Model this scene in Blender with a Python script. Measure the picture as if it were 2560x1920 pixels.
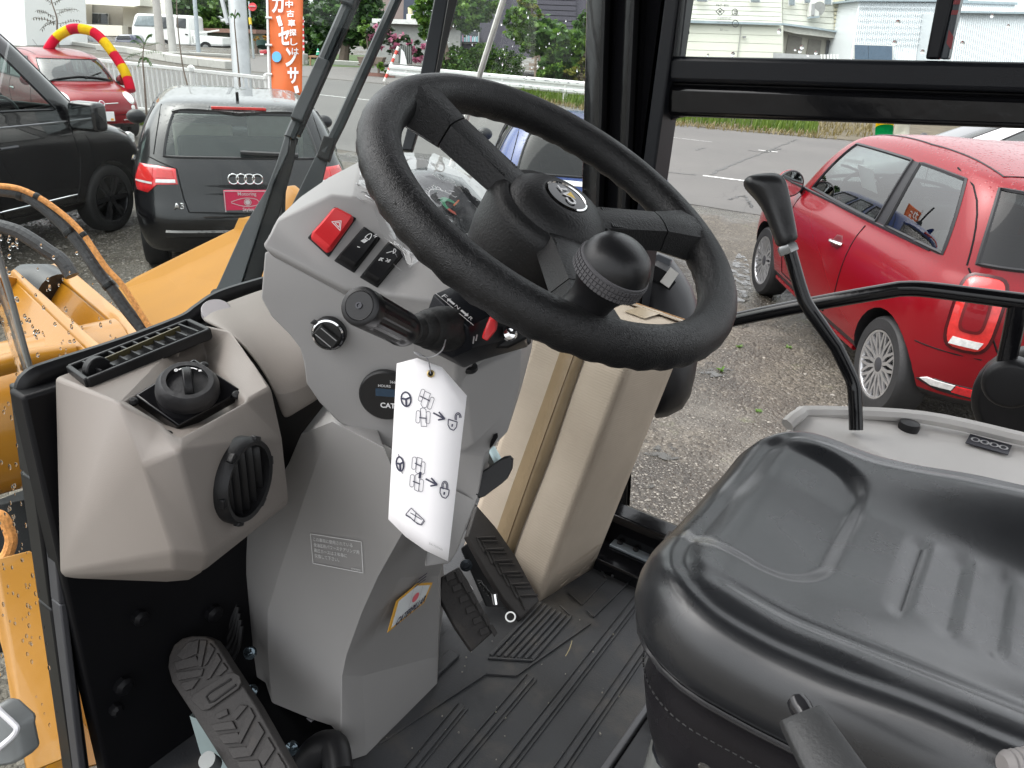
import bpy, bmesh, math, random
from mathutils import Vector as V, Matrix
from mathutils.bvhtree import BVHTree
R_ = math.radians
random.seed(7)
scene = bpy.context.scene
col = scene.collection
for o in list(bpy.data.objects): bpy.data.objects.remove(o)

# ------------------------------------------------------------------ camera
FPX, PITCH, ROLL, YAW, EYE = 1900.0, 24.5, -4.05, 33.1, 2.08
_p, _a, _y = R_(PITCH), R_(-ROLL), R_(YAW)
_h = V((-math.sin(_y), math.cos(_y), 0))
CF = _h * math.cos(_p) + V((0, 0, -math.sin(_p)))
_r0 = V((math.cos(_y), math.sin(_y), 0)); _u0 = _r0.cross(CF)
CR = _r0 * math.cos(_a) + _u0 * math.sin(_a)
CU = -_r0 * math.sin(_a) + _u0 * math.cos(_a)
CAM = V((0, 0, EYE))
cd = bpy.data.cameras.new("camera"); cam = bpy.data.objects.new("camera", cd); col.objects.link(cam)
cd.sensor_width = 36; cd.lens = 36 * FPX / 2560; cd.clip_start = .02; cd.clip_end = 3000
m3 = Matrix((CR, CU, -CF)).transposed(); cam.matrix_world = Matrix.Translation(CAM) @ m3.to_4x4()
scene.camera = cam

# ------------------------------------------------------------------ light
SUN_EL, SUN_AZ = R_(60), R_(-115)
world = bpy.data.worlds.new("World"); scene.world = world; world.use_nodes = True
wn, wl = world.node_tree.nodes, world.node_tree.links
sky = wn.new("ShaderNodeTexSky"); sky.sky_type = 'NISHITA'; sky.sun_disc = False
sky.sun_elevation = SUN_EL; sky.sun_rotation = SUN_AZ; sky.air_density = 1.0; sky.dust_density = 7.0; sky.ozone_density = 1.0
hs = wn.new("ShaderNodeHueSaturation"); hs.inputs['Saturation'].default_value = .22
cloud = wn.new("ShaderNodeMix"); cloud.data_type = 'RGBA'; cloud.inputs[0].default_value = .6; cloud.inputs[7].default_value = (3.9, 4.0, 4.1, 1)   # even cloud cover over the clear sky
wl.new(sky.outputs[0], hs.inputs['Color']); wl.new(hs.outputs[0], cloud.inputs[6]); wl.new(cloud.outputs[2], wn['Background'].inputs[0])
wn['Background'].inputs[1].default_value = .15
sl = bpy.data.lights.new("sun", 'SUN'); sl.energy = .5; sl.angle = R_(70); sl.color = (1, .97, .93)
so = bpy.data.objects.new("sun", sl); col.objects.link(so)
sd = V((math.sin(SUN_AZ) * math.cos(SUN_EL), math.cos(SUN_AZ) * math.cos(SUN_EL), math.sin(SUN_EL)))
so.rotation_euler = sd.to_track_quat('Z', 'Y').to_euler(); so.location = (0, 0, 40)
vs = scene.view_settings
vs.view_transform = 'Standard'; vs.look = 'None'; vs.gamma = 1; vs.use_curve_mapping = False
vs.exposure = 1.65

# ------------------------------------------------------------------ where a photo point lies in the place
def ray(x, y): return CR * ((x - 1280) / FPX) - CU * ((y - 960) / FPX) + CF
def P(x, y, d): return CAM + ray(x, y) * d                    # d metres along the view axis
def PX(x, y, X): r = ray(x, y); return CAM + r * (X / r.x)
def PY(x, y, Y): r = ray(x, y); return CAM + r * (Y / r.y)
def PZ(x, y, z): r = ray(x, y); return CAM + r * ((z - EYE) / r.z)
def PP(x, y, pt, n): r = ray(x, y); return CAM + r * ((pt - CAM).dot(n) / r.dot(n))
def pt(s):
    if isinstance(s, V): return s
    x, y, k, v = s
    return {'d': P, 'X': PX, 'Y': PY, 'Z': PZ}[k](x, y, v)
FLOOR = EYE - .90

# ------------------------------------------------------------------ objects
WM = {}
def thing(name, label, cat, loc=(0, 0, 0), group=None, rotz=0, kind=None):
    o = bpy.data.objects.new(name, None); col.objects.link(o); o.empty_display_size = .1
    o.location = loc; o.rotation_euler = (0, 0, rotz)
    WM[o.name] = Matrix.Translation(V(loc)) @ Matrix.Rotation(rotz, 4, 'Z')
    tag(o, label, cat, group, kind); return o
def tag(o, label=None, cat=None, group=None, kind=None):
    if label: o['label'] = label
    if cat: o['category'] = cat
    if group: o['group'] = group
    if kind: o['kind'] = kind
    return o
def link(name, me, parent=None):
    o = bpy.data.objects.new(name, me); col.objects.link(o)
    if parent is not None:
        o.parent = parent; o.matrix_parent_inverse = WM.get(parent.name, Matrix.Identity(4)).inverted()
    return o
def base_origin(o):
    me = o.data; n = len(me.vertices)
    if not n: return
    xs = [v.co for v in me.vertices]
    c = V(((min(p.x for p in xs) + max(p.x for p in xs)) / 2, (min(p.y for p in xs) + max(p.y for p in xs)) / 2, min(p.z for p in xs)))
    me.transform(Matrix.Translation(-c)); o.location = c; WM[o.name] = Matrix.Translation(c)
def smooth(me, ang=35):
    me.polygons.foreach_set('use_smooth', [True] * len(me.polygons))
    try: me.set_sharp_from_angle(angle=R_(ang))
    except Exception: pass
def obj(name, bm, mat, parent=None, sm=35, bev=0, seg=2, sub=0, label=None, kind=None, solid=0, bang=28):
    me = bpy.data.meshes.new(name)
    if isinstance(bm, MB): bm = bm.bm
    bmesh.ops.remove_doubles(bm, verts=bm.verts, dist=1e-5)
    bmesh.ops.recalc_face_normals(bm, faces=bm.faces)
    bm.to_mesh(me); bm.free()
    for m in (mat if isinstance(mat, (list, tuple)) else [mat]): me.materials.append(m)
    if sm: smooth(me, sm)
    o = link(name, me, parent)
    if parent is None: base_origin(o)
    if solid:
        k = o.modifiers.new('s', 'SOLIDIFY'); k.thickness = solid; k.offset = 0
    if sub:
        k = o.modifiers.new('u', 'SUBSURF'); k.levels = k.render_levels = sub
    if bev:
        k = o.modifiers.new('b', 'BEVEL'); k.width = bev; k.segments = seg; k.limit_method = 'ANGLE'; k.angle_limit = R_(bang); k.harden_normals = False
        if sm: smooth(me, 80)
    if label: o['label'] = label
    if kind: o['kind'] = kind
    return o
def copy_tree(o, parent=None):
    c = o.copy(); col.objects.link(c)
    if parent is not None: c.parent = parent
    for ch in list(o.children): copy_tree(ch, c)
    return c
def spline(pts, n=8, closed=False):
    pts = [V(p) for p in pts]; out = []; N = len(pts)
    for i in range(N if closed else N - 1):
        g = lambda k: pts[k % N] if closed else pts[max(0, min(N - 1, k))]
        a, b, c, d = g(i - 1), g(i), g(i + 1), g(i + 2)
        for j in range(n):
            t = j / n
            out.append(.5 * ((2 * b) + (c - a) * t + (2 * a - 5 * b + 4 * c - d) * t * t + (3 * b - a - 3 * c + d) * t ** 3))
    if not closed: out.append(pts[-1])
    return out
class MB:
    def __init__(s): s.bm = bmesh.new()
    def poly(s, pts, mi=0):
        vs = [s.bm.verts.new(p) for p in pts]
        f = s.bm.faces.new(vs); f.material_index = mi; return f
    def mesh(s, verts, faces, mi=0):
        vs = [s.bm.verts.new(p) for p in verts]
        for f in faces:
            try: s.bm.faces.new([vs[i] for i in f]).material_index = mi
            except ValueError: pass
        return vs
    def ring(s, rings, closed=True, cap=(True, True), loop=False, mi=0):
        L = [[s.bm.verts.new(p) for p in r] for r in rings]
        n = len(L[0]); m = len(L)
        for i in range(m if loop else m - 1):
            a, b = L[i], L[(i + 1) % m]
            for j in range(n if closed else n - 1):
                k = (j + 1) % n
                try: s.bm.faces.new((a[j], a[k], b[k], b[j])).material_index = mi
                except ValueError: pass
        if not loop and closed:
            if cap[0]: s.bm.faces.new(list(reversed(L[0]))).material_index = mi
            if cap[1]: s.bm.faces.new(L[-1]).material_index = mi
        return s
    def box(s, c, size, rot=None, mi=0):
        c = V(c); h = [k / 2 for k in size]
        pts = [V((x * h[0], y * h[1], z * h[2])) for x in (-1, 1) for y in (-1, 1) for z in (-1, 1)]
        if rot is not None: pts = [rot @ p for p in pts]
        s.mesh([c + p for p in pts], [(0, 1, 3, 2), (4, 6, 7, 5), (0, 4, 5, 1), (2, 3, 7, 6), (0, 2, 6, 4), (1, 5, 7, 3)], mi); return s
    def bx(s, x0, x1, y0, y1, z0, z1, mi=0):
        return s.box(((x0 + x1) / 2, (y0 + y1) / 2, (z0 + z1) / 2), (abs(x1 - x0), abs(y1 - y0), abs(z1 - z0)), None, mi)
    def prism(s, pts, vec, mi=0):
        vec = V(vec); a = [V(p) for p in pts]; b = [p + vec for p in a]
        return s.ring([a, b], mi=mi)
    def frame(s, d, hint=None):
        d = V(d).normalized(); h = V(hint) if hint is not None else (V((0, 0, 1)) if abs(d.z) < .9 else V((1, 0, 0)))
        u = (h - d * h.dot(d)).normalized(); return u, d.cross(u)
    def tube(s, path, r, n=10, cap=True, hint=None, flat=1.0, mi=0, closed=False):
        path = [V(p) for p in path]; N = len(path); rings = []; u = None
        for i, p in enumerate(path):
            if closed: t = path[(i + 1) % N] - path[i - 1]
            else: t = path[min(N - 1, i + 1)] - path[max(0, i - 1)]
            t = t.normalized()
            if u is None: u, w = s.frame(t, hint)
            else:
                u = (u - t * u.dot(t)).normalized(); w = t.cross(u)
            rr = r[i] if isinstance(r, (list, tuple)) else r
            rings.append([p + u * (rr * math.cos(2 * math.pi * k / n)) + w * (rr * flat * math.sin(2 * math.pi * k / n)) for k in range(n)])
        return s.ring(rings, cap=(cap, cap), loop=closed, mi=mi)
    def lathe(s, prof, o, ax, n=24, hint=None, mi=0, cap=True):
        o = V(o); ax = V(ax).normalized(); u, w = s.frame(ax, hint)
        rings = [[o + ax * h + (u * math.cos(2 * math.pi * k / n) + w * math.sin(2 * math.pi * k / n)) * max(r, 1e-4) for k in range(n)] for r, h in prof]
        return s.ring(rings, cap=(cap, cap), mi=mi)
    def beam(s, a, b, w, h, up=(0, 0, 1), mi=0):
        a, b = V(a), V(b); d = (b - a).normalized(); u, v = s.frame(d, up)
        q = lambda p: [p + u * (h / 2) + v * (w / 2), p - u * (h / 2) + v * (w / 2), p - u * (h / 2) - v * (w / 2), p + u * (h / 2) - v * (w / 2)]
        return s.ring([q(a), q(b)], mi=mi)
    def ball(s, c, r, n=10, m=6, sc=(1, 1, 1), mi=0):
        c = V(c)
        rings = []
        for i in range(1, m):
            a = math.pi * i / m
            rings.append([c + V((sc[0] * r * math.sin(a) * math.cos(2 * math.pi * k / n), sc[1] * r * math.sin(a) * math.sin(2 * math.pi * k / n), sc[2] * r * math.cos(a))) for k in range(n)])
        L = [[s.bm.verts.new(p) for p in q] for q in rings]
        t = s.bm.verts.new(c + V((0, 0, r * sc[2]))); b = s.bm.verts.new(c - V((0, 0, r * sc[2])))
        for i in range(len(L) - 1):
            for k in range(n): s.bm.faces.new((L[i][k], L[i + 1][k], L[i + 1][(k + 1) % n], L[i][(k + 1) % n])).material_index = mi
        for k in range(n):
            s.bm.faces.new((t, L[0][k], L[0][(k + 1) % n])).material_index = mi
            s.bm.faces.new((b, L[-1][(k + 1) % n], L[-1][k])).material_index = mi
        return s
    def shell(s, verts, faces, ext, mi=0):
        """visible faces from named points, the outline then drawn back by ext and closed"""
        K = list(verts); ps = {k: pt(v) for k, v in verts.items()}
        vs = {k: s.bm.verts.new(ps[k]) for k in K}; ed = {}
        for f in faces:
            s.bm.faces.new([vs[k] for k in f]).material_index = mi
            for i in range(len(f)):
                a, b = f[i], f[(i + 1) % len(f)]; ed.setdefault(frozenset((a, b)), []).append((a, b))
        adj = {}
        for e in ed.values():
            if len(e) == 1:
                p, q = e[0]; adj.setdefault(p, []).append(q); adj.setdefault(q, []).append(p)
        bad = [k for k in adj if len(adj[k]) != 2]
        if bad: print('SHELL open outline', bad, {k: adj[k] for k in bad})
        st = next(iter(adj)); loop = [st]; prev = None
        while len(loop) < 400:
            nxt = [k for k in adj[loop[-1]] if k != prev] or adj[loop[-1]]
            prev = loop[-1]
            if nxt[0] == st: break
            loop.append(nxt[0])
        ex = ext if callable(ext) else (lambda k, p: p + V(ext))
        bk = {k: s.bm.verts.new(ex(k, ps[k])) for k in loop}
        for i, a in enumerate(loop):
            b = loop[(i + 1) % len(loop)]
            s.bm.faces.new((vs[b], vs[a], bk[a], bk[b])).material_index = mi
        s.bm.faces.new([bk[k] for k in reversed(loop)]).material_index = mi
        return s
class Fr:
    """a flat patch: origin, right and up vectors"""
    def __init__(s, o, ex, ey):
        s.o, s.ex, s.ey = V(o), V(ex), V(ey); s.n = s.ex.cross(s.ey).normalized()
        if s.n.dot(CAM - s.o) < 0 : s.n = -s.n
    def __call__(s, u, v, h=0): return s.o + s.ex * u + s.ey * v + s.n * h
def fr(bl, br, tl): bl, br, tl = pt(bl), pt(br), pt(tl); return Fr(bl, br - bl, tl - bl)
def strokes(f, lines, w, mat, parent, name='printed_symbol', h=.0006, closed=()):
    """printed line drawing on a flat patch; w in metres"""
    m = MB()
    for i, L in enumerate(lines):
        pts = [f(u, v, h) for u, v in L]; c = i in closed
        N = len(pts)
        for k in range(N if c else N - 1):
            a, b = pts[k], pts[(k + 1) % N]; d = b - a
            if d.length < 1e-6: continue
            d.normalize(); q = f.n.cross(d) * (w / 2); e = d * (w * .3)
            m.poly([a - e + q, a - e - q, b + e - q, b + e + q])
    return obj(name, m, mat, parent, sm=0)
def arc(cx, cy, r, a0, a1, n=14, asp=1.0): return [(cx + r * math.cos(R_(a0 + (a1 - a0) * i / n)), cy + asp * r * math.sin(R_(a0 + (a1 - a0) * i / n))) for i in range(n + 1)]
def fills(f, polys, mat, parent, name='printed_symbol', h=.0006, label=None):
    m = MB()
    for p in polys: m.poly([f(u, v, h) for u, v in p])
    return obj(name, m, mat, parent, sm=0, label=label)
def text(body, f, mat, parent, name='lettering', h=.0008, box=(0, 0, 1, 1), bold=0, shear=0, keep=True, space=1.0, thick=0, align=.5):
    cu = bpy.data.curves.new('t', 'FONT'); cu.body = body; cu.size = 1; cu.offset = bold; cu.shear = shear; cu.space_line = space; cu.resolution_u = 3
    o = bpy.data.objects.new('t', cu); col.objects.link(o)
    bpy.context.view_layer.update()
    me = bpy.data.meshes.new_from_object(o.evaluated_get(bpy.context.evaluated_depsgraph_get()))
    bpy.data.objects.remove(o); bpy.data.curves.remove(cu)
    if not me.vertices: return None
    xs = [v.co.x for v in me.vertices]; ys = [v.co.y for v in me.vertices]
    x0, x1, y0, y1 = min(xs), max(xs), min(ys), max(ys)
    bw, bh = box[2] - box[0], box[3] - box[1]
    sx = bw / max(1e-6, x1 - x0); sy = bh / max(1e-6, y1 - y0); ox, oy = box[0], box[1]
    if keep:
        Lx, Ly = f.ex.length, f.ey.length
        k = min(sx * Lx, sy * Ly); sx, sy = k / Lx, k / Ly
        ox += (bw - (x1 - x0) * sx) * align; oy += (bh - (y1 - y0) * sy) * .5
    for v in me.vertices:
        v.co = f(ox + (v.co.x - x0) * sx, oy + (v.co.y - y0) * sy, h)
    me.materials.clear(); me.materials.append(mat); me.name = name
    o = link(name, me, parent)
    if thick:
        k = o.modifiers.new('s', 'SOLIDIFY'); k.thickness = thick; k.offset = 0
    return o
# ------------------------------------------------------------------ materials (procedural)
def nodes(name):
    m = bpy.data.materials.new(name); m.use_nodes = True; nt = m.node_tree
    return m, nt, nt.nodes['Principled BSDF'], (lambda t, **k: _n(nt, t, k)), nt.links.new
def _n(nt, t, k):
    n = nt.nodes.new('ShaderNode' + t)
    for a, b in k.items():
        if a in n.inputs: n.inputs[a].default_value = b
        else: setattr(n, a, b)
    return n
def M(name, c, rough=.5, metal=0, var=.12, vs=6, bump=0, bs=200, coat=0, spec=.5, rv=0, dirt=None, ds=5, dlo=.55, dhi=.75, bump2=0, bs2=20, crough=.03, sheen=0):
    m, nt, b, N, L = nodes(name)
    tc = N('TexCoord')
    b.inputs['Roughness'].default_value = rough; b.inputs['Metallic'].default_value = metal
    b.inputs['Coat Weight'].default_value = coat; b.inputs['Coat Roughness'].default_value = crough; b.inputs['Specular IOR Level'].default_value = spec
    c = tuple(c); out = None
    if var:
        n = N('TexNoise', Scale=vs, Detail=5.0, Roughness=.6); L(tc.outputs['Object'], n.inputs['Vector'])
        r = N('ValToRGB'); e = r.color_ramp.elements; e[0].position = .3; e[1].position = .7
        e[0].color = tuple(k * (1 - var) for k in c) + (1,); e[1].color = tuple(min(1, k * (1 + var)) for k in c) + (1,)
        L(n.outputs['Fac'], r.inputs['Fac']); out = r.outputs['Color']
        if rv:
            q = N('MapRange'); q.inputs['From Min'].default_value = .3; q.inputs['From Max'].default_value = .7
            q.inputs['To Min'].default_value = max(.02, rough - rv); q.inputs['To Max'].default_value = min(1, rough + rv)
            L(n.outputs['Fac'], q.inputs['Value']); L(q.outputs[0], b.inputs['Roughness'])
    if dirt:
        n2 = N('TexNoise', Scale=ds, Detail=9.0, Roughness=.65); L(tc.outputs['Object'], n2.inputs['Vector'])
        q = N('MapRange'); q.inputs['From Min'].default_value = dlo; q.inputs['From Max'].default_value = dhi; L(n2.outputs['Fac'], q.inputs['Value'])
        mx = N('Mix'); mx.data_type = 'RGBA'; L(q.outputs[0], mx.inputs[0])
        if out: L(out, mx.inputs[6])
        else: mx.inputs[6].default_value = c + (1,)
        mx.inputs[7].default_value = tuple(dirt) + (1,); out = mx.outputs[2]
    if out: L(out, b.inputs['Base Color'])
    else: b.inputs['Base Color'].default_value = c + (1,)
    prev = None
    for s_, st in ((bs, bump), (bs2, bump2)):
        if st:
            n = N('TexNoise', Scale=s_, Detail=3.0); L(tc.outputs['Object'], n.inputs['Vector'])
            u = N('Bump', Strength=st, Distance=min(.01, .6 / s_)); L(n.outputs['Fac'], u.inputs['Height'])
            if prev: L(prev, u.inputs['Normal'])
            prev = u.outputs['Normal']
    if prev: L(prev, b.inputs['Normal'])
    return m
def leather(name, c, rough, scale=420, st=.25, coat=0, rv=.06, spec=.5, bd=.0006):
    m, nt, b, N, L = nodes(name)
    tc = N('TexCoord'); v = N('TexVoronoi', Scale=scale); v.feature = 'DISTANCE_TO_EDGE'; n = N('TexNoise', Scale=18.0, Detail=6.0)
    mpv = N('Mix'); mpv.data_type = 'VECTOR'; mpv.inputs[0].default_value = .02
    nn = N('TexNoise', Scale=scale * .5); L(tc.outputs['Object'], nn.inputs['Vector']); L(tc.outputs['Object'], mpv.inputs[4]); L(nn.outputs['Color'], mpv.inputs[5]); L(mpv.outputs[1], v.inputs['Vector'])
    L(tc.outputs['Object'], n.inputs['Vector'])
    u = N('Bump', Strength=st, Distance=bd); L(v.outputs['Distance'], u.inputs['Height'])
    u2 = N('Bump', Strength=.12, Distance=.004); L(n.outputs['Fac'], u2.inputs['Height']); L(u.outputs[0], u2.inputs['Normal']); L(u2.outputs[0], b.inputs['Normal'])
    r = N('MapRange'); r.inputs['From Min'].default_value = .35; r.inputs['From Max'].default_value = .65; r.inputs['To Min'].default_value = rough - rv; r.inputs['To Max'].default_value = rough + rv
    L(n.outputs['Fac'], r.inputs['Value']); L(r.outputs[0], b.inputs['Roughness'])
    b.inputs['Base Color'].default_value = tuple(c) + (1,); b.inputs['Coat Weight'].default_value = coat; b.inputs['Coat Roughness'].default_value = .2; b.inputs['Specular IOR Level'].default_value = spec
    return m
def paint(name, c, metal=0, drops=True, rough=.25, coat=.7):
    m, nt, b, N, L = nodes(name)
    tc = N('TexCoord'); b.inputs['Base Color'].default_value = tuple(c) + (1,); b.inputs['Roughness'].default_value = rough; b.inputs['Metallic'].default_value = metal
    b.inputs['Coat Weight'].default_value = coat; b.inputs['Coat Roughness'].default_value = .02; b.inputs['Specular IOR Level'].default_value = .35
    if drops:
        geo = N('NewGeometry'); sx = N('SeparateXYZ'); L(geo.outputs['Normal'], sx.inputs[0])
        v = N('TexVoronoi', Scale=38.0, Randomness=1.0); L(tc.outputs['Object'], v.inputs['Vector'])
        n = N('TexNoise', Scale=9.0); L(tc.outputs['Object'], n.inputs['Vector'])
        th = N('Math'); th.operation = 'MULTIPLY'; th.inputs[1].default_value = .62; L(n.outputs['Fac'], th.inputs[0])
        a = N('Math'); a.operation = 'SUBTRACT'; L(th.outputs[0], a.inputs[0]); L(v.outputs['Distance'], a.inputs[1])
        a2 = N('Math'); a2.operation = 'MAXIMUM'; a2.inputs[1].default_value = 0; L(a.outputs[0], a2.inputs[0])
        up = N('MapRange'); up.inputs['From Min'].default_value = .55; up.inputs['From Max'].default_value = .9; L(sx.outputs['Z'], up.inputs['Value'])
        w = N('Math'); w.operation = 'MULTIPLY'; L(a2.outputs[0], w.inputs[0]); L(up.outputs[0], w.inputs[1])
        u = N('Bump', Strength=.9, Distance=.012); L(w.outputs[0], u.inputs['Height']); L(u.outputs[0], b.inputs['Coat Normal']); L(u.outputs[0], b.inputs['Normal'])
    return m
def glass(name, tint=(.93, .96, .95), ior=1.45, film=0.0, filmcol=(.8, .85, .85), smudge=0.0, rough=0.0):
    """thin pane: clear pass-through with a Fresnel reflection; film lays a little dust on it"""
    m, nt, b, N, L = nodes(name); nt.nodes.remove(b)
    t = N('BsdfTransparent'); t.inputs[0].default_value = tuple(tint) + (1,)
    g = N('BsdfGlossy'); g.inputs['Roughness'].default_value = rough; g.inputs[0].default_value = (1, 1, 1, 1)
    geo = N('NewGeometry'); dt = N('VectorMath'); dt.operation = 'DOT_PRODUCT'; L(geo.outputs['Normal'], dt.inputs[0]); L(geo.outputs['Incoming'], dt.inputs[1])
    ab = N('Math'); ab.operation = 'ABSOLUTE'; L(dt.outputs['Value'], ab.inputs[0]); om = N('Math'); om.operation = 'SUBTRACT'; om.inputs[0].default_value = 1; L(ab.outputs[0], om.inputs[1])
    pw = N('Math'); pw.operation = 'POWER'; pw.inputs[1].default_value = 5; L(om.outputs[0], pw.inputs[0]); r0 = ((ior - 1) / (ior + 1)) ** 2
    f = N('MapRange'); f.inputs['To Min'].default_value = r0; f.inputs['To Max'].default_value = 1; L(pw.outputs[0], f.inputs['Value'])
    mx = N('MixShader'); L(f.outputs[0], mx.inputs[0]); L(t.outputs[0], mx.inputs[1]); L(g.outputs[0], mx.inputs[2]); out = mx
    if film:
        d = N('BsdfDiffuse'); d.inputs[0].default_value = tuple(filmcol) + (1,); mx2 = N('MixShader'); mx2.inputs[0].default_value = film
        if smudge:
            tc = N('TexCoord'); n = N('TexNoise', Scale=7.0, Detail=8.0); L(tc.outputs['Object'], n.inputs['Vector'])
            q = N('MapRange'); q.inputs['From Min'].default_value = .45; q.inputs['From Max'].default_value = .8; q.inputs['To Max'].default_value = film; L(n.outputs['Fac'], q.inputs['Value']); L(q.outputs[0], mx2.inputs[0])
        L(mx.outputs[0], mx2.inputs[1]); L(d.outputs[0], mx2.inputs[2]); out = mx2
    L(out.outputs[0], nt.nodes['Material Output'].inputs[0])
    return m
def emit(name, c, s):
    m, nt, b, N, L = nodes(name); b.inputs['Base Color'].default_value = tuple(c) + (1,); b.inputs['Emission Color'].default_value = tuple(c) + (1,); b.inputs['Emission Strength'].default_value = s; return m
def ground_mat():
    m, nt, b, N, L = nodes('gravel')
    tc = N('TexCoord'); p = tc.outputs['Object']
    v = N('TexVoronoi', Scale=42.0); L(p, v.inputs['Vector']); v2 = N('TexVoronoi', Scale=110.0); L(p, v2.inputs['Vector'])
    n = N('TexNoise', Scale=.55, Detail=7.0, Roughness=.6); L(p, n.inputs['Vector']); n2 = N('TexNoise', Scale=5.0, Detail=9.0, Roughness=.7); L(p, n2.inputs['Vector'])
    hs_ = N('SeparateColor'); L(v.outputs['Color'], hs_.inputs[0])
    r = N('ValToRGB'); e = r.color_ramp.elements; e[0].color = (.052, .044, .034, 1); e[1].color = (.165, .144, .114, 1); L(hs_.outputs[0], r.inputs['Fac'])
    hs2 = N('SeparateColor'); L(v2.outputs['Color'], hs2.inputs[0])
    r2 = N('ValToRGB'); e = r2.color_ramp.elements; e[0].color = (.052, .044, .034, 1); e[1].color = (.130, .114, .092, 1); L(hs2.outputs[0], r2.inputs['Fac'])
    mx = N('Mix'); mx.data_type = 'RGBA'; q = N('MapRange'); q.inputs['From Min'].default_value = .47; q.inputs['From Max'].default_value = .56; L(n2.outputs['Fac'], q.inputs['Value']); L(q.outputs[0], mx.inputs[0]); L(r.outputs[0], mx.inputs[6]); L(r2.outputs[0], mx.inputs[7])
    # damp and puddled ground
    wet = N('MapRange'); wet.inputs['From Min'].default_value = .50; wet.inputs['From Max'].default_value = .60; L(n.outputs['Fac'], wet.inputs['Value'])
    mul = N('Mix'); mul.data_type = 'RGBA'; mul.blend_type = 'MULTIPLY'; L(wet.outputs[0], mul.inputs[0]); L(mx.outputs[2], mul.inputs[6]); mul.inputs[7].default_value = (.50, .50, .51, 1)
    # moss and weeds
    n3 = N('TexNoise', Scale=1.9, Detail=8.0, Roughness=.75); L(p, n3.inputs['Vector'])
    q3 = N('MapRange'); q3.inputs['From Min'].default_value = .60; q3.inputs['From Max'].default_value = .70; q3.inputs['To Max'].default_value = .6; L(n3.outputs['Fac'], q3.inputs['Value'])
    mg = N('Mix'); mg.data_type = 'RGBA'; L(q3.outputs[0], mg.inputs[0]); L(mul.outputs[2], mg.inputs[6]); mg.inputs[7].default_value = (.13, .15, .06, 1)
    n4 = N('TexNoise', Scale=.8, Detail=5.0, Roughness=.55); mpp = N('Mapping'); mpp.inputs['Location'].default_value = (3.1, 1.7, 0); L(p, mpp.inputs[0]); L(mpp.outputs[0], n4.inputs['Vector'])
    q4 = N('MapRange'); q4.inputs['From Min'].default_value = .55; q4.inputs['From Max'].default_value = .68; q4.inputs['To Max'].default_value = .65; L(n4.outputs['Fac'], q4.inputs['Value'])
    ms = N('Mix'); ms.data_type = 'RGBA'; L(q4.outputs[0], ms.inputs[0]); L(mg.outputs[2], ms.inputs[6]); ms.inputs[7].default_value = (.19, .175, .15, 1)
    L(ms.outputs[2], b.inputs['Base Color'])
    rr = N('MapRange'); rr.inputs['To Min'].default_value = .75; rr.inputs['To Max'].default_value = .16; L(wet.outputs[0], rr.inputs['Value']); L(rr.outputs[0], b.inputs['Roughness'])
    st = N('MapRange'); st.inputs['To Min'].default_value = .9; st.inputs['To Max'].default_value = .35; L(wet.outputs[0], st.inputs['Value'])
    u = N('Bump', Distance=.018); L(v.outputs['Distance'], u.inputs['Height']); L(st.outputs[0], u.inputs['Strength']); u.invert = True
    u2 = N('Bump', Strength=.6, Distance=.008); L(v2.outputs['Distance'], u2.inputs['Height']); u2.invert = True; L(u.outputs[0], u2.inputs['Normal']); L(u2.outputs[0], b.inputs['Normal'])
    return m
def asphalt_mat(name, c, wet=.35):
    m, nt, b, N, L = nodes(name)
    tc = N('TexCoord'); p = tc.outputs['Object']
    n = N('TexNoise', Scale=.35, Detail=8.0, Roughness=.65); L(p, n.inputs['Vector']); n2 = N('TexNoise', Scale=160.0, Detail=3.0); L(p, n2.inputs['Vector'])
    r = N('ValToRGB'); e = r.color_ramp.elements; e[0].position = .3; e[1].position = .7; e[0].color = tuple(k * .82 for k in c) + (1,); e[1].color = tuple(k * 1.18 for k in c) + (1,); L(n.outputs['Fac'], r.inputs['Fac'])
    mx = N('Mix'); mx.data_type = 'RGBA'; mx.blend_type = 'OVERLAY'; mx.inputs[0].default_value = .5; L(r.outputs[0], mx.inputs[6]); L(n2.outputs['Color'], mx.inputs[7]); 
    v = N('TexVoronoi', Scale=.9); v.feature = 'DISTANCE_TO_EDGE'; nn = N('TexNoise', Scale=1.5, Detail=6.0); L(p, nn.inputs['Vector']); ad = N('Mix'); ad.data_type = 'VECTOR'; ad.inputs[0].default_value = .25; L(p, ad.inputs[4]); L(nn.outputs['Color'], ad.inputs[5]); L(ad.outputs[1], v.inputs['Vector'])
    hsv = N('MapRange'); hsv.inputs['From Min'].default_value = .0; hsv.inputs['From Max'].default_value = .006; hsv.inputs['To Min'].default_value = .35; hsv.inputs['To Max'].default_value = 0; L(v.outputs['Distance'], hsv.inputs['Value'])
    cr = N('Mix'); cr.data_type = 'RGBA'; L(hsv.outputs[0], cr.inputs[0]); L(r.outputs[0], cr.inputs[6]); cr.inputs[7].default_value = (.03, .03, .03, 1)
    L(cr.outputs[2], b.inputs['Base Color'])
    q = N('MapRange'); q.inputs['From Min'].default_value = .35; q.inputs['From Max'].default_value = .65; q.inputs['To Min'].default_value = .85 - wet; q.inputs['To Max'].default_value = .8; L(n.outputs['Fac'], q.inputs['Value']); L(q.outputs[0], b.inputs['Roughness'])
    u = N('Bump', Strength=.5, Distance=.004); L(n2.outputs['Fac'], u.inputs['Height']); L(u.outputs[0], b.inputs['Normal'])
    return m
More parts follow.
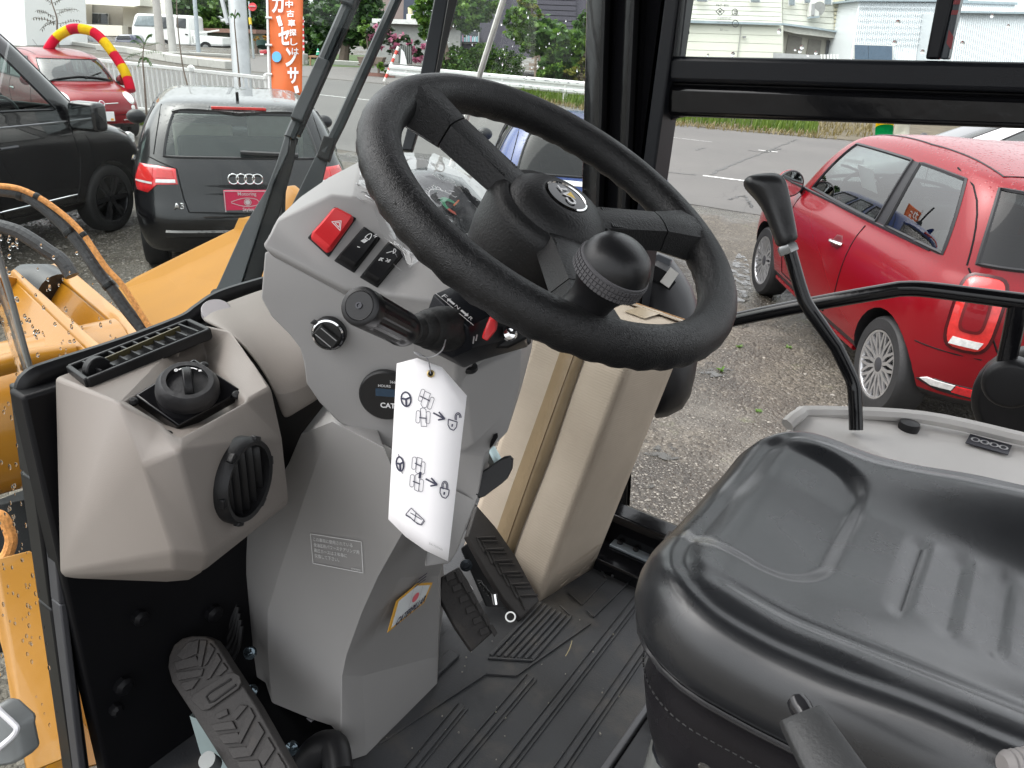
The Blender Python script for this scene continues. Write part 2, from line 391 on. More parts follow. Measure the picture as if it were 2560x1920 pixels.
def cardboard_mat():
    m, nt, b, N, L = nodes('cardboard')
    tc = N('TexCoord'); w = N('TexWave', Scale=70.0, Distortion=.6, Detail=2.0); w.bands_direction = 'Z'; L(tc.outputs['Object'], w.inputs['Vector'])
    n = N('TexNoise', Scale=9.0, Detail=8.0); L(tc.outputs['Object'], n.inputs['Vector'])
    r = N('ValToRGB'); e = r.color_ramp.elements; e[0].position = .3; e[1].position = .75; e[0].color = (.42, .352, .280, 1); e[1].color = (.51, .435, .350, 1); L(n.outputs['Fac'], r.inputs['Fac']); L(r.outputs[0], b.inputs['Base Color'])
    b.inputs['Roughness'].default_value = .8
    u = N('Bump', Strength=.25, Distance=.001); L(w.outputs['Fac'], u.inputs['Height']); u2 = N('Bump', Strength=.2, Distance=.004); L(n.outputs['Fac'], u2.inputs['Height']); L(u.outputs[0], u2.inputs['Normal']); L(u2.outputs[0], b.inputs['Normal'])
    return m
def leafmat(name, c, c2, tr=.3):
    m, nt, b, N, L = nodes(name)
    oi = N('NewGeometry'); r = N('ValToRGB'); e = r.color_ramp.elements; e[0].color = tuple(c) + (1,); e[1].color = tuple(c2) + (1,)
    L(oi.outputs['Random Per Island'], r.inputs['Fac']); L(r.outputs[0], b.inputs['Base Color']); b.inputs['Roughness'].default_value = .5
    t = N('BsdfTranslucent'); L(r.outputs[0], t.inputs[0]); mx = N('MixShader'); mx.inputs[0].default_value = tr
    L(b.outputs[0], mx.inputs[1]); L(t.outputs[0], mx.inputs[2]); L(mx.outputs[0], nt.nodes['Material Output'].inputs[0])
    return m
beige = M('beige_plastic', (.215, .191, .172), .55, var=.04, vs=4, bump=.25, bs=900)
grey = M('grey_plastic', (.30, .292, .286), .5, var=.04, vs=4, bump=.2, bs=900)
greyd = M('dark_grey_plastic', (.17, .165, .162), .5, var=.04, vs=4, bump=.2, bs=900)
black = M('black_plastic', (.010, .010, .011), .42, var=.15, bump=.2, bs=700, spec=.32)
blackg = M('black_gloss_paint', (.005, .005, .006), .14, var=.1, coat=.1, bump2=.05, bs2=30, spec=.32)
blackm = M('black_matt_metal', (.009, .010, .013), .40, var=.15, bump=.15, bs=500, spec=.25)
rubber = M('black_rubber', (.014, .014, .014), .6, var=.2, bump=.3, bs=350)
seal = M('rubber_seal', (.008, .008, .009), .35, var=.1, spec=.3)
void = M('dark_steel', (.004, .004, .005), .5, var=.2, spec=.2)
wheelm = leather('wheel_rim_foam', (.009, .009, .0095), .42, 330, .6, spec=.36, bd=.0009)
spokem = M('spoke_plastic', (.010, .010, .0105), .45, var=.1, bump=.4, bs=450, spec=.34)
knobm = M('knob_plastic', (.010, .010, .011), .36, var=.1, bump=.1, bs=600, spec=.38)
gripm = M('knob_grip_rubber', (.075, .073, .078), .6, var=.1)
vinyl = leather('seat_vinyl', (.017, .018, .020), .30, 520, .22, coat=.6)
vinyl2 = leather('seat_side_vinyl', (.012, .011, .013), .33, 520, .25)
matrub = M('mat_rubber', (.036, .037, .040), .45, var=.25, vs=9, bump=.25, bs=400, dirt=(.105, .092, .076), ds=6, dlo=.50, dhi=.76, rv=.12)
pedrub = M('pedal_rubber', (.030, .027, .026), .65, var=.2, bump=.3, bs=300, dirt=(.075, .06, .048), ds=11, dlo=.55, dhi=.8)
redp = M('red_plastic', (.62, .025, .03), .35, var=.05, bump=.1, bs=700)
white_ink = M('white_ink', (.78, .78, .78), .6, var=0)
black_ink = M('black_ink', (.03, .03, .06), .6, var=0)
grey_ink = M('grey_ink', (.35, .35, .35), .6, var=0)
paper = M('white_card', (.86, .84, .85), .6, var=.02)
steel = M('steel', (.6, .6, .58), .3, 1, var=.1)
chrome = M('chrome', (.8, .8, .8), .08, 1, var=0)
zinc = M('zinc_plate', (.55, .68, .68), .35, .8, var=.1)
brass = M('brass', (.55, .42, .2), .3, 1, var=.1)
yellow = M('yellow_paint', (.38, .160, .008), .34, var=.05, vs=3, coat=.3, bump2=.05, bs2=40)
yellowd = M('worn_yellow_paint', (.30, .125, .012), .45, var=.15, vs=5, dirt=(.10, .06, .03), ds=7, dlo=.6, dhi=.75)
hosem = M('hose_rubber', (.035, .034, .037), .5, var=.2, bump=.4, bs=120)
orangeb = M('orange_braid', (.62, .26, .07), .7, var=.35, vs=160, bump=.6, bs=250)
card = cardboard_mat()
tape = M('brown_tape', (.235, .175, .105), .3, var=.1, vs=14, bump2=.15, bs2=60)
film = glass('clear_film', (.985, .99, .99), 1.5, .02, (.9, .92, .94), rough=.03)
pane_m = glass('cab_glass', (.95, .975, .965), 1.24, .004, smudge=1)
# ------------------------------------------------------------------ the loader cab (we look in through its open left door)
F0 = FLOOR
cab = thing('loader_cab', 'black and beige cab of a yellow wheel loader, seen from its open door', 'loader cab', (-.3, .65, F0 - .03))
def part(name, m, mat, **k): return obj(name, m, mat, cab, **k)
# floor plate, bulkhead, roof, rear wall and left posts
part('floor_plate', MB().bx(-.80, .75, .02, 1.25, F0 - .06, F0 - .012), void)
part('bulkhead', MB().bx(-.775, -.745, .285, .74, F0 - .012, EYE - .345), void, bev=.004)
for (x, y, r) in ((305, 1710, .012), (285, 1770, .008), (345, 1540, .01), (530, 1530, .012)):
    part('bulkhead_bolt', MB().lathe([(r, 0), (r, .008), (r * .6, .012)], PX(x, y, -.745), (1, 0, 0), 8), void)
part('roof', MB().bx(-1.0, .85, -.08, 1.38, EYE + .62, EYE + .72), blackm, bev=.02)
for yy in (1.20, .0): part('rear_post', MB().bx(.74, .82, yy, yy + .08, F0, EYE + .62), blackg, bev=.01)
part('rear_panel', MB().bx(.76, .80, .08, 1.20, F0, EYE - .42), blackm)
# left front door frame edge with its rubber strip
pl = [PX(64, 962, -.79), PX(90, 1180, -.79), PX(132, 1500, -.79), PX(192, 1935, -.79)]
m = MB()
for a, b in zip(pl, pl[1:]): m.beam(a, b, .020, .03, up=(1, 0, 0))
part('door_edge', m, seal, bev=.003)
m = MB(); q = [PX(100, 1010, -.765), PX(147, 1500, -.765), PX(200, 1935, -.765)]
for a, b in zip(q, q[1:]): m.beam(a, b, .008, .02, up=(1, 0, 0))
part('door_edge_trim', m, M('grey_trim', (.05, .05, .055), .5), bev=.002)
# windscreen seal
sp = spline([PX(82, 1040, -.77), PX(70, 975, -.77), PX(84, 948, -.77), PX(130, 929, -.77), PX(312, 869, -.77), PX(455, 813, -.77), PX(500, 783, -.77), PX(548, 752, -.77), PX(640, 722, -.77), PX(760, 690, -.77), PX(1000, 640, -.77), PX(1300, 590, -.77)], 6)
part('windscreen_seal', MB().tube(sp, .0085, 10, flat=1.5), seal)
# dash top under the seal
part('dash_ledge', MB().prism([PX(80, 985, -.765), PX(312, 890, -.765), PX(510, 800, -.765), PX(640, 745, -.765), PX(900, 690, -.765), PX(1200, 640, -.765), PX(1200, 760, -.765), PX(640, 850, -.765), PX(312, 1010, -.765), PX(90, 1100, -.765)], (.012, 0, 0)), seal)
# ---- right hand door pillar, rails, sill
YP = 1.25
m = MB()
def vpost(x0, x1, y0, y1, mat, name, bev=.004):
    return part(name, MB().bx(x0, x1, y0, y1, F0 - .02, EYE + .62), mat, bev=bev)
m = MB(); t0, t1 = PY(1466, -60, YP), PY(1447, 760, YP)
d = (t1 - t0) / (t1.z - t0.z); zt, zb = EYE + .62, F0
a = t0 + d * (zt - t0.z); b = t0 + d * (zb - t0.z)
m.ring([[p + V(q) for q in ((0, 0, 0), (.045, -.02, 0), (.05, .03, 0), (0, .05, 0))] for p in (a, b)])
part('front_pillar_flange', m, blackg, bev=.004)
m = MB(); m.ring([[p + V(q) for q in ((.050, .0, 0), (.098, -.012, 0), (.10, .05, 0), (.05, .05, 0))] for p in (a, b)])
part('front_pillar', m, blackg, bev=.006)
x1 = PY(1666, 300, YP).x
m = MB(); m.ring([[V((p.x + .102, YP, p.z)), V((x1 - .026, YP - .012, p.z)), V((x1 - .026, YP + .05, p.z)), V((p.x + .102, YP + .05, p.z))] for p in (a, b)])
part('door_post', m, blackg, bev=.006)
part('door_post_lip', MB().bx(x1 - .024, x1, YP - .02, YP + .045, F0 + .02, EYE + .62), blackm, bev=.004)
for k, dx in enumerate((.047, .1)):
    m = MB(); m.ring([[p + V((dx - .003, -.024, 0)), p + V((dx + .003, -.024, 0)), p + V((dx + .003, -.005, 0)), p + V((dx - .003, -.005, 0))] for p in (a, b)])
    part('pillar_seal', m, seal)
# rails of the right hand window
def rail(name, y0a, y1a, y0b, y1b, Y, th, mat, xa=1668, xb=2800, bev=.006, yc=None):
    a0, a1 = PY(xa, y0a, Y), PY(xa, y1a, Y); sl0 = (y0b - y0a) / 880.; sl1 = (y1b - y1a) / 880.
    b0, b1 = PY(xb, y0a + sl0 * (xb - xa), Y), PY(xb, y1a + sl1 * (xb - xa), Y)
    return part(name, MB().prism([a0, b0, b1, a1], (0, th, 0)), mat, bev=bev)
rail('window_rail', 140, 205, 155, 232, YP - .012, .045, blackm, bev=.007)
rail('rail_groove', 205, 213, 232, 241, YP + .004, .03, seal)
rail('door_beam', 213, 291, 241, 322, YP - .004, .05, blackg, bev=.008)
# rounded corner under the beam
c = PY(1668, 291, YP + .02); m = MB(); rr = .022
pts = [c + V((0, 0, .004)), c + V((rr * 1.05, 0, .004))] + [c + V((rr - rr * math.sin(R_(t)), 0, -rr + rr * math.cos(R_(t)))) for t in range(0, 91, 15)] + [c + V((0, 0, -rr))]
part('beam_corner', MB().prism(pts, (0, .02, 0)), blackm)
# upper window: frame, divider, pane with its etched mark
m = MB()
for (xa, ya, xb, yb, w) in ((1712, -40, 1692, 140, .004), (1726, -40, 1706, 140, .003)):
    m.beam(PY(xa, ya, YP - .005), PY(xb, yb, YP - .005), w, .02, up=(0, 1, 0))
part('window_frame', m, blackm)
m = MB().prism([PY(2352, -60, YP), PY(2396, -60, YP), PY(2348, 148, YP), PY(2313, 148, YP)], (0, .03, 0)); part('window_divider', m, blackm, bev=.003)
m = MB().prism([PY(2397, -60, YP + .003), PY(2414, -60, YP + .003), PY(2370, 148, YP + .003), PY(2349, 148, YP + .003)], (0, .03, 0)); sd_ = part('reflection_strip', m, M('reflection_slate', (.045, .055, .065), .4), bev=.002)  # grey strip and its red stripes: a reflection by the divider, painted in
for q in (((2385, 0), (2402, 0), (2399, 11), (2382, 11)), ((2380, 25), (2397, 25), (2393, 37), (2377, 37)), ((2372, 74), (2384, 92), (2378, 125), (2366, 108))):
    obj('red_reflection', MB().poly([PY(x, y, YP + .002) for x, y in q]).id_data if False else (lambda k: (k.poly([PY(x, y, YP + .0015) for x, y in q]), k)[1])(MB()), M('maroon', (.22, .03, .035), .5), sd_, sm=0)
pane = part('window_pane', MB().prism([PY(1700, -200, YP + .02), PY(2800, -200, YP + .02), PY(2800, 200, YP + .02), PY(1680, 180, YP + .02)], (0, .004, 0)), pane_m, sm=0)
ink = M('etched_mark', (.22, .23, .23), .7, var=0)
f = fr((1830, 68, 'Y', YP + .019), (1778, 66, 'Y', YP + .019), (1832, -8, 'Y', YP + .019))     # read from outside, so mirrored here
def em(body, box): return text(body, f, ink, pane, 'etched_lettering', h=.0005, box=box)
em('508-7569', (.18, .66, .78, .78)); em('TEMPERED', (.02, .24, .7, .34)); em('ASTI DOT 631', (.02, .12, .7, .2)); em('43R 00048 AS2 M512', (.02, .02, .7, .09)); em('----- 23', (.1, -.14, .62, -.06)); em('E001066', (-.3, .38, .05, .44)); em('CAT', (-.05, .88, .9, 1.0))
strokes(f, [[(.58, .62), (.78, .5), (.58, .38), (.38, .5)], arc(-.12, .5, .13, 0, 360, 16, .8), arc(-.16, .12, .14, 0, 360, 16, .8), arc(-.08, .5, .06, 90, 270, 6, .8), arc(-.15, .5, .06, 90, 270, 6, .8)], .0011, ink, pane, 'etched_symbol', closed=(0,))
em('E4', (-.24, .08, -.08, .16))
strokes(f, [[(.5, .5), (.66, .5)], [(.52, .44), (.64, .56)], [(.52, .56), (.64, .44)]], .0009, ink, pane, 'etched_symbol')
# lower sill with its bolted strip
sa, sb = PZ(1528, 1276, F0 + .075), PZ(1690, 1350, F0 + .075)
sa.y = sb.y = (sa.y + sb.y) / 2
part('door_sill', MB().bx(-.80, .75, sa.y - .012, sa.y + .05, F0 - .02, F0 + .075), blackg, bev=.012, seg=3)
part('sill_step', MB().bx(-.80, .75, sa.y - .085, sa.y - .016, F0 - .01, F0 + .022), blackg, bev=.004)
pa, pb = PZ(1535, 1352, F0 + .024), PZ(1652, 1392, F0 + .024)
m = MB().bx(pa.x, pb.x + .06, pa.y - .02, pa.y + .016, F0 + .022, F0 + .027); st = part('sill_strip', m, M('grey_metal_strip', (.30, .34, .37), .3, .5), bev=.0015)
for k in range(4): obj('screw', MB().lathe([(.006, 0), (.006, .003), (.003, .005)], V((pa.x + .014 + .034 * k, pa.y - .003, F0 + .027)), (0, 0, 1), 8), black, st)
for k in range(4): obj('screw', MB().lathe([(.005, 0), (.005, .003), (.003, .005)], V((pa.x - .005 + .034 * k, pa.y + .034, F0 + .022)), (0, 0, 1), 8), black, st)
# ---- guard rail across the right hand opening
YR = YP - .03
rp = spline([PY(1600, 862, YR), PY(1700, 834, YR), PY(1828, 801, YR), PY(2010, 764, YR), PY(2215, 728, YR), PY(2262, 722, YR), PY(2320, 724, YR), PY(2450, 740, YR), PY(2640, 764, YR)], 6)
gr = part('guard_rail', MB().tube(rp, .0118, 14), blackg)
obj('rail_leg', MB().tube(spline([PY(2548, 752, YR), PY(2530, 840, YR), PY(2505, 950, YR), PY(2502, 962, YR)], 5), .0125, 12, flat=.8), blackg, gr, bev=.003)
m = MB().lathe([(.034, 0), (.036, .01), (.036, .03), (.030, .038)], PY(2530, 945, YR + .02), (0, -1, 0), 24)
part('door_latch', m, black, bev=.003)
m = MB().lathe([(.075, 0), (.082, .015), (.082, .04), (.07, .052), (.0, .056)], PY(2590, 985, YR + .11), (0, -1, 0), 28); part('door_latch_cover', m, black, bev=.003)
# ---- windscreen glass with its clear edge joints and rain drops
wx = -.885
ws = part('windscreen', MB().prism([PX(-40, 420, wx), PX(110, -300, wx), PX(1330, -260, wx), PX(1262, 0, wx), PX(1190, 218, wx), PX(1110, 480, wx), PX(1060, 640, wx), PX(312, 880, wx), PX(80, 965, wx)], (-.005, 0, 0)), pane_m, sm=0)
clear = M('clear_joint', (.62, .60, .57), .18, var=.25, vs=14, spec=.8)
obj('glass_joint', MB().tube([PX(1290, -110, wx + .004), PX(1258, 0, wx + .004), PX(1190, 215, wx + .004), PX(1112, 470, wx + .004)], .0052, 8), clear, ws)
obj('glass_joint', MB().tube([PX(-22, 580, wx + .004), PX(26, 740, wx + .004), PX(82, 946, wx + .004)], .0035, 8), M('clear_joint_grey', (.3, .29, .28), .2), ws)
cg = part('corner_pane', MB().prism([PX(1262, 0, wx), PX(1340, -260, wx), PY(1480, -260, YP + .03), PY(1462, 0, YP + .03), PY(1455, 480, YP + .03), PX(1112, 470, wx)], (-.004, .002, 0)), pane_m, sm=0)
lg = part('left_corner_pane', MB().prism([PX(-40, 560, wx), PX(80, 950, wx), PX(70, 1000, -.80), PX(192, 1940, -.80), PX(-60, 1940, -.80), PX(-60, 600, -.80)], (-.004, .0, 0)), pane_m, sm=0)
dropm, nt_, b_, N_, L_ = nodes('rain_drop'); b_.inputs['Roughness'].default_value = .02; b_.inputs['IOR'].default_value = 1.33; b_.inputs['Transmission Weight'].default_value = 1; b_.inputs['Base Color'].default_value = (1, 1, 1, 1)
def drops(name, parent, cent, n, spread, X, r0, r1, seedv, streak=1.3):
    rnd = random.Random(seedv); m = MB()
    for _ in range(n):
        cx, cy = rnd.choice(cent); p = PX(rnd.gauss(cx, spread), rnd.gauss(cy, spread), X); r = rnd.uniform(r0, r1) * .62
        m.ball(p, r, 7, 5, (.35, .8, streak * rnd.uniform(.8, 1.3)))
    return obj(name, m, dropm, parent, kind='stuff')
drops('rain_drops', ws, [(40, 600), (60, 760), (90, 820), (30, 690), (180, 850), (240, 800), (160, 700)], 75, 38, wx + .007, .0016, .0042, 3)
drops('rain_drops', ws, [(1180, 70), (1100, 200)], 16, 50, wx + .007, .0012, .003, 4)
drops('rain_drops', lg, [(70, 1180), (60, 1300), (50, 1420), (80, 1500), (30, 1000), (90, 1600), (70, 1800)], 130, 48, -.795, .0012, .003, 5, 1.9)
rnd = random.Random(8); m = MB()
for _ in range(34):
    a = PX(1262 + 0 * _, 60, wx); p = PX(rnd.uniform(1235, 1450), rnd.uniform(5, 230), wx + .01); r = rnd.uniform(.0010, .0023)
    m.ball(p, r, 7, 5, (.6, .9, rnd.uniform(1, 1.9)))
obj('rain_drops', m, dropm, cg, kind='stuff')
m = MB()
for (x, y) in ((1720, 82), (1770, 138), (1832, 136), (1948, 78), (2005, 118), (1988, 124), (2040, 132), (2000, 128), (2020, 138), (2244, 58), (2236, 108), (2306, 130), (2405, 110), (2520, 66), (2480, 40)):
    m.ball(PY(x, y, YP + .018), rnd.uniform(.002, .0042), 8, 6, (.9, .35, 1.1))
obj('rain_drops', m, dropm, pane, kind='stuff')
# ---- beige heater box
HS = dict(A=(137, 944, 'X', -.735), A1=(212, 966, 'X', -.70), B0=(486, 806, 'X', -.735), B=(576, 826, 'X', -.67), B1=(627, 900, 'X', -.61), C=(678, 971, 'X', -.570), D=(705, 1096, 'X', -.540),
          E=(445, 1125, 'X', -.488), F=(290, 1000, 'Y', .278), G=(353, 1165, 'Y', .272), H=(430, 1380, 'Y', .275), I=(432, 1425, 'Y', .28), J=(519, 1387, 'X', -.493), K=(722, 1250, 'X', -.540), K1=(717, 1266, 'X', -.545), J1=(509, 1431, 'X', -.505),
          L=(148, 1431, 'X', -.735), L1=(165, 1447, 'X', -.735), I1=(474, 1452, 'X', -.54), W=(415, 1457, 'X', -.57), E0=(400, 1060, 'X', -.535))
o_ = pt((470, 985, 'X', -.585))
ea, eb = pt(HS['E']), pt(HS['A']); ec = pt(HS['C'])
tn = (eb - ea).cross(ec - ea).normalized(); tn = tn if tn.z > 0 else -tn
tp = ea
for k, (x, y) in dict(r1=(309, 1000), r2=(517, 889), r3=(613, 1000), r4=(445, 1094)).items(): HS[k] = PP(x, y, tp, tn)
ds_ = .026
for k in ('r1', 'r2', 'r3', 'r4'): HS['s' + k] = HS[k] - tn * ds_ + (sum((HS[j] for j in ('r1', 'r2', 'r3', 'r4')), V()) / 4 - HS[k]) * .06
m = MB().shell(HS, [('A', 'F', 'r1', 'r2', 'B0'), ('B0', 'r2', 'B'), ('r2', 'r3', 'C', 'B1', 'B'), ('r3', 'D', 'C'), ('r3', 'r4', 'E', 'D'), ('F', 'E0', 'r4', 'r1'), ('E0', 'E', 'r4'),
                    ('r1', 'sr1', 'sr2', 'r2'), ('r2', 'sr2', 'sr3', 'r3'), ('r3', 'sr3', 'sr4', 'r4'), ('r4', 'sr4', 'sr1', 'r1'), ('sr1', 'sr4', 'sr3', 'sr2'),
                    ('A', 'L', 'H', 'G', 'F'), ('L', 'I', 'H'), ('L', 'L1', 'I'), ('F', 'G', 'E', 'E0'), ('G', 'H', 'J', 'E'), ('H', 'I', 'J'), ('I', 'J1', 'J'), ('I', 'I1', 'J1'), ('L1', 'W', 'I'), ('W', 'I1', 'I'),
                    ('E', 'J', 'K', 'D'), ('J', 'J1', 'K1', 'K')],
               lambda k, p: V((min(p.x, -.735) if p.x < -.7 else p.x - .05, max(p.y, .30) + .03, p.z + (.01 if p.z < EYE - .4 else -.03))))
hb = part('heater_box', m, beige, bev=.011, seg=3, bang=12)
# defroster slot
f = fr((222, 964, 'X', -.685), (526, 838, 'X', -.69), (176, 931, 'X', -.735))
vt = [f(0, 0), f(1, 0), f(1, 1), f(0, 1)]
fn = f.n
m = MB()
for a, b in ((0, 1), (1, 2), (2, 3), (3, 0)): m.beam(vt[a] + fn * .002, vt[b] + fn * .002, .005, .012, up=fn)
m.prism([p + fn * -.004 for p in vt], fn * .0055)
vf = obj('defroster_frame', m, black, hb, bev=.0015)
m = MB()
for k in range(9): m.beam(f(.12 + k * .1, .08, .002), f(.10 + k * .1, .92, .002), .002, .012, up=fn)
obj('defroster_slat', m, black, hb)
obj('defroster_slat', MB().beam(f(.14, .45, .008), f(.85, .6, .008), .0022, .006, up=fn), M('ochre_edge', (.07, .058, .025), .5), hb)
obj('thumb_wheel', MB().lathe([(.012, -.005), (.013, -.004), (.013, .004), (.012, .005)], f(.13, .4, .004), (f(1, 0) - f(0, 0)).cross(fn), 24), black, hb)
# fan switch
tn0 = tn; tn = (tn0 + (CAM - o_).normalized() * .85).normalized(); tp = sum((HS[j] for j in ('r1', 'r2', 'r3', 'r4')), V()) / 4 - tn0 * .004
kc = PP(470, 980, tp - tn * .004, tn)
bu = (HS['r2'] - HS['r1']).normalized(); bw = tn.cross(bu).normalized()
pl4 = [PP(x, y, tp - tn * .012, tn) for x, y in ((338, 1004), (486, 912), (606, 992), (446, 1082))]
obj('fan_switch_plate', MB().prism([p - tn * .004 for p in pl4], tn * .014), blackg, hb, bev=.002)
for x, y in ((510, 917), (592, 990), (333, 1007), (420, 1090)): obj('screw', MB().lathe([(.0045, 0), (.0045, .003), (.002, .005)], PP(x, y, tp - tn * .004, tn), tn, 10), black, hb)
kn = obj('fan_knob', MB().lathe([(.0275, -.006), (.029, .002), (.0283, .012), (.024, .019), (.023, .020), (.0185, .020), (.0185, .014), (0, .014)], kc - tn * .002, tn, 40), M('soft_black', (.02, .02, .022), .5, bump=.15), hb, label='round fan knob with a raised finger bar')
# finger bar of the knob: a half disc
bd = (PP(520, 1010, kc, tn) - PP(435, 945, kc, tn)).normalized(); bd = (PP(480, 1040, kc, tn) - PP(462, 925, kc, tn)).normalized()
bn = tn.cross(bd)
pts = [kc + tn * .010 + bd * (.0178 * math.cos(R_(t))) + tn * (.017 * math.sin(R_(t))) for t in range(0, 181, 15)]
obj('finger_bar', MB().prism([p - bn * .004 for p in pts], bn * .008), black, hb, bev=.001)
fk = Fr(kc + tn * .0178, bw * .0, bw)  # dial marks
mk = Fr(kc + tn * .0185 - bu * .026 - bw * .026, bu * .052, bw * .052)
if (PP(440, 930, kc, tn) - kc).dot(bw) < 0: pass
ring_pts = [kc + tn * .0186 + (PP(418 + 5.2 * i, 923 - 3.2 * i + .55 * i * i * .35, kc + tn * .0186, tn) - (kc + tn * .0186)) for i in range(12)]
def inkline(path, w, mat, parent, name='printed_symbol', lift=.0007, n=None):
    m = MB(); n = n or tn
    for a, b in zip(path, path[1:]):
        q = n.cross((b - a).normalized()) * (w / 2); m.poly([a + q + n * lift, a - q + n * lift, b - q + n * lift, b + q + n * lift])
    return obj(name, m, mat, parent, sm=0)
for seg in (((446, 926), (456, 922), (464, 921)), ((474, 921), (484, 922), (493, 925))): inkline([PP(x, y, kc + tn * .0205, tn) for x, y in seg], .0012, white_ink, hb, lift=.001)
inkline([PP(440 + 3.5 * math.cos(t * .7), 927 + 2.6 * math.sin(t * .7), kc + tn * .0205, tn) for t in range(10)], .001, white_ink, hb, lift=.001)
for cx, cy in ((469, 921), (500, 928)):
    for t in (35, 145): inkline([PP(cx + 4 * math.cos(R_(t)), cy + 3.2 * math.sin(R_(t)), kc + tn * .0205, tn), PP(cx - 4 * math.cos(R_(t)), cy - 3.2 * math.sin(R_(t)), kc + tn * .0205, tn)], .0012, white_ink, hb, lift=.001)
# round louvred outlet on the rear face
vn = (pt(HS['J']) - pt(HS['E'])).cross(pt(HS['D']) - pt(HS['E'])).normalized(); vn = vn if vn.x > 0 else -vn
vc = PP(598, 1198, pt(HS['E']), vn); vn0 = vn
for k_ in range(60):
    if vn.dot((CAM - vc).normalized()) > .66: vn = Matrix.Rotation(R_(1), 3, 'Z') @ vn
vc = vc + vn0 * .003
up_ = V((0, 0, 1)); vu = (up_ - vn * vn.dot(up_)).normalized(); vr = vn.cross(vu)
RV = .0385
m = MB().lathe([(RV, -.012), (RV + .001, .004), (RV - .002, .009), (RV - .006, .008), (RV - .007, -.01)], vc, vn, 40, cap=False)
m.lathe([(RV - .004, -.016), (.001, -.016)], vc, vn, 30)
vo = obj('round_vent', m, black, hb)
for k in range(12):
    t = 2 * math.pi * k / 12; d = vu * math.cos(t) + vr * math.sin(t)
    if k % 2: obj('rim_tab', MB().box(vc + d * (RV - .001) + vn * .005, (.009, .006, .006), Matrix((vn.cross(d), d, vn)).transposed()), black, hb, bev=.001)
for k in range(5):
    xx = (-.6 + .3 * k) * RV; hh = math.sqrt(max(0, RV * RV * .7 - xx * xx))
    pa_ = [vc + vr * (xx + .004 * math.cos(R_(t)) * 0 + .005 * math.cos(R_(t))) + vu * (hh * math.sin(R_(t))) + vn * (.004 * math.cos(R_(t)) - .004) for t in range(-90, 91, 15)]
    obj('vent_blade', MB().tube(pa_, .0075, 8, flat=.16, hint=vn), black, hb)
# ---- beige duct between heater box and column
rows = [[(498, 800, -.745), (520, 776, -.748), (556, 757, -.75), (600, 742, -.75), (652, 722, -.75), (720, 705, -.75)],
        [(530, 812, -.72), (560, 806, -.715), (600, 800, -.71), (640, 782, -.705), (690, 770, -.70), (740, 752, -.70)],
        [(585, 838, -.68), (612, 846, -.675), (650, 846, -.67), (690, 835, -.665), (730, 815, -.66), (770, 800, -.66)],
        [(645, 905, -.64), (668, 915, -.635), (700, 915, -.63), (735, 905, -.625), (770, 880, -.62), (800, 860, -.62)],
        [(690, 985, -.61), (706, 990, -.605), (730, 985, -.60), (760, 975, -.60), (790, 950, -.60), (815, 930, -.60)],
        [(706, 1048, -.61), (722, 1046, -.605), (745, 1030, -.60), (765, 1018, -.60), (795, 1000, -.60), (820, 980, -.60)]]
m = MB(); m.ring([[PX(*q) for q in r] for r in rows], closed=False)
part('dash_duct', m, beige, sub=2, solid=.006)
cc = pt((541, 783, 'X', -.742)); cn = V((.45, -.25, .86)).normalized()
part('blanking_cap', MB().lathe([(.0165, -.004), (.0165, .0035), (.0155, .0045), (0, .0047)], cc + cn * .002, cn, 28), M('cap_grey', (.28, .26, .27), .5))
# ---- floor mat with raised tread
fm = part('floor_mat', MB().bx(-.60, -.262, .36, 1.15, F0 - .012, F0 - .001), matrub, bev=.002)
def fz(x, y, z=0): p = PZ(x, y, F0 + z); return p
for i, (a, b) in enumerate((((1124, 1920), (1322, 1688)), ((1253, 1920), (1593, 1487)), ((1391, 1920), (1634, 1570)), ((1010, 1930), (1150, 1760)))):
    pa_, pb_ = fz(*a), fz(*b); pa_ = pb_ + (pa_ - pb_) * 1.25
    obj('tread_bar', MB().beam(pa_ + V((.005, 0, .0012)), pb_ + V((.005, 0, .0008)), .009, .003, up=(0, 0, 1)), matrub, fm, bev=.0012)
    for s_ in (-.004, .014): obj('tread_groove_lip', MB().beam(pa_ + V((s_, 0, .0006)), pb_ + V((s_, 0, .0004)), .0022, .002, up=(0, 0, 1)), matrub, fm)
for k in range(7):
    a, b = fz(1226 + 17.5 * k, 1640 + 1.6 * k), fz(1352 + 12 * k, 1505 + 6.5 * k)
    obj('grip_strip', MB().beam(a + V((0, 0, .001)), b + V((0, 0, .001)), .0062, .004, up=(0, 0, 1)), matrub, fm, bev=.0016)
def plate(pxs, h=.004, name='raised_panel'):
    ps = [fz(*q) for q in pxs]; return obj(name, MB().prism([p + V((0, 0, -.001)) for p in ps], (0, 0, h + .001)), matrub, fm, bev=.0015)
def outline(pxs, closed=True, w=.003):
    ps = [fz(*q) for q in pxs]; m = MB()
    for a, b in zip(ps, ps[1:] + ([ps[0]] if closed else [])): m.beam(a + V((0, 0, .001)), b + V((0, 0, .001)), w, .003, up=(0, 0, 1))
    return obj('tread_outline', m, matrub, fm)
plate(((1507, 1420), (1536, 1402), (1569, 1410), (1583, 1430), (1567, 1446), (1530, 1443)), .005, 'raised_hexagon')
plate(((1583, 1451), (1612, 1434), (1650, 1440), (1663, 1462), (1640, 1477), (1606, 1474)), .005, 'raised_hexagon')
outline(((1422, 1482), (1455, 1513), (1516, 1448), (1500, 1420)), False)
outline(((1468, 1528), (1484, 1543), (1640, 1390)), False)
outline(((1220, 1646), (1332, 1653), (1427, 1540), (1400, 1515)), False)
outline(((950, 1860), (1215, 1685), (1290, 1690), (1475, 1560)), False)
outline(((1616, 1706), (1640, 1716), (1690, 1650)), False)
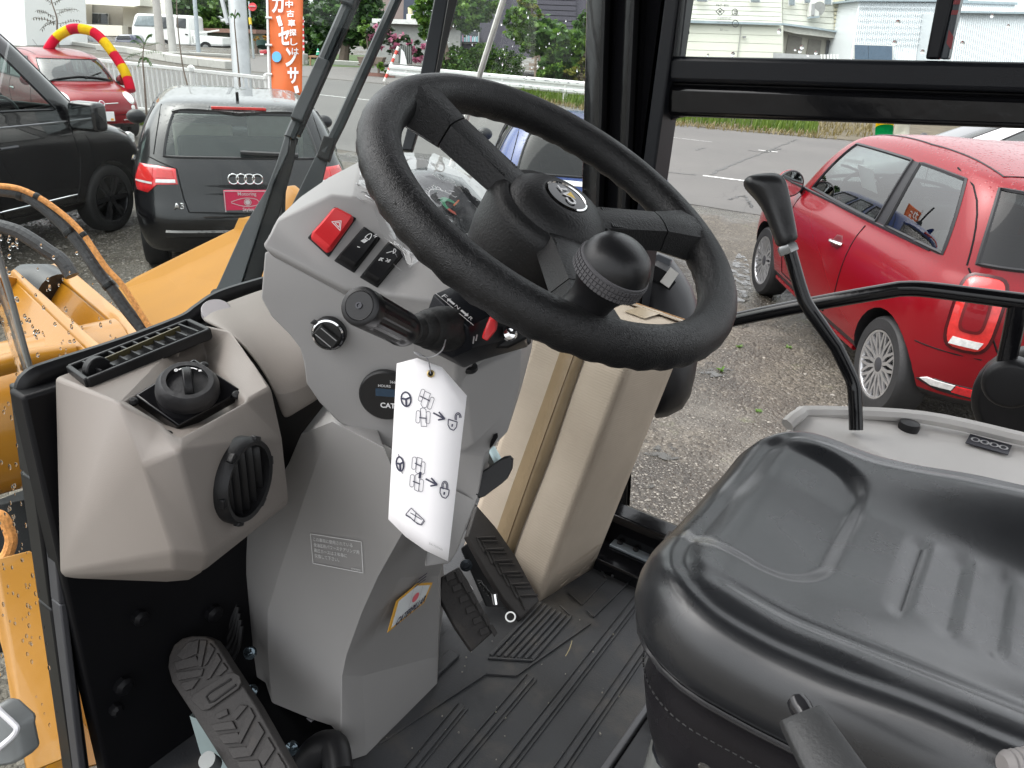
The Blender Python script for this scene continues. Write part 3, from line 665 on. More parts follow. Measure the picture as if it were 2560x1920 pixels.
part('mat_edge', MB().bx(-.565, -.545, .45, .74, F0 - .002, F0 + .006), matrub, bev=.002)
part('front_floor', MB().bx(-.75, -.60, .28, 1.15, F0 - .012, F0 - .004), matrub)
# crumbs of dirt on the mat
rnd = random.Random(12); m = MB()
for _ in range(60):
    p = fz(rnd.uniform(950, 1560), rnd.uniform(1520, 1915), .002)
    if -.54 < p.x < -.28: m.ball(p, rnd.uniform(.0006, .0016), 5, 4)
obj('dirt_crumbs', m, M('pale_grit', (.3, .28, .24), .8), fm, kind='stuff')
straw = spline([fz(1430, 1602, .004), fz(1424, 1622, .006), fz(1414, 1640, .004)], 4); obj('straw', MB().tube(straw, .0007, 5), M('straw', (.4, .33, .18), .7), fm)
# pedestal plate under the seat
part('seat_pedestal', MB().bx(-.252, .72, .30, 1.12, F0 - .01, F0 + .012), blackg, bev=.003)
part('pedestal_edge', MB().bx(-.262, -.253, .30, 1.12, F0 - .005, F0 + .02), M('grey_strip', (.10, .10, .105), .35), bev=.002)
part('mat_clip', MB().bx(-.285, -.265, .90, .94, F0, F0 + .012), black, bev=.002)
# ---- right hand console behind the seat
zc = EYE - .43
ks = dict(a=(1958, 1075, 'Z', zc - .02), b=(1990, 1040, 'Z', zc), c=(2035, 1028, 'Z', zc), d=(2304, 1042, 'Z', zc), e=(2560, 1097, 'Z', zc), e1=(2760, 1140, 'Z', zc), f=(2760, 1330, 'Z', zc), g=(2400, 1250, 'Z', zc), h=(2050, 1200, 'Z', zc), i=(1962, 1130, 'Z', zc - .02))
m = MB().shell(ks, [('a', 'b', 'c', 'd', 'e', 'e1', 'f', 'g', 'h', 'i')], (0, 0, -.30))
rc = part('side_console', m, M('pale_grey_plastic', (.50, .48, .46), .5, var=.04, bump=.2, bs=800), bev=.012, seg=3)
ledge = spline([pt((1968, 1062, 'Z', zc + .004)), pt((1995, 1040, 'Z', zc + .012)), pt((2040, 1030, 'Z', zc + .012)), pt((2304, 1043, 'Z', zc + .012)), pt((2560, 1098, 'Z', zc + .012)), pt((2700, 1130, 'Z', zc + .012))], 5)
obj('console_lip', MB().tube(ledge, .009, 8), M('pale_grey_lip', (.52, .5, .48), .5), rc)
f = fr((2413, 1108, 'Z', zc + .003), (2520, 1138, 'Z', zc + .003), (2424, 1088, 'Z', zc + .003))
dc = obj('decal', MB().prism([f(0, 0), f(1, 0), f(1, 1.1), f(0, 1.1)], f.n * .001), M('decal_black', (.02, .02, .03), .4), rc, bev=0)
for cx in (.18, .40, .62, .84): strokes(f, [arc(cx, .55, .09, 0, 360, 14, 2.2)], .0022, white_ink, rc, h=.0018)
strokes(f, [[(.45, .55), (.56, .55)]], .0015, white_ink, rc, h=.0018)
obj('console_knob', MB().lathe([(.012, 0), (.013, .006), (.012, .012), (0, .014)], pt((2269, 1077, 'Z', zc)), (0, 0, 1), 20), black, rc)
# ------------------------------------------------------------------ steering wheel
SC = P(1399, 519.5, .6715); SN = V((.49, -.02, .871)).normalized()
E1 = (V((0, 1, 0)) - SN * SN.y).normalized(); E2 = SN.cross(E1).normalized()
sw = thing('steering_wheel', 'black three-spoke steering wheel with a round spinner knob on its rim', 'steering wheel', tuple(SC - SN * .08))
def swang(x, y): q = PP(x, y, SC, SN) - SC; return math.atan2(q.dot(E2), q.dot(E1)), q.length
m = MB(); NR, NT = 180, 24; RM, RT = .1668, .0178; rings = []
for i in range(NR):
    th = 2 * math.pi * i / NR; rd = E1 * math.cos(th) + E2 * math.sin(th); ring = []
    for j in range(NT):
        ph = 2 * math.pi * j / NT
        w = max(0, -math.sin(ph) * .8 + math.cos(ph) * .35); r = RT * (1 + .055 * w * math.cos(46 * th))
        ring.append(SC + rd * (RM + r * math.cos(ph)) + SN * (r * 1.02 * math.sin(ph)))
    rings.append(ring)
m.ring(rings, loop=True)
def bar(m, dirv, r0, r1, w0, w1, t0, t1, h0, h1, n=5, curve=0):
    side = SN.cross(dirv); rings = []
    for i in range(n + 1):
        t = i / n; r = r0 + (r1 - r0) * t; w = w0 + (w1 - w0) * t; th = t0 + (t1 - t0) * t; h = h0 + (h1 - h0) * t + curve * 4 * t * (1 - t)
        c = SC + dirv * r + SN * h
        rings.append([c + side * (w * a) + SN * (th * b) for a, b in ((-.5, -.3), (-.34, .5), (-.12, .58), (.12, .58), (.34, .5), (.5, -.3), (.36, -.5), (-.36, -.5))])
    m.ring(rings)
spk = [swang(1080, 285)[0], swang(1672, 578)[0], swang(1452, 742)[0]]
for a in spk:
    d = E1 * math.cos(a) + E2 * math.sin(a)
    bar(m, d, .118, .163, .044, .066, .024, .030, -.003, .0, 5)
rim = obj('rim', m, wheelm, sw, sm=50)
for a in spk:
    d = E1 * math.cos(a) + E2 * math.sin(a); m = MB()
    bar(m, d, .038, .1165, .046, .0435, .020, .0235, -.012, -.003, 6)
    so_ = obj('spoke', m, spokem, sw, sm=40)
    m = MB(); side = SN.cross(d)
    for k in range(24):
        for s_ in (-1, 1):
            r = .055 + .0025 * k; c = SC + d * r + SN * (-.0102 + .0002 * k + .0122) + side * (.0095 * s_)
            m.box(c - SN * .001, (.0016, .009, .0012), Matrix((d, side, SN)).transposed())
    obj('spoke_ribbing', m, spokem, so_, kind='stuff')
HC = SC - SN * .02
m = MB().lathe([(.045, -.085), (.058, -.06), (.0635, -.025), (.0635, .004), (.060, .014), (.055, .0185), (.0505, .0195), (.0485, .0175), (.0475, .0185), (.046, .0215), (.036, .0285), (.024, .0325), (.0215, .0325), (.0205, .031), (0, .031)], HC, SN, 56)
hub = obj('hub', m, spokem, sw, sm=45)
obj('column_collar', MB().lathe([(.034, -.135), (.04, -.105), (.052, -.083), (.045, -.08)], HC, SN, 32), black, sw)
ec = HC + SN * .0322
obj('emblem_ring', MB().lathe([(.0198, -.001), (.0205, .0012), (.019, .0018), (.0185, .0006)], ec, SN, 36, cap=False), chrome, hub)
em_ = obj('emblem', MB().lathe([(.0186, -.001), (.0186, .0006), (0, .0014)], ec, SN, 36), M('emblem_black', (.006, .006, .007), .15), hub)
td = (PP(1428, 520, ec, SN) - PP(1392, 468, ec, SN)).normalized()     # the word runs down the badge from where we stand
td = -td
fe = Fr(ec + SN * .0012 - td * .0125 - SN.cross(td) * .0075, td * .025, SN.cross(td) * .015)
text('CAT', fe, white_ink, hub, 'emblem_lettering', h=.0009, box=(0, .05, 1, .95), bold=.035)
fills(fe, [[(.3, .08), (.7, .08), (.5, .55)]], M('emblem_yellow', (.75, .5, .03), .4), hub, 'emblem_triangle', h=.0013)
ka, kr = swang(1436, 728); kd = E1 * math.cos(ka) + E2 * math.sin(ka); KB = SC + kd * .148 + SN * .004
kl = obj('spinner_knob', MB().lathe([(.019, -.006), (.0175, .006), (.0165, .014), (.018, .022), (.0225, .031), (.0262, .0365), (.0268, .047), (.0262, .050), (.0245, .0555), (.0205, .0615), (.014, .0655), (.007, .0672), (0, .0675)], KB, SN, 48), knobm, sw, sm=40)
m = MB()
for row in range(3):
    for k in range(56):
        t = 2 * math.pi * k / 56; d = E1 * math.cos(t) + E2 * math.sin(t); s_ = SN.cross(d)
        m.box(KB + d * .0272 + SN * (.0375 + .0036 * row), (.0019, .0023, .0028), Matrix((d, s_, SN)).transposed())
obj('knob_grip_pads', m, gripm, kl, kind='stuff')
m = MB().lathe([(.0262, .0352), (.0273, .036), (.0273, .048), (.0262, .0488)], KB, SN, 48, cap=False); obj('knob_grip_ring', m, gripm, kl)

# ------------------------------------------------------------------ steering console (tilts as one)
LA = PY(651, 615, .45); LH = V((.17, .105, 0)).normalized(); LN = LH.cross(V((0, 0, 1))).normalized()
def PL(x, y, off=0): return PP(x, y, LA + LN * off, LN)
if LN.dot(CAM - LA) < 0: LN = -LN
con = thing('steering_console', 'grey steering column console with red and black rocker switches and a wrapped gauge cluster', 'console', tuple(PL(900, 1090) + V((.05, .1, -.1))))
A_ = PL(651, 615); B_ = PL(860, 723)
dv = V((-.25, .55, .80)).normalized()
pn = (B_ - A_).cross(dv).normalized(); pn = pn if pn.dot(CAM - A_) > 0 else -pn
def PN(x, y, off=0): return PP(x, y, A_ + pn * off, pn)
C_ = PN(1063, 636); D_ = PN(831, 483); A2 = PN(687, 549)
xs_ = C_.x
US = dict(A=A_, Ab=PL(656, 625), A2=A2, A3=PN(668, 585), B=B_, B2=PN(947, 735), C=C_, C1=PN(1010, 560), C2=PN(950, 515), D=D_, D2=PN(880, 490),
          H0=(748, 492, 'd', .80), H1=(820, 442, 'd', .85), H2=(900, 400, 'd', .89), H3=(998, 384, 'd', .93), H4=(1100, 402, 'd', .97), H5=(1195, 452, 'd', 1.0), H6=(1290, 560, 'd', 1.0),
          K1=(985, 490, 'd', .76), K2=(1055, 560, 'd', .755), K3=(1120, 640, 'd', .76), T1=(965, 440, 'd', .83), T2=(1060, 425, 'd', .88), T3=(1150, 450, 'd', .91), T4=(1215, 520, 'd', .90), K4=(1250, 650, 'd', .85),
          R1=(1160, 760, 'd', .72), R2=(1330, 740, 'd', .84))
US['B1'] = PL(858, 740)
m = MB().shell(US, [('A', 'B', 'D', 'A2', 'A3'), ('B', 'B2', 'C', 'C1', 'C2', 'D2', 'D'), ('A2', 'D', 'H0'), ('D', 'D2', 'H1', 'H0'), ('D2', 'H2', 'H1'), ('D2', 'C2', 'T1', 'H2'), ('T1', 'T2', 'H3', 'H2'), ('T2', 'T3', 'H4', 'H3'), ('T3', 'T4', 'H5', 'H4'), ('T4', 'K4', 'H6', 'H5'),
                    ('C2', 'C1', 'K1', 'T1'), ('C1', 'C', 'K2', 'K1'), ('C', 'R1', 'K3', 'K2'), ('K3', 'R1', 'R2', 'K4'), ('B2', 'R1', 'C'), ('T1', 'K1', 'K2', 'K3', 'K4', 'T4', 'T3', 'T2')],
               lambda k, p: p + (V((0, .02, -.022)) if k in ('A', 'B', 'B2', 'A3') else V((-.02, .03, -.09)) if k in ('A2', 'H0', 'H1', 'H2') else V((-.01, .0, -.14))))
us = obj('upper_shell', m, grey, con, bev=.009, seg=3, bang=14)
# gauge panel in its hood
gp = [pt(US[k]) for k in ('K1', 'K2', 'K3', 'K4', 'T4', 'T3', 'T2', 'T1')]
gc = sum(gp, V()) / 8; gn = (gp[3] - gp[7]).cross(gp[5] - gp[1]).normalized(); gn = gn if gn.dot(CAM - gc) > 0 else -gn
m = MB(); inner = [PP(*q, gc + gn * .003, gn) for q in ((1000, 505), (1060, 560), (1120, 625), (1235, 630), (1200, 530), (1145, 466), (1060, 440), (985, 455))]
m.ring([[p - gn * .004 for p in gp], [p + gn * .004 for p in gp], [p + (gc - p) * .06 + gn * .006 for p in gp], inner], cap=(True, True)); gpo = obj('gauge_panel', m, M('gauge_black', (.018, .02, .022), .25), con)
gf = gn
def gq(x, y, l=0): return PP(x, y, gc + gn * .0035 + gn * l, gn)
gu = (gq(1190, 500) - gq(1080, 540)).normalized(); gw = gn.cross(gu)
if (gq(1131, 460) - gq(1131, 520)).dot(gw) < 0: gw = -gw
G0 = gq(1131, 519)
def garc(r0, r1, a0, a1, mat, nm):
    m = MB(); n = 16
    for i in range(n):
        t0, t1 = R_(a0 + (a1 - a0) * i / n), R_(a0 + (a1 - a0) * (i + 1) / n)
        q = lambda r, t: G0 + gu * (r * math.cos(t)) + gw * (r * math.sin(t)) + gn * .001
        m.poly([q(r0, t0), q(r1, t0), q(r1, t1), q(r0, t1)])
    obj(nm, m, mat, gpo, sm=0)
garc(.010, .0165, 5, 180, M('gauge_green', (.0, .30, .12), .5), 'green_scale')
garc(.010, .0165, 180, 225, M('gauge_red', (.6, .08, .03), .5), 'red_scale')
obj('needle', MB().beam(G0 + gn * .003, G0 + gu * .022 + gw * .004 + gn * .003, .0018, .001, up=gn), M('needle_orange', (.75, .16, .03), .4), gpo)
fg = Fr(G0 - gu * .03 + gw * .022, gu * .012, gw * .009); text('1/2', fg, white_ink, gpo, h=.001)
fg = Fr(G0 + gu * .012 + gw * .024, gu * .010, gw * .008); text('2', fg, white_ink, gpo, h=.001)
garc(.030, .0312, 20, 160, white_ink, 'scale_line')
for k in range(12): m = MB().beam(G0 + gu * (.032 * math.cos(R_(20 + 12 * k))) + gw * (.032 * math.sin(R_(20 + 12 * k))) + gn * .001, G0 + gu * (.0345 * math.cos(R_(20 + 12 * k))) + gw * (.0345 * math.sin(R_(20 + 12 * k))) + gn * .001, .0006, .0004, up=gn); obj('scale_tick', m, white_ink, gpo)
# lower housing
LS = dict(a=PL(660, 628, -.006), b=PL(650, 745, -.006), c=PL(676, 792, -.006), d=PL(722, 838, -.006), e=PL(748, 872, -.006), f=PL(757, 905, -.006), g=PL(764, 960, -.006), h=PL(797, 1008, -.006), i=PL(843, 1056, -.006), j=PL(975, 1122, -.008), k=PL(1080, 1190, -.01),
          l=PL(1150, 1130, -.004), m=PL(1146, 948, -.004), n=PL(1098, 915, -.012), o=PL(950, 800, -.010), p=PL(858, 735, -.008), q=PL(1152, 1240, -.01))
nx = PL(1150, 950); rx = V((.02, .11, 0))
def PRr(x, y, off=0): n_ = V((.97, -.2, .12)).normalized(); return PP(x, y, nx + n_ * off, n_)
LS.update(r=PRr(1303, 872), s=PRr(1300, 960), t=PRr(1268, 1082), u=PRr(1212, 1140), v=PRr(1195, 1246), w=PRr(1140, 1385), x=PRr(1122, 1412), y=PRr(1060, 1420), z=PRr(1068, 1360), f1=PRr(1172, 1000), f2=PRr(1262, 960), f3=PRr(1260, 1035), f4=PRr(1185, 1110),
          tt=pt((1235, 820, 'd', .86)), ta=pt((1120, 800, 'd', .80)))
m = MB().shell(LS, [('a', 'b', 'c', 'd', 'e', 'f', 'g', 'h', 'i', 'j', 'o', 'p'), ('j', 'k', 'l', 'm', 'n', 'o'), ('k', 'q', 'l'), ('m', 'l', 'f4', 'f1'), ('m', 'f1', 'f2', 'r'), ('r', 'f2', 'f3', 's'), ('f3', 'f4', 'l', 'u', 't', 's'), ('f1', 'f4', 'f3', 'f2'), ('l', 'q', 'v', 'u'), ('q', 'k', 'z', 'y', 'x', 'w', 'v'), ('n', 'm', 'r', 'tt', 'ta')],
               lambda k, p: p + (V((-.03, .20, 0)) if k in ('a', 'b', 'c', 'd', 'e', 'f', 'g', 'h', 'i', 'j', 'o', 'p') else V((-.05, .10, -.0))))
lo = obj('lower_housing', m, grey, con, bev=.006, seg=3, bang=14)
# slot in the rear face for the tilt lever
obj('lever_slot', MB().prism([PRr(x, y, .001) for x, y in ((1243, 1082), (1244, 1092), (1232, 1112), (1224, 1120), (1226, 1105), (1234, 1086))], (.0005, 0, 0)), void, con, sm=0)
for x, y in ((1172, 921), (1308, 852)): obj('screw', MB().lathe([(.0085, -.001), (.0095, .001), (.0085, .004), (.004, .0045), (.003, .002), (0, .002)], pt((x, y, 'd', .775 if x < 1200 else .86)), (.2, -.1, .95), 16), black, con)
# rocker switches
def rocker(px, mat, label, nm='rocker_switch', h=.0095):
    q = [PN(x, y) for x, y in px]; c = sum(q, V()) / 4
    socket = [c + (p - c) * 1.05 - pn * .001 for p in q]
    sk = obj('switch_bezel', MB().prism(socket, pn * .003), black, con, bev=.0008)
    # cap: bottom outline, top smaller; the far half stands proud
    e0, e1, e2, e3 = q       # e0,e1 the lower end; e2,e3 the upper end
    def lerp(a, b, t): return a + (b - a) * t
    rings = []
    for t, hh, ins in ((0, .003, .12), (.04, .0075, .05), (.12, .0105, 0), (.35, .0088, 0), (.52, .0082, 0), (.75, .0095, 0), (.90, .0105, 0), (.97, .0085, .05), (1, .004, .12)):
        L_, R2 = lerp(e0, e3, t), lerp(e1, e2, t); a, b = lerp(L_, R2, ins), lerp(R2, L_, ins); w = (b - a)
        rings.append([a, a + w * .02 + pn * hh * .65, a + w * .12 + pn * hh, b - w * .12 + pn * hh, b - w * .02 + pn * hh * .65, b])
    m = MB().ring(rings); ro = obj(nm, m, mat, con, sm=32, label=label)
    F = Fr(lerp(e0, e0, 0) + pn * .0086, e1 - e0, e3 - e0); F.n = pn
    return ro, F
r1, f1 = rocker(((772, 594), (822, 640), (888, 548), (836, 521)), redp, 'red hazard light rocker switch')
r2, f2 = rocker(((838, 651), (886, 680), (949, 598), (909, 570)), black, 'black work light rocker switch')
r3, f3 = rocker(((902, 692), (944, 717), (1009, 638), (970, 608)), black, 'black headlight rocker switch')
strokes(f1, [[(.34, .62), (.78, .60), (.58, .80)], [(.45, .65), (.68, .64), (.575, .74)]], .0007, white_ink, r1, closed=(0, 1), h=.0016)
LB_ = lambda ox, oy, s: [[(ox, oy), (ox + .22 * s, oy)], arc(ox + .11 * s, oy, .11 * s, 0, 180, 10, 1.4)] + [[(ox + .04 * s + .05 * s * k, oy - .03 * s), (ox - .02 * s + .05 * s * k, oy - .13 * s)] for k in range(4)]
strokes(f2, LB_(.42, .74, .95) + [[(.74, .86), (.80, .91)], [(.67, .88), (.73, .93)], [(.44, .46), (.54, .475)]], .0007, white_ink, r2, h=.0022)
strokes(f3, [arc(.56, .82, .10, -60, 120, 10, .6), [(.61, .77), (.51, .87)]] + [[(.42 + .035 * k, .74 + .022 * k), (.34 + .035 * k, .70 + .022 * k)] for k in range(4)] + [arc(.40, .52, .055, 90, 300, 8, .6), arc(.56, .56, .055, 270, 480, 8, .6)] + [[(.25, .46 + .03 * k), (.32, .48 + .03 * k)] for k in range(3)] + [[(.66, .53 + .03 * k), (.73, .55 + .03 * k)] for k in range(3)], .0007, white_ink, r3, h=.0022)
# ignition cap
ic = PL(824, 832); iu = LH; iw = LN.cross(LH)
ig = obj('key_switch', MB().lathe([(.0168, -.002), (.0168, .004), (.0155, .005), (.0, .005)], ic, LN, 32), black, con)
obj('key_ring', MB().lathe([(.0152, .004), (.0158, .0065), (.0142, .0075), (.0135, .0055)], ic, LN, 32, cap=False), chrome, ig)
m = MB().lathe([(.0132, .004), (.0132, .0065), (0, .0068)], ic, LN, 28)
kd_ = (PL(845, 812) - PL(800, 862)).normalized(); kd2 = LN.cross(kd_)
m.box(ic + LN * .009, (.023, .0125, .008), Matrix((kd2, kd_, LN)).transposed()); kc_ = obj('key_cap', m, rubber, ig, bev=.001)
m = MB()
for s_ in (-.0045, .0045): m.box(ic + LN * .0132 + kd_ * s_, (.019, .0008, .0008), Matrix((kd2, kd_, LN)).transposed())
obj('cap_line', m, grey_ink, kc_, kind='stuff')
m = MB().prism([PL(x, y, .004) for x, y in ((776, 806), (786, 797), (803, 806), (818, 812), (808, 832), (796, 826), (790, 812))], LN * .003); obj('cap_tab', m, rubber, ig, bev=.001)
# hour meter
hc = PL(965, 986, -.002)
hm_ = obj('hour_meter', MB().lathe([(.0272, -.002), (.0272, .003), (.0255, .0048), (0, .0048)], hc, LN, 40), M('meter_black', (.012, .012, .013), .4), con)
up2 = LN.cross(-LH) if LN.cross(-LH).z > 0 else -LN.cross(-LH); hr = LH
F = Fr(hc - hr * .024 - up2 * .024, hr * .048, up2 * .048)
fills(F, [[(.30, .50), (.95, .50), (.95, .68), (.30, .68)]], M('lcd', (.03, .06, .10), .12), hm_, 'display', h=.0052)
text('HOURS', F, white_ink, hm_, h=.0052, box=(.36, .71, .62, .78)); text('366-0337', F, white_ink, hm_, h=.0052, box=(.55, .82, .98, .88)); text('CAT', F, white_ink, hm_, h=.0052, box=(.40, .22, .72, .37), bold=.03)
# F N R selector box and the warning symbols on it
SB = dict(a=(1083, 735, 'd', .655), b=(1150, 707, 'd', .70), c=(1285, 760, 'd', .70), d=(1170, 818, 'd', .64), e=(1130, 895, 'd', .665), f=(1040, 850, 'd', .685), g=(1305, 840, 'd', .72), h=(1180, 872, 'd', .655))
m = MB().shell(SB, [('a', 'd', 'c', 'b'), ('a', 'f', 'e', 'd'), ('d', 'e', 'h'), ('d', 'h', 'g', 'c')], (-.02, .045, -.03))
sbx = obj('selector_box', m, blackm, con, bev=.0015)
f = fr((1098, 744, 'd', .653), (1176, 810, 'd', .641), (1115, 733, 'd', .664))
text('F', f, white_ink, sbx, h=.0012, box=(.02, .15, .12, .7)); text('N', f, white_ink, sbx, h=.0012, box=(.42, .15, .54, .7)); text('R', f, white_ink, sbx, h=.0012, box=(.86, .15, .96, .7))
fills(f, [[(.15, .42), (.22, .12), (.22, .30), (.38, .30), (.38, .56), (.22, .56), (.22, .76)], [(.83, .42), (.76, .12), (.76, .30), (.60, .30), (.60, .56), (.76, .56), (.76, .76)]], white_ink, sbx, 'printed_arrow', h=.0012)
strokes(f, [[(-.12, -.02), (1.08, -.02)]], .0008, white_ink, sbx, h=.0012)
m = MB().prism([P(x, y, .642) for x, y in ((1222, 800), (1240, 797), (1242, 826), (1218, 855), (1203, 846))], -CF * -.0001 + V((-.006, .010, .0))); obj('selector_lock', m, redp, con, bev=.0015, label='red slide lock on the selector box')
m = MB().lathe([(.0065, 0), (.007, .003), (.005, .007), (0, .008)], P(1274, 834, .69), (.5, -.75, .3), 16); obj('screw', m, chrome, con)
m = MB().prism([P(x, y, .70) for x, y in ((1226, 800), (1318, 770), (1322, 846), (1270, 872), (1200, 872))], (-.02, .03, -.01)); obj('selector_bracket', m, black, con, bev=.003)
for q_ in ([(.1, 0), (.3, 1)], [(.45, .2), (.65, 1)]): strokes(fr((1180, 862, 'd', .648), (1202, 850, 'd', .651), (1178, 848, 'd', .650)), [q_], .0012, grey_ink, sbx, h=.002)
# clear film wrapped over the gauges
rnd = random.Random(4)
def filmpatch(name, rows, amp, sd, sub=2, mat=None):
    r_ = random.Random(sd); m = MB()
    G = [[pt(q) + V((r_.uniform(-amp, amp), r_.uniform(-amp, amp), r_.uniform(-amp, amp) * 1.4)) for q in r] for r in rows]
    # refine with wrinkles
    H = []
    nr, nc = len(G), len(G[0]); K = 7
    for i in range((nr - 1) * K + 1):
        row = []
        for j in range((nc - 1) * K + 1):
            a, u = divmod(i, K); b, v = divmod(j, K); u /= K; v /= K; a2, b2 = min(a + 1, nr - 1), min(b + 1, nc - 1)
            p = G[a][b] * (1 - u) * (1 - v) + G[a2][b] * u * (1 - v) + G[a][b2] * (1 - u) * v + G[a2][b2] * u * v
            row.append(p + V((r_.gauss(0, 1), r_.gauss(0, 1), r_.gauss(0, 1))) * amp * .10)
        H.append(row)
    m.ring(H, closed=False); return obj(name, m, mat or film, wrap, sm=50)
wrap = thing('clear_film_wrap', 'crinkled clear plastic film wrapped over the gauge cluster behind the steering wheel', 'plastic film', tuple(gc - V((0, 0, .05))))
filmpatch('film_sheet', [[(905, 398, 'd', .86), (985, 372, 'd', .89), (1090, 380, 'd', .92), (1180, 425, 'd', .94), (1240, 500, 'd', .93)],
                         [(900, 470, 'd', .78), (985, 440, 'd', .81), (1075, 430, 'd', .84), (1165, 470, 'd', .86), (1235, 560, 'd', .84)],
                         [(960, 510, 'd', .735), (1020, 520, 'd', .745), (1080, 530, 'd', .76), (1160, 560, 'd', .78), (1235, 620, 'd', .78)],
                         [(1010, 575, 'd', .715), (1050, 590, 'd', .72), (1110, 610, 'd', .73), (1165, 640, 'd', .74), (1235, 660, 'd', .75)]], .004, 3)
crink = M('film_glint', (.75, .76, .78), .12, var=.1, spec=1)  # pale slivers paint in the glints along the creased film
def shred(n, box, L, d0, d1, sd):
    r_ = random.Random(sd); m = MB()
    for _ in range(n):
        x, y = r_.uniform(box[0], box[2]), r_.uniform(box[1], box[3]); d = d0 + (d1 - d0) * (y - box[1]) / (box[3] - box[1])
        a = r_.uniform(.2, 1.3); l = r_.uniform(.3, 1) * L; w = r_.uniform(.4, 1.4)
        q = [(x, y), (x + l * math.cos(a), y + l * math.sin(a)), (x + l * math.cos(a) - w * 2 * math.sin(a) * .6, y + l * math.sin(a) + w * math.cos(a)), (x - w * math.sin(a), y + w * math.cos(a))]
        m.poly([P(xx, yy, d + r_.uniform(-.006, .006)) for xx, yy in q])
    return obj('crease_glint', m, crink, wrap, kind='stuff', sm=0)
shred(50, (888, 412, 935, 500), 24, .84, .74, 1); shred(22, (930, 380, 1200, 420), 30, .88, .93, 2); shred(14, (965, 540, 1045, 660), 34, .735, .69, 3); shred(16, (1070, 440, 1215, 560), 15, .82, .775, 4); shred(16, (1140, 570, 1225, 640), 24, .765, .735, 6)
filmpatch('film_flap', [[(935, 515, 'd', .733), (960, 540, 'd', .73), (1000, 580, 'd', .725)], [(960, 590, 'd', .705), (985, 605, 'd', .70), (1020, 625, 'd', .70)], [(1000, 625, 'd', .69), (1030, 640, 'd', .685), (1060, 640, 'd', .685)], [(1022, 662, 'd', .672), (1034, 660, 'd', .672), (1060, 646, 'd', .674)]], .002, 9)
# ------------------------------------------------------------------ direction lever
dl = thing('direction_lever', 'black forward and reverse lever with a ribbed cylindrical grip and rubber boot', 'lever', tuple(P(1110, 880, .66)))
g0, g1, g2 = P(898, 764, .515), P(1012, 824, .60), P(1118, 822, .655)
ax = (g1 - g0).normalized(); Lg = (g1 - g0).length
u_, w_ = MB().frame(ax)
rings = []
prof = [(.0120, 0), (.0138, .0015), (.0141, .004), (.0141, .010), (.0139, .013)]
for r, h in prof: rings.append([g0 + ax * h + (u_ * math.cos(2 * math.pi * k / 60) + w_ * math.sin(2 * math.pi * k / 60)) * r for k in range(60)])
for h in [.014 + (Lg - .030) * i / 8 for i in range(9)]:
    rings.append([g0 + ax * h + (u_ * math.cos(2 * math.pi * k / 60) + w_ * math.sin(2 * math.pi * k / 60)) * (.0141 - (.0016 if (k % 6) in (0, 1, 2) else 0)) for k in range(60)])
for r, h in ((.0141, Lg - .014), (.0145, Lg - .008), (.0142, Lg - .003), (.0125, Lg), (.006, Lg + .002)): rings.append([g0 + ax * h + (u_ * math.cos(2 * math.pi * k / 60) + w_ * math.sin(2 * math.pi * k / 60)) * r for k in range(60)])
gp_ = obj('grip', MB().ring(rings), knobm, dl, sm=40)
obj('end_cap', MB().lathe([(.0105, 0), (.0102, .0006), (.0098, .0003), (.002, .0003)], g0, -ax, 40), knobm, gp_)
obj('cap_screw', MB().lathe([(.0024, 0), (.0024, .0008), (.0013, .0008), (.0011, -.0002), (0, -.0002)], g0 - ax * .0004, -ax, 16), M('screw_grey', (.05, .05, .055), .3, .7), gp_)
ax2 = (g2 - g1).normalized(); Lb = (g2 - g1).length
prof = [(r * .77, h) for r, h in ((.008, -.004), (.0105, .003), (.0105, .008), (.0135, .010), (.0145, .015), (.014, .018), (.0175, .021), (.019, .027), (.0185, .030), (.022, .034), (.0235, .041), (.0225, .046), (.025, .050), (.0255, Lb), (.024, Lb + .006))]
obj('rubber_boot', MB().lathe(prof, g1, ax2, 36), rubber, dl)
# ------------------------------------------------------------------ warning tag on its wire
tg = thing('warning_tag', 'white card tag with steering lock drawings hanging from the direction lever', 'tag', tuple(P(1045, 1400, .60)))
def TG(x, y, l=0):   # gently curled card
    d = .612 - .000045 * (x - 985) + .00000012 * (y - 1120) ** 2 + .00000030 * (x - 1070) ** 2
    return P(x, y, d - l)
Lt, Rt = ((992, 909), (971, 1298)), ((1167, 989), (1120, 1403))
top = [(992, 909), (1043, 895), (1105, 918), (1167, 989)]; bot = [(971, 1298), (1015, 1342), (1062, 1375), (1120, 1403)]
m = MB(); rows = []
for i in range(13):
    t = i / 12; rows.append([TG(a[0] + (b[0] - a[0]) * t, a[1] + (b[1] - a[1]) * t) for a, b in zip(top, bot)])
rows = [[rows[i][0]] + [TG(0, 0)] * 0 + rows[i][1:] for i in range(13)]
m.ring(rows, closed=False); cardo = obj('card', m, paper, tg, solid=.0005)
def tl(paths, w=.0006, closed=(), nm='printed_symbol', mat=black_ink):
    m = MB()
    for i, Pth in enumerate(paths):
        q = list(Pth) + ([Pth[0]] if i in closed else [])
        for a, b in zip(q, q[1:]):
            pa_, pb_ = TG(*a, .0012), TG(*b, .0012); n_ = -CF; e = n_.cross((pb_ - pa_).normalized()) * (w / 2); m.poly([pa_ + e, pa_ - e, pb_ - e, pb_ + e])
    return obj(nm, m, mat, cardo, sm=0)
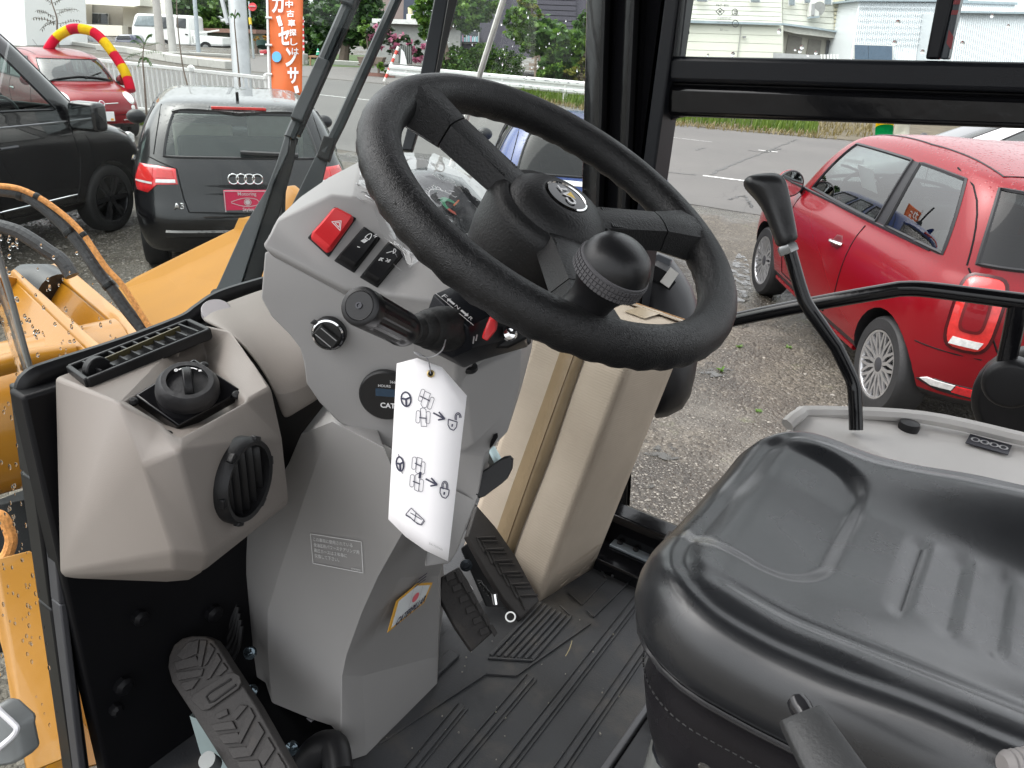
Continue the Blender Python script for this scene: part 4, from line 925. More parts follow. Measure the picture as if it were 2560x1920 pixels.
def el(cx, cy, rx, ry, a0=0, a1=360, n=20, rot=0):
    return [(cx + rx * math.cos(R_(a0 + (a1 - a0) * i / n)) * math.cos(R_(rot)) - ry * math.sin(R_(a0 + (a1 - a0) * i / n)) * math.sin(R_(rot)), cy + rx * math.cos(R_(a0 + (a1 - a0) * i / n)) * math.sin(R_(rot)) + ry * math.sin(R_(a0 + (a1 - a0) * i / n)) * math.cos(R_(rot))) for i in range(n + 1)]
for cx, cy, r in ((1015, 998, 0), (1000, 1160, 1)):
    rx, ry = (12, 18) if not r else (9, 18)
    tl([el(cx, cy, rx, ry, rot=-8)], .0014); tl([[(cx, cy), (cx + rx, cy - 5)], [(cx, cy), (cx - rx, cy - 2)], [(cx, cy), (cx + 1, cy + ry)]], .0016)
tl([[(996, 1135), (998, 1143)]], .0006); tl([[(1003, 1176), (1006, 1184)]], .0006)
def rrect(cx, cy, w, h, rot, r=.45):
    q = []
    for sx, sy, a0 in ((1, 1, 0), (-1, 1, 90), (-1, -1, 180), (1, -1, 270)):
        for t in (0, 30, 60, 90): q.append((sx * (w - w * r) + w * r * math.cos(R_(a0 + t)), sy * (h - w * r) + w * r * math.sin(R_(a0 + t))))
    return [(cx + x * math.cos(R_(rot)) - y * math.sin(R_(rot)), cy + x * math.sin(R_(rot)) + y * math.cos(R_(rot))) for x, y in q]
for (cx, cy, rot) in ((1054, 988, 18), (1077, 1008, 18), (1045, 1042, 3), (1070, 1044, 3), (1035, 1158, 4), (1057, 1170, 4), (1030, 1202, 4), (1053, 1214, 4)): tl([rrect(cx, cy, 5, 15.5, rot, .9)], .0004, closed=(0,))
tl([[(1062, 978), (1076, 984), (1066, 1018), (1058, 1020), (1052, 1010)], [(1051, 1022), (1058, 1019), (1065, 1024), (1067, 1066), (1053, 1066)], [(1043, 1143), (1055, 1147), (1051, 1182), (1044, 1184), (1039, 1180)], [(1038, 1188), (1047, 1184), (1050, 1190), (1046, 1229), (1036, 1224)]], .0004, closed=(0, 1, 2, 3))
tl([[(1050, 990), (1074, 1002)], [(1048, 1044), (1067, 1046)], [(1037, 1158), (1054, 1166)], [(1032, 1203), (1050, 1210)]], .0009)
tl([[(1051, 1180), (1049, 1196)]], .002)
for (x, y) in ((1083, 1032), (1064, 1197)): tl([[(x, y), (x + 28, y + 15)], [(x + 14, y - 2), (x + 29, y + 15), (x + 12, y + 18)]], .0013)
for (cx, cy, op) in ((1131, 1060, 1), (1111, 1230, 0)):
    tl([[(cx - 10, cy - 12), (cx + 12, cy - 5), (cx + 10, cy + 8), (cx + 3, cy + 16), (cx - 6, cy + 12), (cx - 11, cy + 2)]], .0008, closed=(0,))
    tl([[(cx - 6 + 13 * op, cy - 8 - 2 * op)] + el(cx + 1 + 13 * op, cy - 16 - 1 * op, 7.5, 11, 180, 360) + [(cx + 8.5 + 13 * op, cy - 6 - 9 * op)], [(cx - 3 + 13 * op, cy - 7 - 2 * op)] + el(cx + 1 + 13 * op, cy - 16 - 1 * op, 4.3, 7.5, 180, 360) + [(cx + 5 + 13 * op, cy - 6 - 9 * op)]], .0007); tl([[(cx, cy), (cx - 1, cy + 7)]], .0013)
tl([[(1014, 1286), (1028, 1270), (1040, 1282), (1060, 1300), (1052, 1312), (1036, 1304), (1024, 1292)], [(1040, 1282), (1036, 1304)], [(1026, 1282), (1054, 1299)], [(1014, 1288), (1028, 1296), (1044, 1310), (1054, 1313), (1062, 1302)]], .0006, closed=(0,))
f = Fr(TG(1072, 1361, .001), TG(1106, 1378, .001) - TG(1072, 1361, .001), TG(1073, 1353, .001) - TG(1072, 1361, .001)); text('236-7230X01', f, grey_ink, cardo, h=.0006)
gz = TG(1077, 934, .001); obj('eyelet', MB().lathe([(.0030, 0), (.0032, .0008), (.0022, .0012), (.0016, .0002)], gz, -CF, 20, cap=False), brass, tg); obj('eyelet_hole', MB().lathe([(.0017, 0), (0, .0003)], gz, -CF, 14), void, tg)
obj('wire', MB().tube(spline([gz - CF * .002, TG(1074, 915, .003), P(1068, 897, .60), P(1050, 886, .615), P(1034, 880, .63)], 5), .0005, 6), M('wire_grey', (.25, .25, .27), .4, .5), tg)
obj('wire_twist', MB().tube(spline([P(1036, 882, .61), P(1055, 892, .603), P(1085, 890, .60), P(1106, 874, .605), P(1114, 850, .62)], 6), .0006, 6), M('wire_pale', (.45, .45, .46), .4, .5), tg)
# ------------------------------------------------------------------ column tilt lever
tlv = thing('tilt_lever', 'black handle on a pale metal strip below the console, steering column adjuster', 'lever', tuple(P(1215, 1245, .84)))
obj('strip', MB().prism([P(x, y, .855) for x, y in ((1224, 1116), (1219, 1124), (1241, 1170), (1250, 1164))], (.003, .006, -.001)), zinc, tlv)
obj('bracket', MB().prism([P(x, y, .862) for x, y in ((1218, 1122), (1212, 1140), (1224, 1164), (1240, 1168))], (-.003, .004, 0)), M('dull_steel', (.22, .22, .2), .5, .5), tlv)
hpx = [(1187, 1188), (1215, 1172), (1246, 1150), (1262, 1140), (1276, 1138), (1284, 1146), (1282, 1170), (1270, 1194), (1255, 1208), (1230, 1226), (1212, 1240), (1198, 1245), (1186, 1238), (1182, 1218)]
m = MB(); a = [P(x, y, .828) for x, y in hpx]; c = sum(a, V()) / len(a)
m.ring([[c + (p - c) * .86 - CF * -.012 for p in a], [p for p in a], [c + (p - c) * .98 - CF * .006 for p in a], [c + (p - c) * .9 - CF * .009 for p in a]]); obj('handle', m, black, tlv, sm=50)
obj('handle_lip', MB().tube([P(x, y, .822) for x, y in ((1188, 1192), (1216, 1190), (1246, 1168), (1280, 1146))], .0022, 6), black, tlv)
m = MB().prism([P(x, y, .845) for x, y in ((1164, 1160), (1170, 1150), (1179, 1154), (1186, 1192), (1184, 1218), (1150, 1240), (1144, 1200))], (-.01, .03, 0)); obj('lever_base', m, black, tlv, bev=.004)
# ------------------------------------------------------------------ column cover (bolted to the floor)
YT = .49; XR = -.547
def rr(x, y, t): return PP(x, y, V((XR, .6, F0)), V((1, -.04, -.26 * t)))      # rear face leaning back with height
TS = dict(a=(831, 1054, 'Y', YT), b=(753, 1085, 'Y', YT + .01), c=(721, 1160, 'Y', YT + .02), d=(640, 1300, 'Y', YT + .025), e=(585, 1381, 'Y', YT + .03), f=(603, 1605, 'Y', YT + .03), g=(610, 1672, 'Y', YT + .03), h=(664, 1707, 'Y', YT + .012), i=(680, 1757, 'Y', YT), j=(782, 1799, 'Y', YT), k=(828, 1814, 'Y', YT), l=(850, 1840, 'Y', YT), m=(854, 1908, 'Z', F0),
          n=(742, 1300, 'Y', YT), o=(700, 1425, 'Y', YT), p=(669, 1528, 'Y', YT), q=(669, 1625, 'Y', YT), ns=(790, 1160, 'Y', YT),
          t1=(1030, 1290, 'Y', YT), u1=(945, 1442, 'Y', YT), v1=(905, 1530, 'Y', YT), w1=(866, 1638, 'Y', YT), x1=(855, 1688, 'Y', YT), at=(960, 1120, 'Y', YT),
          t2=(1085, 1310, 'd', .90), u2=(1000, 1444, 'd', .935), v2=(955, 1544, 'd', .960), w2=(911, 1638, 'd', .975), x2=(906, 1690, 'X', XR), m2=(915, 1888, 'Z', F0),
          tr=(1150, 1300, 'd', 1.04), ur=(1096, 1440, 'd', 1.07), vr=(1094, 1540, 'd', 1.10), wr=(1094, 1640, 'X', XR), mr=(1093, 1709, 'Z', F0))
m = MB().shell(TS, [('a', 'b', 'c', 'ns'), ('c', 'd', 'n', 'ns'), ('d', 'e', 'o', 'n'), ('e', 'f', 'p', 'o'), ('f', 'g', 'h', 'q', 'p'), ('h', 'i', 'q'),
                    ('a', 'ns', 'n', 't1', 'at'), ('n', 'o', 'u1', 't1'), ('o', 'p', 'v1', 'u1'), ('p', 'q', 'w1', 'v1'), ('q', 'i', 'x1', 'w1'), ('i', 'j', 'k', 'l', 'x1'), ('l', 'm', 'x1'),
                    ('t1', 'u1', 'u2', 't2'), ('u1', 'v1', 'v2', 'u2'), ('v1', 'w1', 'w2', 'v2'), ('w1', 'x1', 'x2', 'w2'), ('x1', 'm', 'm2', 'x2'),
                    ('t2', 'u2', 'ur', 'tr'), ('u2', 'v2', 'vr', 'ur'), ('v2', 'w2', 'wr', 'vr'), ('w2', 'x2', 'wr'), ('x2', 'm2', 'mr', 'wr')], lambda k, p: V((min(p.x, -.60) - .03, max(p.y + .12, .60), p.z)))
cv = part('column_cover', m, grey, bev=.010, seg=3, bang=10)
# printed notice
TN = V((0, -1, 0))
f = fr((786, 1406, 'Y', YT), (911, 1430, 'Y', YT), (781, 1328, 'Y', YT))
tr_ = pt((905, 1357, 'Y', YT)); f.ey = ((f(0, 1) - f(0, 0)) + (tr_ - pt((911, 1430, 'Y', YT)))) / 2; f.n = V((0, -1, 0))
strokes(f, [[(0, 0), (1, 0), (1, 1), (0, 1)]], .0009, white_ink, cv, 'notice_frame', h=.0022, closed=(0,))
for i, s_ in enumerate(('この車両に使用されている', '全油圧形パワーステアリング用', '高圧ホースは２年毎に', '交換して下さい。')):
    w_ = (.78, .90, .66, .50)[i]; text(s_, f, white_ink, cv, 'notice_lettering', h=.0022, box=(.05, .76 - .185 * i, .05 + w_, .92 - .185 * i), keep=True, align=0)
text('4Y5620X0', f, white_ink, cv, 'notice_lettering', h=.0022, box=(.76, .04, .97, .10))
# maker's sticker on the rear face
f = fr((982, 1574, 'd', .957), (1064, 1512, 'd', 1.02), (1007, 1500, 'd', .945))
stp = [pt(q) for q in ((971, 1580, 'd', .958), (1061, 1505, 'd', 1.030), (1081, 1456, 'd', 1.032), (1042, 1459, 'd', .988), (990, 1502, 'd', .938))]
sn = (stp[1] - stp[0]).cross(stp[3] - stp[0]).normalized(); sn = sn if sn.dot(CAM - stp[0]) > 0 else -sn
stp = [PP(x, y, stp[0] + sn * .004, sn) for x, y in ((968, 1581), (1060, 1506), (1081, 1456), (1043, 1458), (990, 1503))]
c = sum(stp, V()) / 5
obj('sticker', MB().prism(stp, sn * .0006), M('sticker_orange', (.75, .40, .05), .4), cv)
obj('sticker_face', MB().prism([c + (p - c) * .86 + sn * .0007 for p in stp], sn * .0002), M('sticker_white', (.72, .74, .74), .4), cv)
S0 = stp[0]; fx = lambda x, y: PP(x, y, S0 + sn * .0008, sn)
f = Fr(fx(983, 1570), fx(1060, 1505) - fx(983, 1570), fx(994, 1542) - fx(983, 1570)); f.n = sn
text('CATERPILLAR', f, black_ink, cv, 'sticker_lettering', h=.001, box=(.02, .08, .98, .85), bold=.03, keep=False)
f = Fr(fx(1020, 1520), fx(1046, 1500) - fx(1020, 1520), fx(1033, 1470) - fx(1020, 1520)); f.n = sn
strokes(f, [[(0, 0), (1, 0), (1, 1), (0, 1)]], .0005, grey_ink, cv, 'sticker_frame', h=.001, closed=(0,))
fills(f, [[(.5 + .32 * math.cos(t * .52), .35 + .22 * math.sin(t * .52)) for t in range(12)]], M('sticker_red', (.75, .15, .18), .5), cv, 'sticker_spot', h=.0011)
for k in range(3): strokes(f, [[(.1 + .1 * k, 1.02 + .16 * k), (1.1, 1.02 + .16 * k)]], .0016, black_ink, cv, 'sticker_line', h=.001)
# bolts and hardware round the foot of the column
for (x, y, d) in ((627, 1630, 1.05), (630, 1725, 1.06), (732, 1868, 1.0)):
    obj('bolt', MB().lathe([(.009, 0), (.009, .005), (.006, .006), (.0, .012)], P(x, y, d), (.45, -.75, .4), 14), M('wet_bolt', (.10, .13, .15), .12, .8), cab)
part('pipe_bracket', MB().tube(spline([P(770, 1900, .99), P(800, 1870, .98), P(835, 1868, .97), P(845, 1930, .95)], 6), .019, 16), black)
part('column_plate', MB().prism([PZ(x, y, F0 + .02) for x, y in ((660, 1700), (850, 1830), (850, 1950), (560, 1800))], (0, 0, -.03)), void)
part('column_shim', MB().prism([PY(x, y, YT + .01) for x, y in ((692, 1768), (780, 1802), (776, 1812), (690, 1778))], (0, .02, 0)), M('light_grey', (.35, .34, .36), .5))
m = MB()
for i in range(5): m.tube(spline([P(590 + 3 * i, 1500 + 16 * i, 1.05), P(575 + 5 * i, 1560 + 14 * i, 1.05), P(548 + 8 * i, 1600 + 12 * i, 1.06)], 4), .004, 6)
part('wiring_loom', m, black, kind='stuff')
# ------------------------------------------------------------------ operator's seat
X0, X1, Y0, Y1 = -.178, .42, .428, .795; YC = .605; ZT = EYE - .372
seat = thing('operator_seat', 'black vinyl operator seat cushion with piped edge and moulded creases', 'seat', (0, YC, F0))
def outl(o, n=260):
    r = max(.012, .085 - o); x0, x1, y0, y1 = X0 + o, X1, Y0 + o, Y1 - o; pts = []
    def edge(a, b, k): return [(a[0] + (b[0] - a[0]) * i / k, a[1] + (b[1] - a[1]) * i / k) for i in range(k)]
    pts += edge((x1, y0), (x0 + r, y0), 90)
    pts += [(x0 + r - r * math.sin(R_(90 * i / 20)), y0 + r - r * math.cos(R_(90 * i / 20))) for i in range(20)]
    pts += edge((x0, y0 + r), (x0, y1 - r), 40)
    pts += [(x0 + r - r * math.cos(R_(90 * i / 20)), y1 - r + r * math.sin(R_(90 * i / 20))) for i in range(20)]
    pts += edge((x0 + r, y1), (x1, y1), 90)
    return pts + [(x1, y1)]
def sstep(a, b, x): t = max(0, min(1, (x - a) / (b - a))); return t * t * (3 - 2 * t)
def rbox(x, y, cx, cy, hx, hy, r):
    qx, qy = abs(x - cx) - hx + r, abs(y - cy) - hy + r
    return math.hypot(max(qx, 0), max(qy, 0)) + min(max(qx, qy), 0) - r
def top(x, y):
    z = 0
    ay = abs(y - YC)
    z += (.010 + .026 * sstep(-.12, .14, x)) * sstep(.06, .17, ay) * (1 if y > YC else .5)     # side bolsters
    z -= .010 * sstep(-.06, .14, x) * (1 - sstep(.02, .13, ay))                   # hollow
    z += .010 * sstep(-.05, -.13, x)
    sdv = rbox(x, y, -.125, .632, .078, .112, .055)
    z -= .0085 * sstep(.003, -.018, sdv) * (1 - .55 * sstep(-.09, -.17, x))
    for cx in (.003, .036, .069):
        if abs(x - cx) < .02: z -= (.0050 * math.exp(-((x - cx) / .0042) ** 2) - .0024 * math.exp(-((x - cx - .008) / .006) ** 2)) * sstep(.067, .045, abs(y - YC))
    # worn creases along the near edge
    z -= .0022 * math.exp(-((y - (.482 + .02 * (x + .1))) / .005) ** 2) * (.5 + .5 * math.sin(x * 9 + 1))
    return z
prof = [(.012, -.060), (.002, -.061), (-.004, -.052), (-.0065, -.040), (-.0055, -.028), (-.001, -.017), (.006, -.0095), (.013, -.0055), (.019, -.0040), (.024, -.0050), (.029, -.0035), (.036, -.0008), (.044, 0)]
m = MB(); rings = []
rnd = random.Random(5)
for o, h in prof:
    ring = []
    for i, (x, y) in enumerate(outl(o)):
        wr = .0009 * math.sin(i * .31 + h * 200) * math.sin(i * .11) if -.03 < h < -.002 else 0
        fade = sstep(-.03, 0, h)
        ring.append(V((x, y, ZT + h + wr + top(x, y) * (.35 + .65 * fade))))
    rings.append(ring)
inner = outl(.044); K = 46
for k in range(1, K + 1):
    t = k / K; ring = []
    for x, y in inner:
        cx, cy = min(max(x, -.02), X1), YC
        a, b = x + (cx - x) * t, y + (cy - y) * t
        ring.append(V((a, b, ZT + top(a, b))))
    rings.append(ring)
m.ring(rings, closed=False)
cu_ = obj('cushion', m, vinyl, seat, sm=60)
pth = [V((x, y, ZT - .0605 + top(x, y) * .35)) for x, y in outl(-.001)[::3]]
obj('piping', MB().tube(pth, .0022, 6), M('piping', (.03, .03, .032), .16), cu_)
rings = []
for o, h in ((.008, -.060), (.012, -.075), (.014, -.080), (.016, -.095), (.012, -.12), (.02, -.16), (.03, -.19)):
    rings.append([V((x, y, ZT + h + top(x, y) * .3)) for x, y in outl(o)])
sk = obj('skirt', MB().ring(rings, closed=False), vinyl2, seat, sm=50)
m = MB(); q = outl(.009)
for i in range(0, 115):
    t = i / 115; k = int(20 + t * 95); x, y = q[k]; x2, y2 = q[k + 1]
    if i % 1 == 0: m.tube([V((x, y, ZT - .098)), V((x + (x2 - x) * .6, y + (y2 - y) * .6, ZT - .098))], .0008, 5)
obj('stitching', m, black, sk, kind='stuff')
obj('seat_pan', MB().prism([V((x, y, ZT - .19)) for x, y in outl(.03)[::4]], (0, 0, -.12)), blackm, seat, bev=.004)
obj('height_knob', MB().lathe([(.016, -.02), (.021, -.016), (.022, .004), (.018, .012), (0, .014)], P(1690, 1372, .90), (-.7, -.4, .2), 24), M('knob_grey', (.06, .06, .068), .4), seat)
obj('slide_tube', MB().tube([P(1690, 1800, .72), P(1650, 1960, .66)], .017, 12), M('tube_grey', (.12, .125, .12), .3), seat)
obj('seat_buckle', MB().prism([P(x, y, .47) for x, y in ((1738, 1920), (1742, 1892), (1780, 1915), (1770, 1940))], (.01, .01, -.02)), M('olive_plastic', (.05, .045, .04), .3), seat, bev=.003)
# backrest of the same seat, behind the picture's right edge
m = MB(); m.bx(.42, .54, .45, .78, ZT - .02, ZT + .5); obj('backrest', m, vinyl, seat, bev=.05, seg=4)
# ------------------------------------------------------------------ parking brake lever (nearest the camera)
pk = thing('parking_lever', 'dark grey upright brake lever with a black push button beside the seat', 'lever', tuple(P(2090, 1960, .40)))
LD = (P(2010, 1790, .405) - P(2110, 1960, .375)).normalized()
tc_ = P(2000, 1790, .405)
u_, w_ = MB().frame(LD, CF)
hexr = [(1.0, .55), (.55, 1.0), (-.55, 1.0), (-1.0, .55), (-1.0, -.75), (-.5, -1.0), (.5, -1.0), (1.0, -.75)]
def hx(c, a, b, sl=0): return [c + w_ * (x * a) + u_ * (y * b) + LD * (sl * y) for x, y in hexr]
m = MB().ring([hx(tc_ - LD * .09, .0165, .0135), hx(tc_ - LD * .045, .0145, .0125), hx(tc_ - LD * .018, .0125, .0115), hx(tc_ - LD * .004, .0118, .0110, .004), hx(tc_ + LD * .0015, .0108, .0100, .004), hx(tc_ + LD * .0015, .0085, .0078, .004), hx(tc_ - LD * .008, .0078, .007, .004)])
gm = M('lever_grey', (.040, .041, .042), .5, var=.15, bump=.3, bs=500)
obj('grip', m, gm, pk, bev=.0012, sm=40)
obj('push_button', MB().lathe([(.0055, -.014), (.0058, .001), (.0062, .004), (.0055, .008), (.003, .0098), (0, .010)], tc_ - w_ * .0025 - u_ * .001, LD, 20), M('button_black', (.02, .02, .022), .15), pk)
as_ = thing('seat_adjuster', 'grey ribbed plastic knob at the bottom right beside the seat', 'knob', tuple(P(2540, 1935, .42)))
m = MB(); pa_, pb_ = P(2505, 1912, .42), P(2640, 1890, .42); dd = (pb_ - pa_).normalized()
m.ring([[pa_ + dd * (.0006 * i * 3) + (V((0, 0, 1)) * math.sin(2 * math.pi * k / 20) + dd.cross(V((0, 0, 1))) * math.cos(2 * math.pi * k / 20)) * (.0075 - (.0008 if i % 2 else 0)) * (.7 if i == 0 else 1) for k in range(20)] for i in range(18)])
obj('knob', m, M('warm_grey_plastic', (.24, .225, .22), .55), as_)
# ------------------------------------------------------------------ loader control lever
cl = thing('control_lever', 'black bent control lever with a bulbous black grip by the seat', 'lever', tuple(P(2138, 1050, .945)))
rd = [P(x, y, d) for x, y, d in ((2140, 1075, .945), (2139, 1030, .945), (2136, 975, .94), (2128, 945, .94), (2090, 866, .935), (2030, 782, .93), (2012, 752, .93), (1998, 712, .93), (1978, 642, .93), (1973, 622, .93))]
rp_ = [rd[0], rd[1], rd[2]] + spline([rd[2], rd[3], rd[4]], 5)[1:] + [rd[5]] + spline([rd[5], rd[6], rd[7]], 5)[1:] + rd[8:]
obj('rod', MB().tube(rp_, .0083, 14), blackg, cl)
gax = (P(1905, 450, .925) - P(1969, 612, .93)).normalized()
nb = P(1971, 626, .93)
obj('lock_nut', MB().lathe([(.0085, -.004), (.0122, -.003), (.0125, .005), (.0105, .008), (0.008, .008)], nb, gax, 6), M('nut_zinc', (.35, .36, .36), .35, .8), cl)
gu_, gw_ = MB().frame(gax, CF); gl = (P(1902, 438, .925) - P(1969, 612, .93)).length
# grip sections follow the photographed outline: left and right edges at several heights
edges = [((1944, 622), (1996, 604), .97), ((1938, 600), (1990, 582), 1), ((1921, 553), (1984, 545), 1), ((1904, 514), (1977, 512), 1), ((1880, 486), (1970, 480), 1), ((1862, 468), (1965, 462), 1), ((1858, 452), (1958, 446), .95), ((1866, 442), (1944, 436), .75), ((1884, 438), (1928, 433), .4)]
rings = []
for a, b, k in edges:
    pa_, pb_ = P(*a, .927), P(*b, .927); c = (pa_ + pb_) / 2; h = (pb_ - pa_) / 2; dpt = CF * (max(.0125, h.length * .72) * k)
    rings.append([c + h * (abs(math.cos(t)) ** .8 * (1 if math.cos(t) > 0 else -1)) + dpt * (abs(math.sin(t)) ** .8 * (1 if math.sin(t) > 0 else -1)) for t in [2 * math.pi * i / 24 for i in range(24)]])
obj('grip', MB().ring(rings), M('grip_rubber', (.016, .016, .017), .33, bump=.15, bs=400), cl, sub=1, sm=60)
# ------------------------------------------------------------------ cardboard box leaning by the right pedals
B0 = PZ(1345, 1505, F0); Bt = PY(1573, 908, 1.03); upv = (Bt - B0) * 1.07
ev = PZ(1480, 1420, F0) - B0; lv = V((-1, .2, 0)).normalized() * .2
box = thing('cardboard_box', 'tall plain cardboard box sealed with brown tape, leaning against the right side', 'box', tuple(B0 + ev / 2 + lv / 2))
nl = lv.cross(upv).normalized(); nl = nl if nl.dot(CAM - B0) > 0 else -nl
ne = ev.cross(upv).normalized(); ne = ne if ne.dot(CAM - B0) > 0 else -ne
upn = upv.normalized()
def side(name, o, a, b, n, seed, kb=8, bulge=.003, halves=None):
    r_ = random.Random(seed); G = []
    for i in range(kb + 1):
        row = []
        for j in range(kb + 1):
            u, v = j / kb, i / kb; e = 16 * u * (1 - u) * v * (1 - v)
            row.append(o + a * u + b * v + n * (bulge * e + r_.gauss(0, .0006) * e))
        G.append(row)
    return obj(name, MB().ring(G, closed=False), card, box, sm=60, solid=.003)
half = .515
side('front_flap', B0, lv * half, upv, nl, 1); side('front_flap', B0 + lv * (half + .006), lv * (1 - half - .006), upv, nl, 2)
side('side_panel', B0 + ne * 0, ev, upv, ne, 3, bulge=.005); side('side_panel', B0 + lv, ev, upv, -ne, 4); side('back_panel', B0 + ev, lv, upv, -nl, 5)
side('top_panel', B0 + upv, lv, ev, upn, 6, bulge=.004); side('bottom_panel', B0 + upn * .002, lv, ev, upn, 7, bulge=0)
obj('top_flap', MB().prism([B0 + upv + ev * 1.0 + lv * .02 + upn * .004, B0 + upv + ev * 1.0 + lv * .98 + upn * .003, B0 + upv + ev * .93 + lv * .98 + upn * .006, B0 + upv + ev * .92 + lv * .02 + upn * .006], upn * .0025), card, box)
cut = M('cut_card_edge', (.36, .20, .09), .9, var=.2)
obj('top_flap_edge', MB().prism([B0 + upv + ev * 1.01 + lv * .05 + upn * .002, B0 + upv + ev * 1.01 + lv * .6 + upn * .001, B0 + upv + ev * 1.01 + lv * .6 + upn * .007, B0 + upv + ev * 1.01 + lv * .05 + upn * .0075], ev * .012), cut, box)
def tp_(u, v): return B0 + lv * u + upv * v + nl * (.0035 + .0035 * 16 * u * (1 - u) * v * (1 - v) * .8)
m = MB(); m.ring([[tp_(.40 + .012 * math.sin(v * 9), v), tp_(.515, v), tp_(.67 + .006 * math.sin(v * 7), v)] for v in [i / 20 for i in range(21)]], closed=False); obj('tape', m, tape, box, solid=.0004)
m = MB().tube([tp_(.517, v) + nl * .0006 for v in [i / 12 for i in range(13)]], .0007, 5); obj('seam', m, M('seam_brown', (.12, .07, .03), .8), box)
tt = B0 + upv + upn * .0075
obj('tape', MB().poly([tt + ev * .60 + lv * .26, tt + ev * .98 + lv * .26, tt + ev * .98 + lv * .5, tt + ev * .60 + lv * .5]) and (lambda k: (k.poly([tt + ev * .62 + lv * .28, tt + ev * .99 + lv * .28, tt + ev * .99 + lv * .5, tt + ev * .62 + lv * .5]), k)[1])(MB()), M('pale_tape', (.42, .34, .24), .3), box, sm=0)
sc_ = MB(); r_ = random.Random(3)
for _ in range(26):
    u, v = r_.uniform(.1, .9), r_.uniform(.02, .12); p = B0 + ev * u + upv * v + ne * .004; a = r_.uniform(-.3, .3); l = r_.uniform(.006, .022)
    sc_.poly([p, p + ev.normalized() * l + upn * (l * a), p + ev.normalized() * l + upn * (l * a + .0018), p + upn * .0018])
obj('scuff', sc_, M('scuff_pale', (.46, .38, .30), .9), box, kind='stuff', sm=0)
# ------------------------------------------------------------------ pedals
def pedal(name, label, px, d3, thick, axis, rows, kind=0, round_=False):
    p0, p1, p2 = [P(*q) for q in d3]; n = (p1 - p0).cross(p2 - p0).normalized(); n = n if n.dot(CAM - p0) > 0 else -n
    Q = lambda x, y, h=0: PP(x, y, p0 + n * h, n)
    o = [Q(x, y) for x, y in px]; c = sum(o, V()) / len(o)
    t = thing(name, label, 'pedal', tuple(c - n * .05))
    pad = obj('pad', MB().ring([[p - n * thick for p in o], [p - n * .002 for p in o], [c + (p - c) * .965 for p in o]]), pedrub, t, bev=.002)
    return t, pad, Q, n
tb, pad, Q, n = pedal('brake_pedal', 'long black ribbed foot pedal with a rounded top at the lower left', [(418, 1668), (421, 1640), (432, 1612), (452, 1596), (478, 1589), (510, 1590), (532, 1600), (548, 1622), (575, 1665), (640, 1765), (735, 1935), (575, 1935), (480, 1785), (428, 1705)],
                      ((480, 1590, .965), (425, 1680, .955), (650, 1920, .875)), .016, None, None)
def blk(px, h=.0032, nm='tread_block'): obj(nm, MB().prism([Q(x, y, .0) for x, y in px], n * h), pedrub, pad, bev=.0006)
bl = [((444, 1640), (474, 1606), (500, 1600), (496, 1634), (462, 1650)), ((504, 1600), (520, 1602), (506, 1668), (496, 1662)), ((527, 1608), (540, 1622), (520, 1660), (512, 1666)), ((438, 1656), (494, 1640), (500, 1664), (446, 1676)), ((440, 1682), (512, 1672), (506, 1690), (450, 1702)), ((454, 1708), (502, 1696), (484, 1722), (466, 1728)), ((546, 1632), (556, 1650), (528, 1696), (518, 1700)), ((560, 1656), (572, 1672), (552, 1690), (540, 1690)),
      ((604, 1762), (622, 1764), (592, 1800), (578, 1790)), ((540, 1786), (570, 1772), (574, 1786), (548, 1798)), ((528, 1812), (584, 1802), (594, 1822), (540, 1828)), ((628, 1768), (640, 1790), (604, 1860), (596, 1846)), ((548, 1838), (598, 1830), (606, 1856), (562, 1860)), ((648, 1804), (664, 1830), (630, 1890), (618, 1872)), ((572, 1870), (618, 1866), (630, 1890), (586, 1896)), ((672, 1842), (690, 1872), (662, 1915), (648, 1896)), ((596, 1904), (650, 1900), (660, 1930), (612, 1934)), ((696, 1882), (718, 1918), (700, 1935), (676, 1925))]
for q in bl: blk(q)
blk([(482, 1750), (490, 1736), (572, 1684), (590, 1682), (604, 1690), (608, 1706), (600, 1722), (526, 1774), (510, 1776)], .0045, 'logo_block')
obj('logo_groove', MB().tube([Q(x, y, .005) for x, y in ((590, 1712), (536, 1752), (524, 1756), (516, 1742), (524, 1732), (578, 1698))], .0014, 6), M('groove_black', (.012, .011, .011), .8), pad)
obj('pedal_arm', MB().prism([P(x, y, .93) for x, y in ((474, 1790), (500, 1880), (520, 1935), (590, 1935), (500, 1800))], CF * .01), M('pale_steel', (.25, .31, .31), .4, .6), tb)
obj('pivot_pin', MB().tube([P(517, 1900, .885), P(535, 1912, .90)], .010, 16), M('pin_steel', (.16, .17, .17), .5, .4), tb)
tg_, pad, Q, n = pedal('accelerator_pedal', 'right-hand black pedal with chevron ribs beside the cardboard box', [(1192, 1262), (1238, 1315), (1290, 1390), (1350, 1502), (1304, 1548), (1262, 1500), (1215, 1425), (1168, 1340)],
                       ((1193, 1263, 1.35), (1168, 1340, 1.31), (1325, 1520, 1.30)), .014, None, None)
for k in range(6):
    x0, y0 = 1192 + 21 * k, 1345 + 29 * k
    obj('chevron_rib', MB().tube([Q(x0 + 18, y0 + 34, .001), Q(x0, y0, .001), Q(x0 + 46, y0 - 2, .001)], .0028, 6), pedrub, pad)
    if k < 5: obj('chevron_rib', MB().tube([Q(x0 + 22, y0 + 26, .001), Q(x0 + 12, y0 + 8, .001), Q(x0 + 52, y0 + 8, .001)], .0024, 6), pedrub, pad)
obj('pedal_arm', MB().prism([P(x, y, 1.32) for x, y in ((1150, 1370), (1175, 1350), (1302, 1545), (1240, 1575))], (0, .01, -.02)), black, tg_, bev=.003)
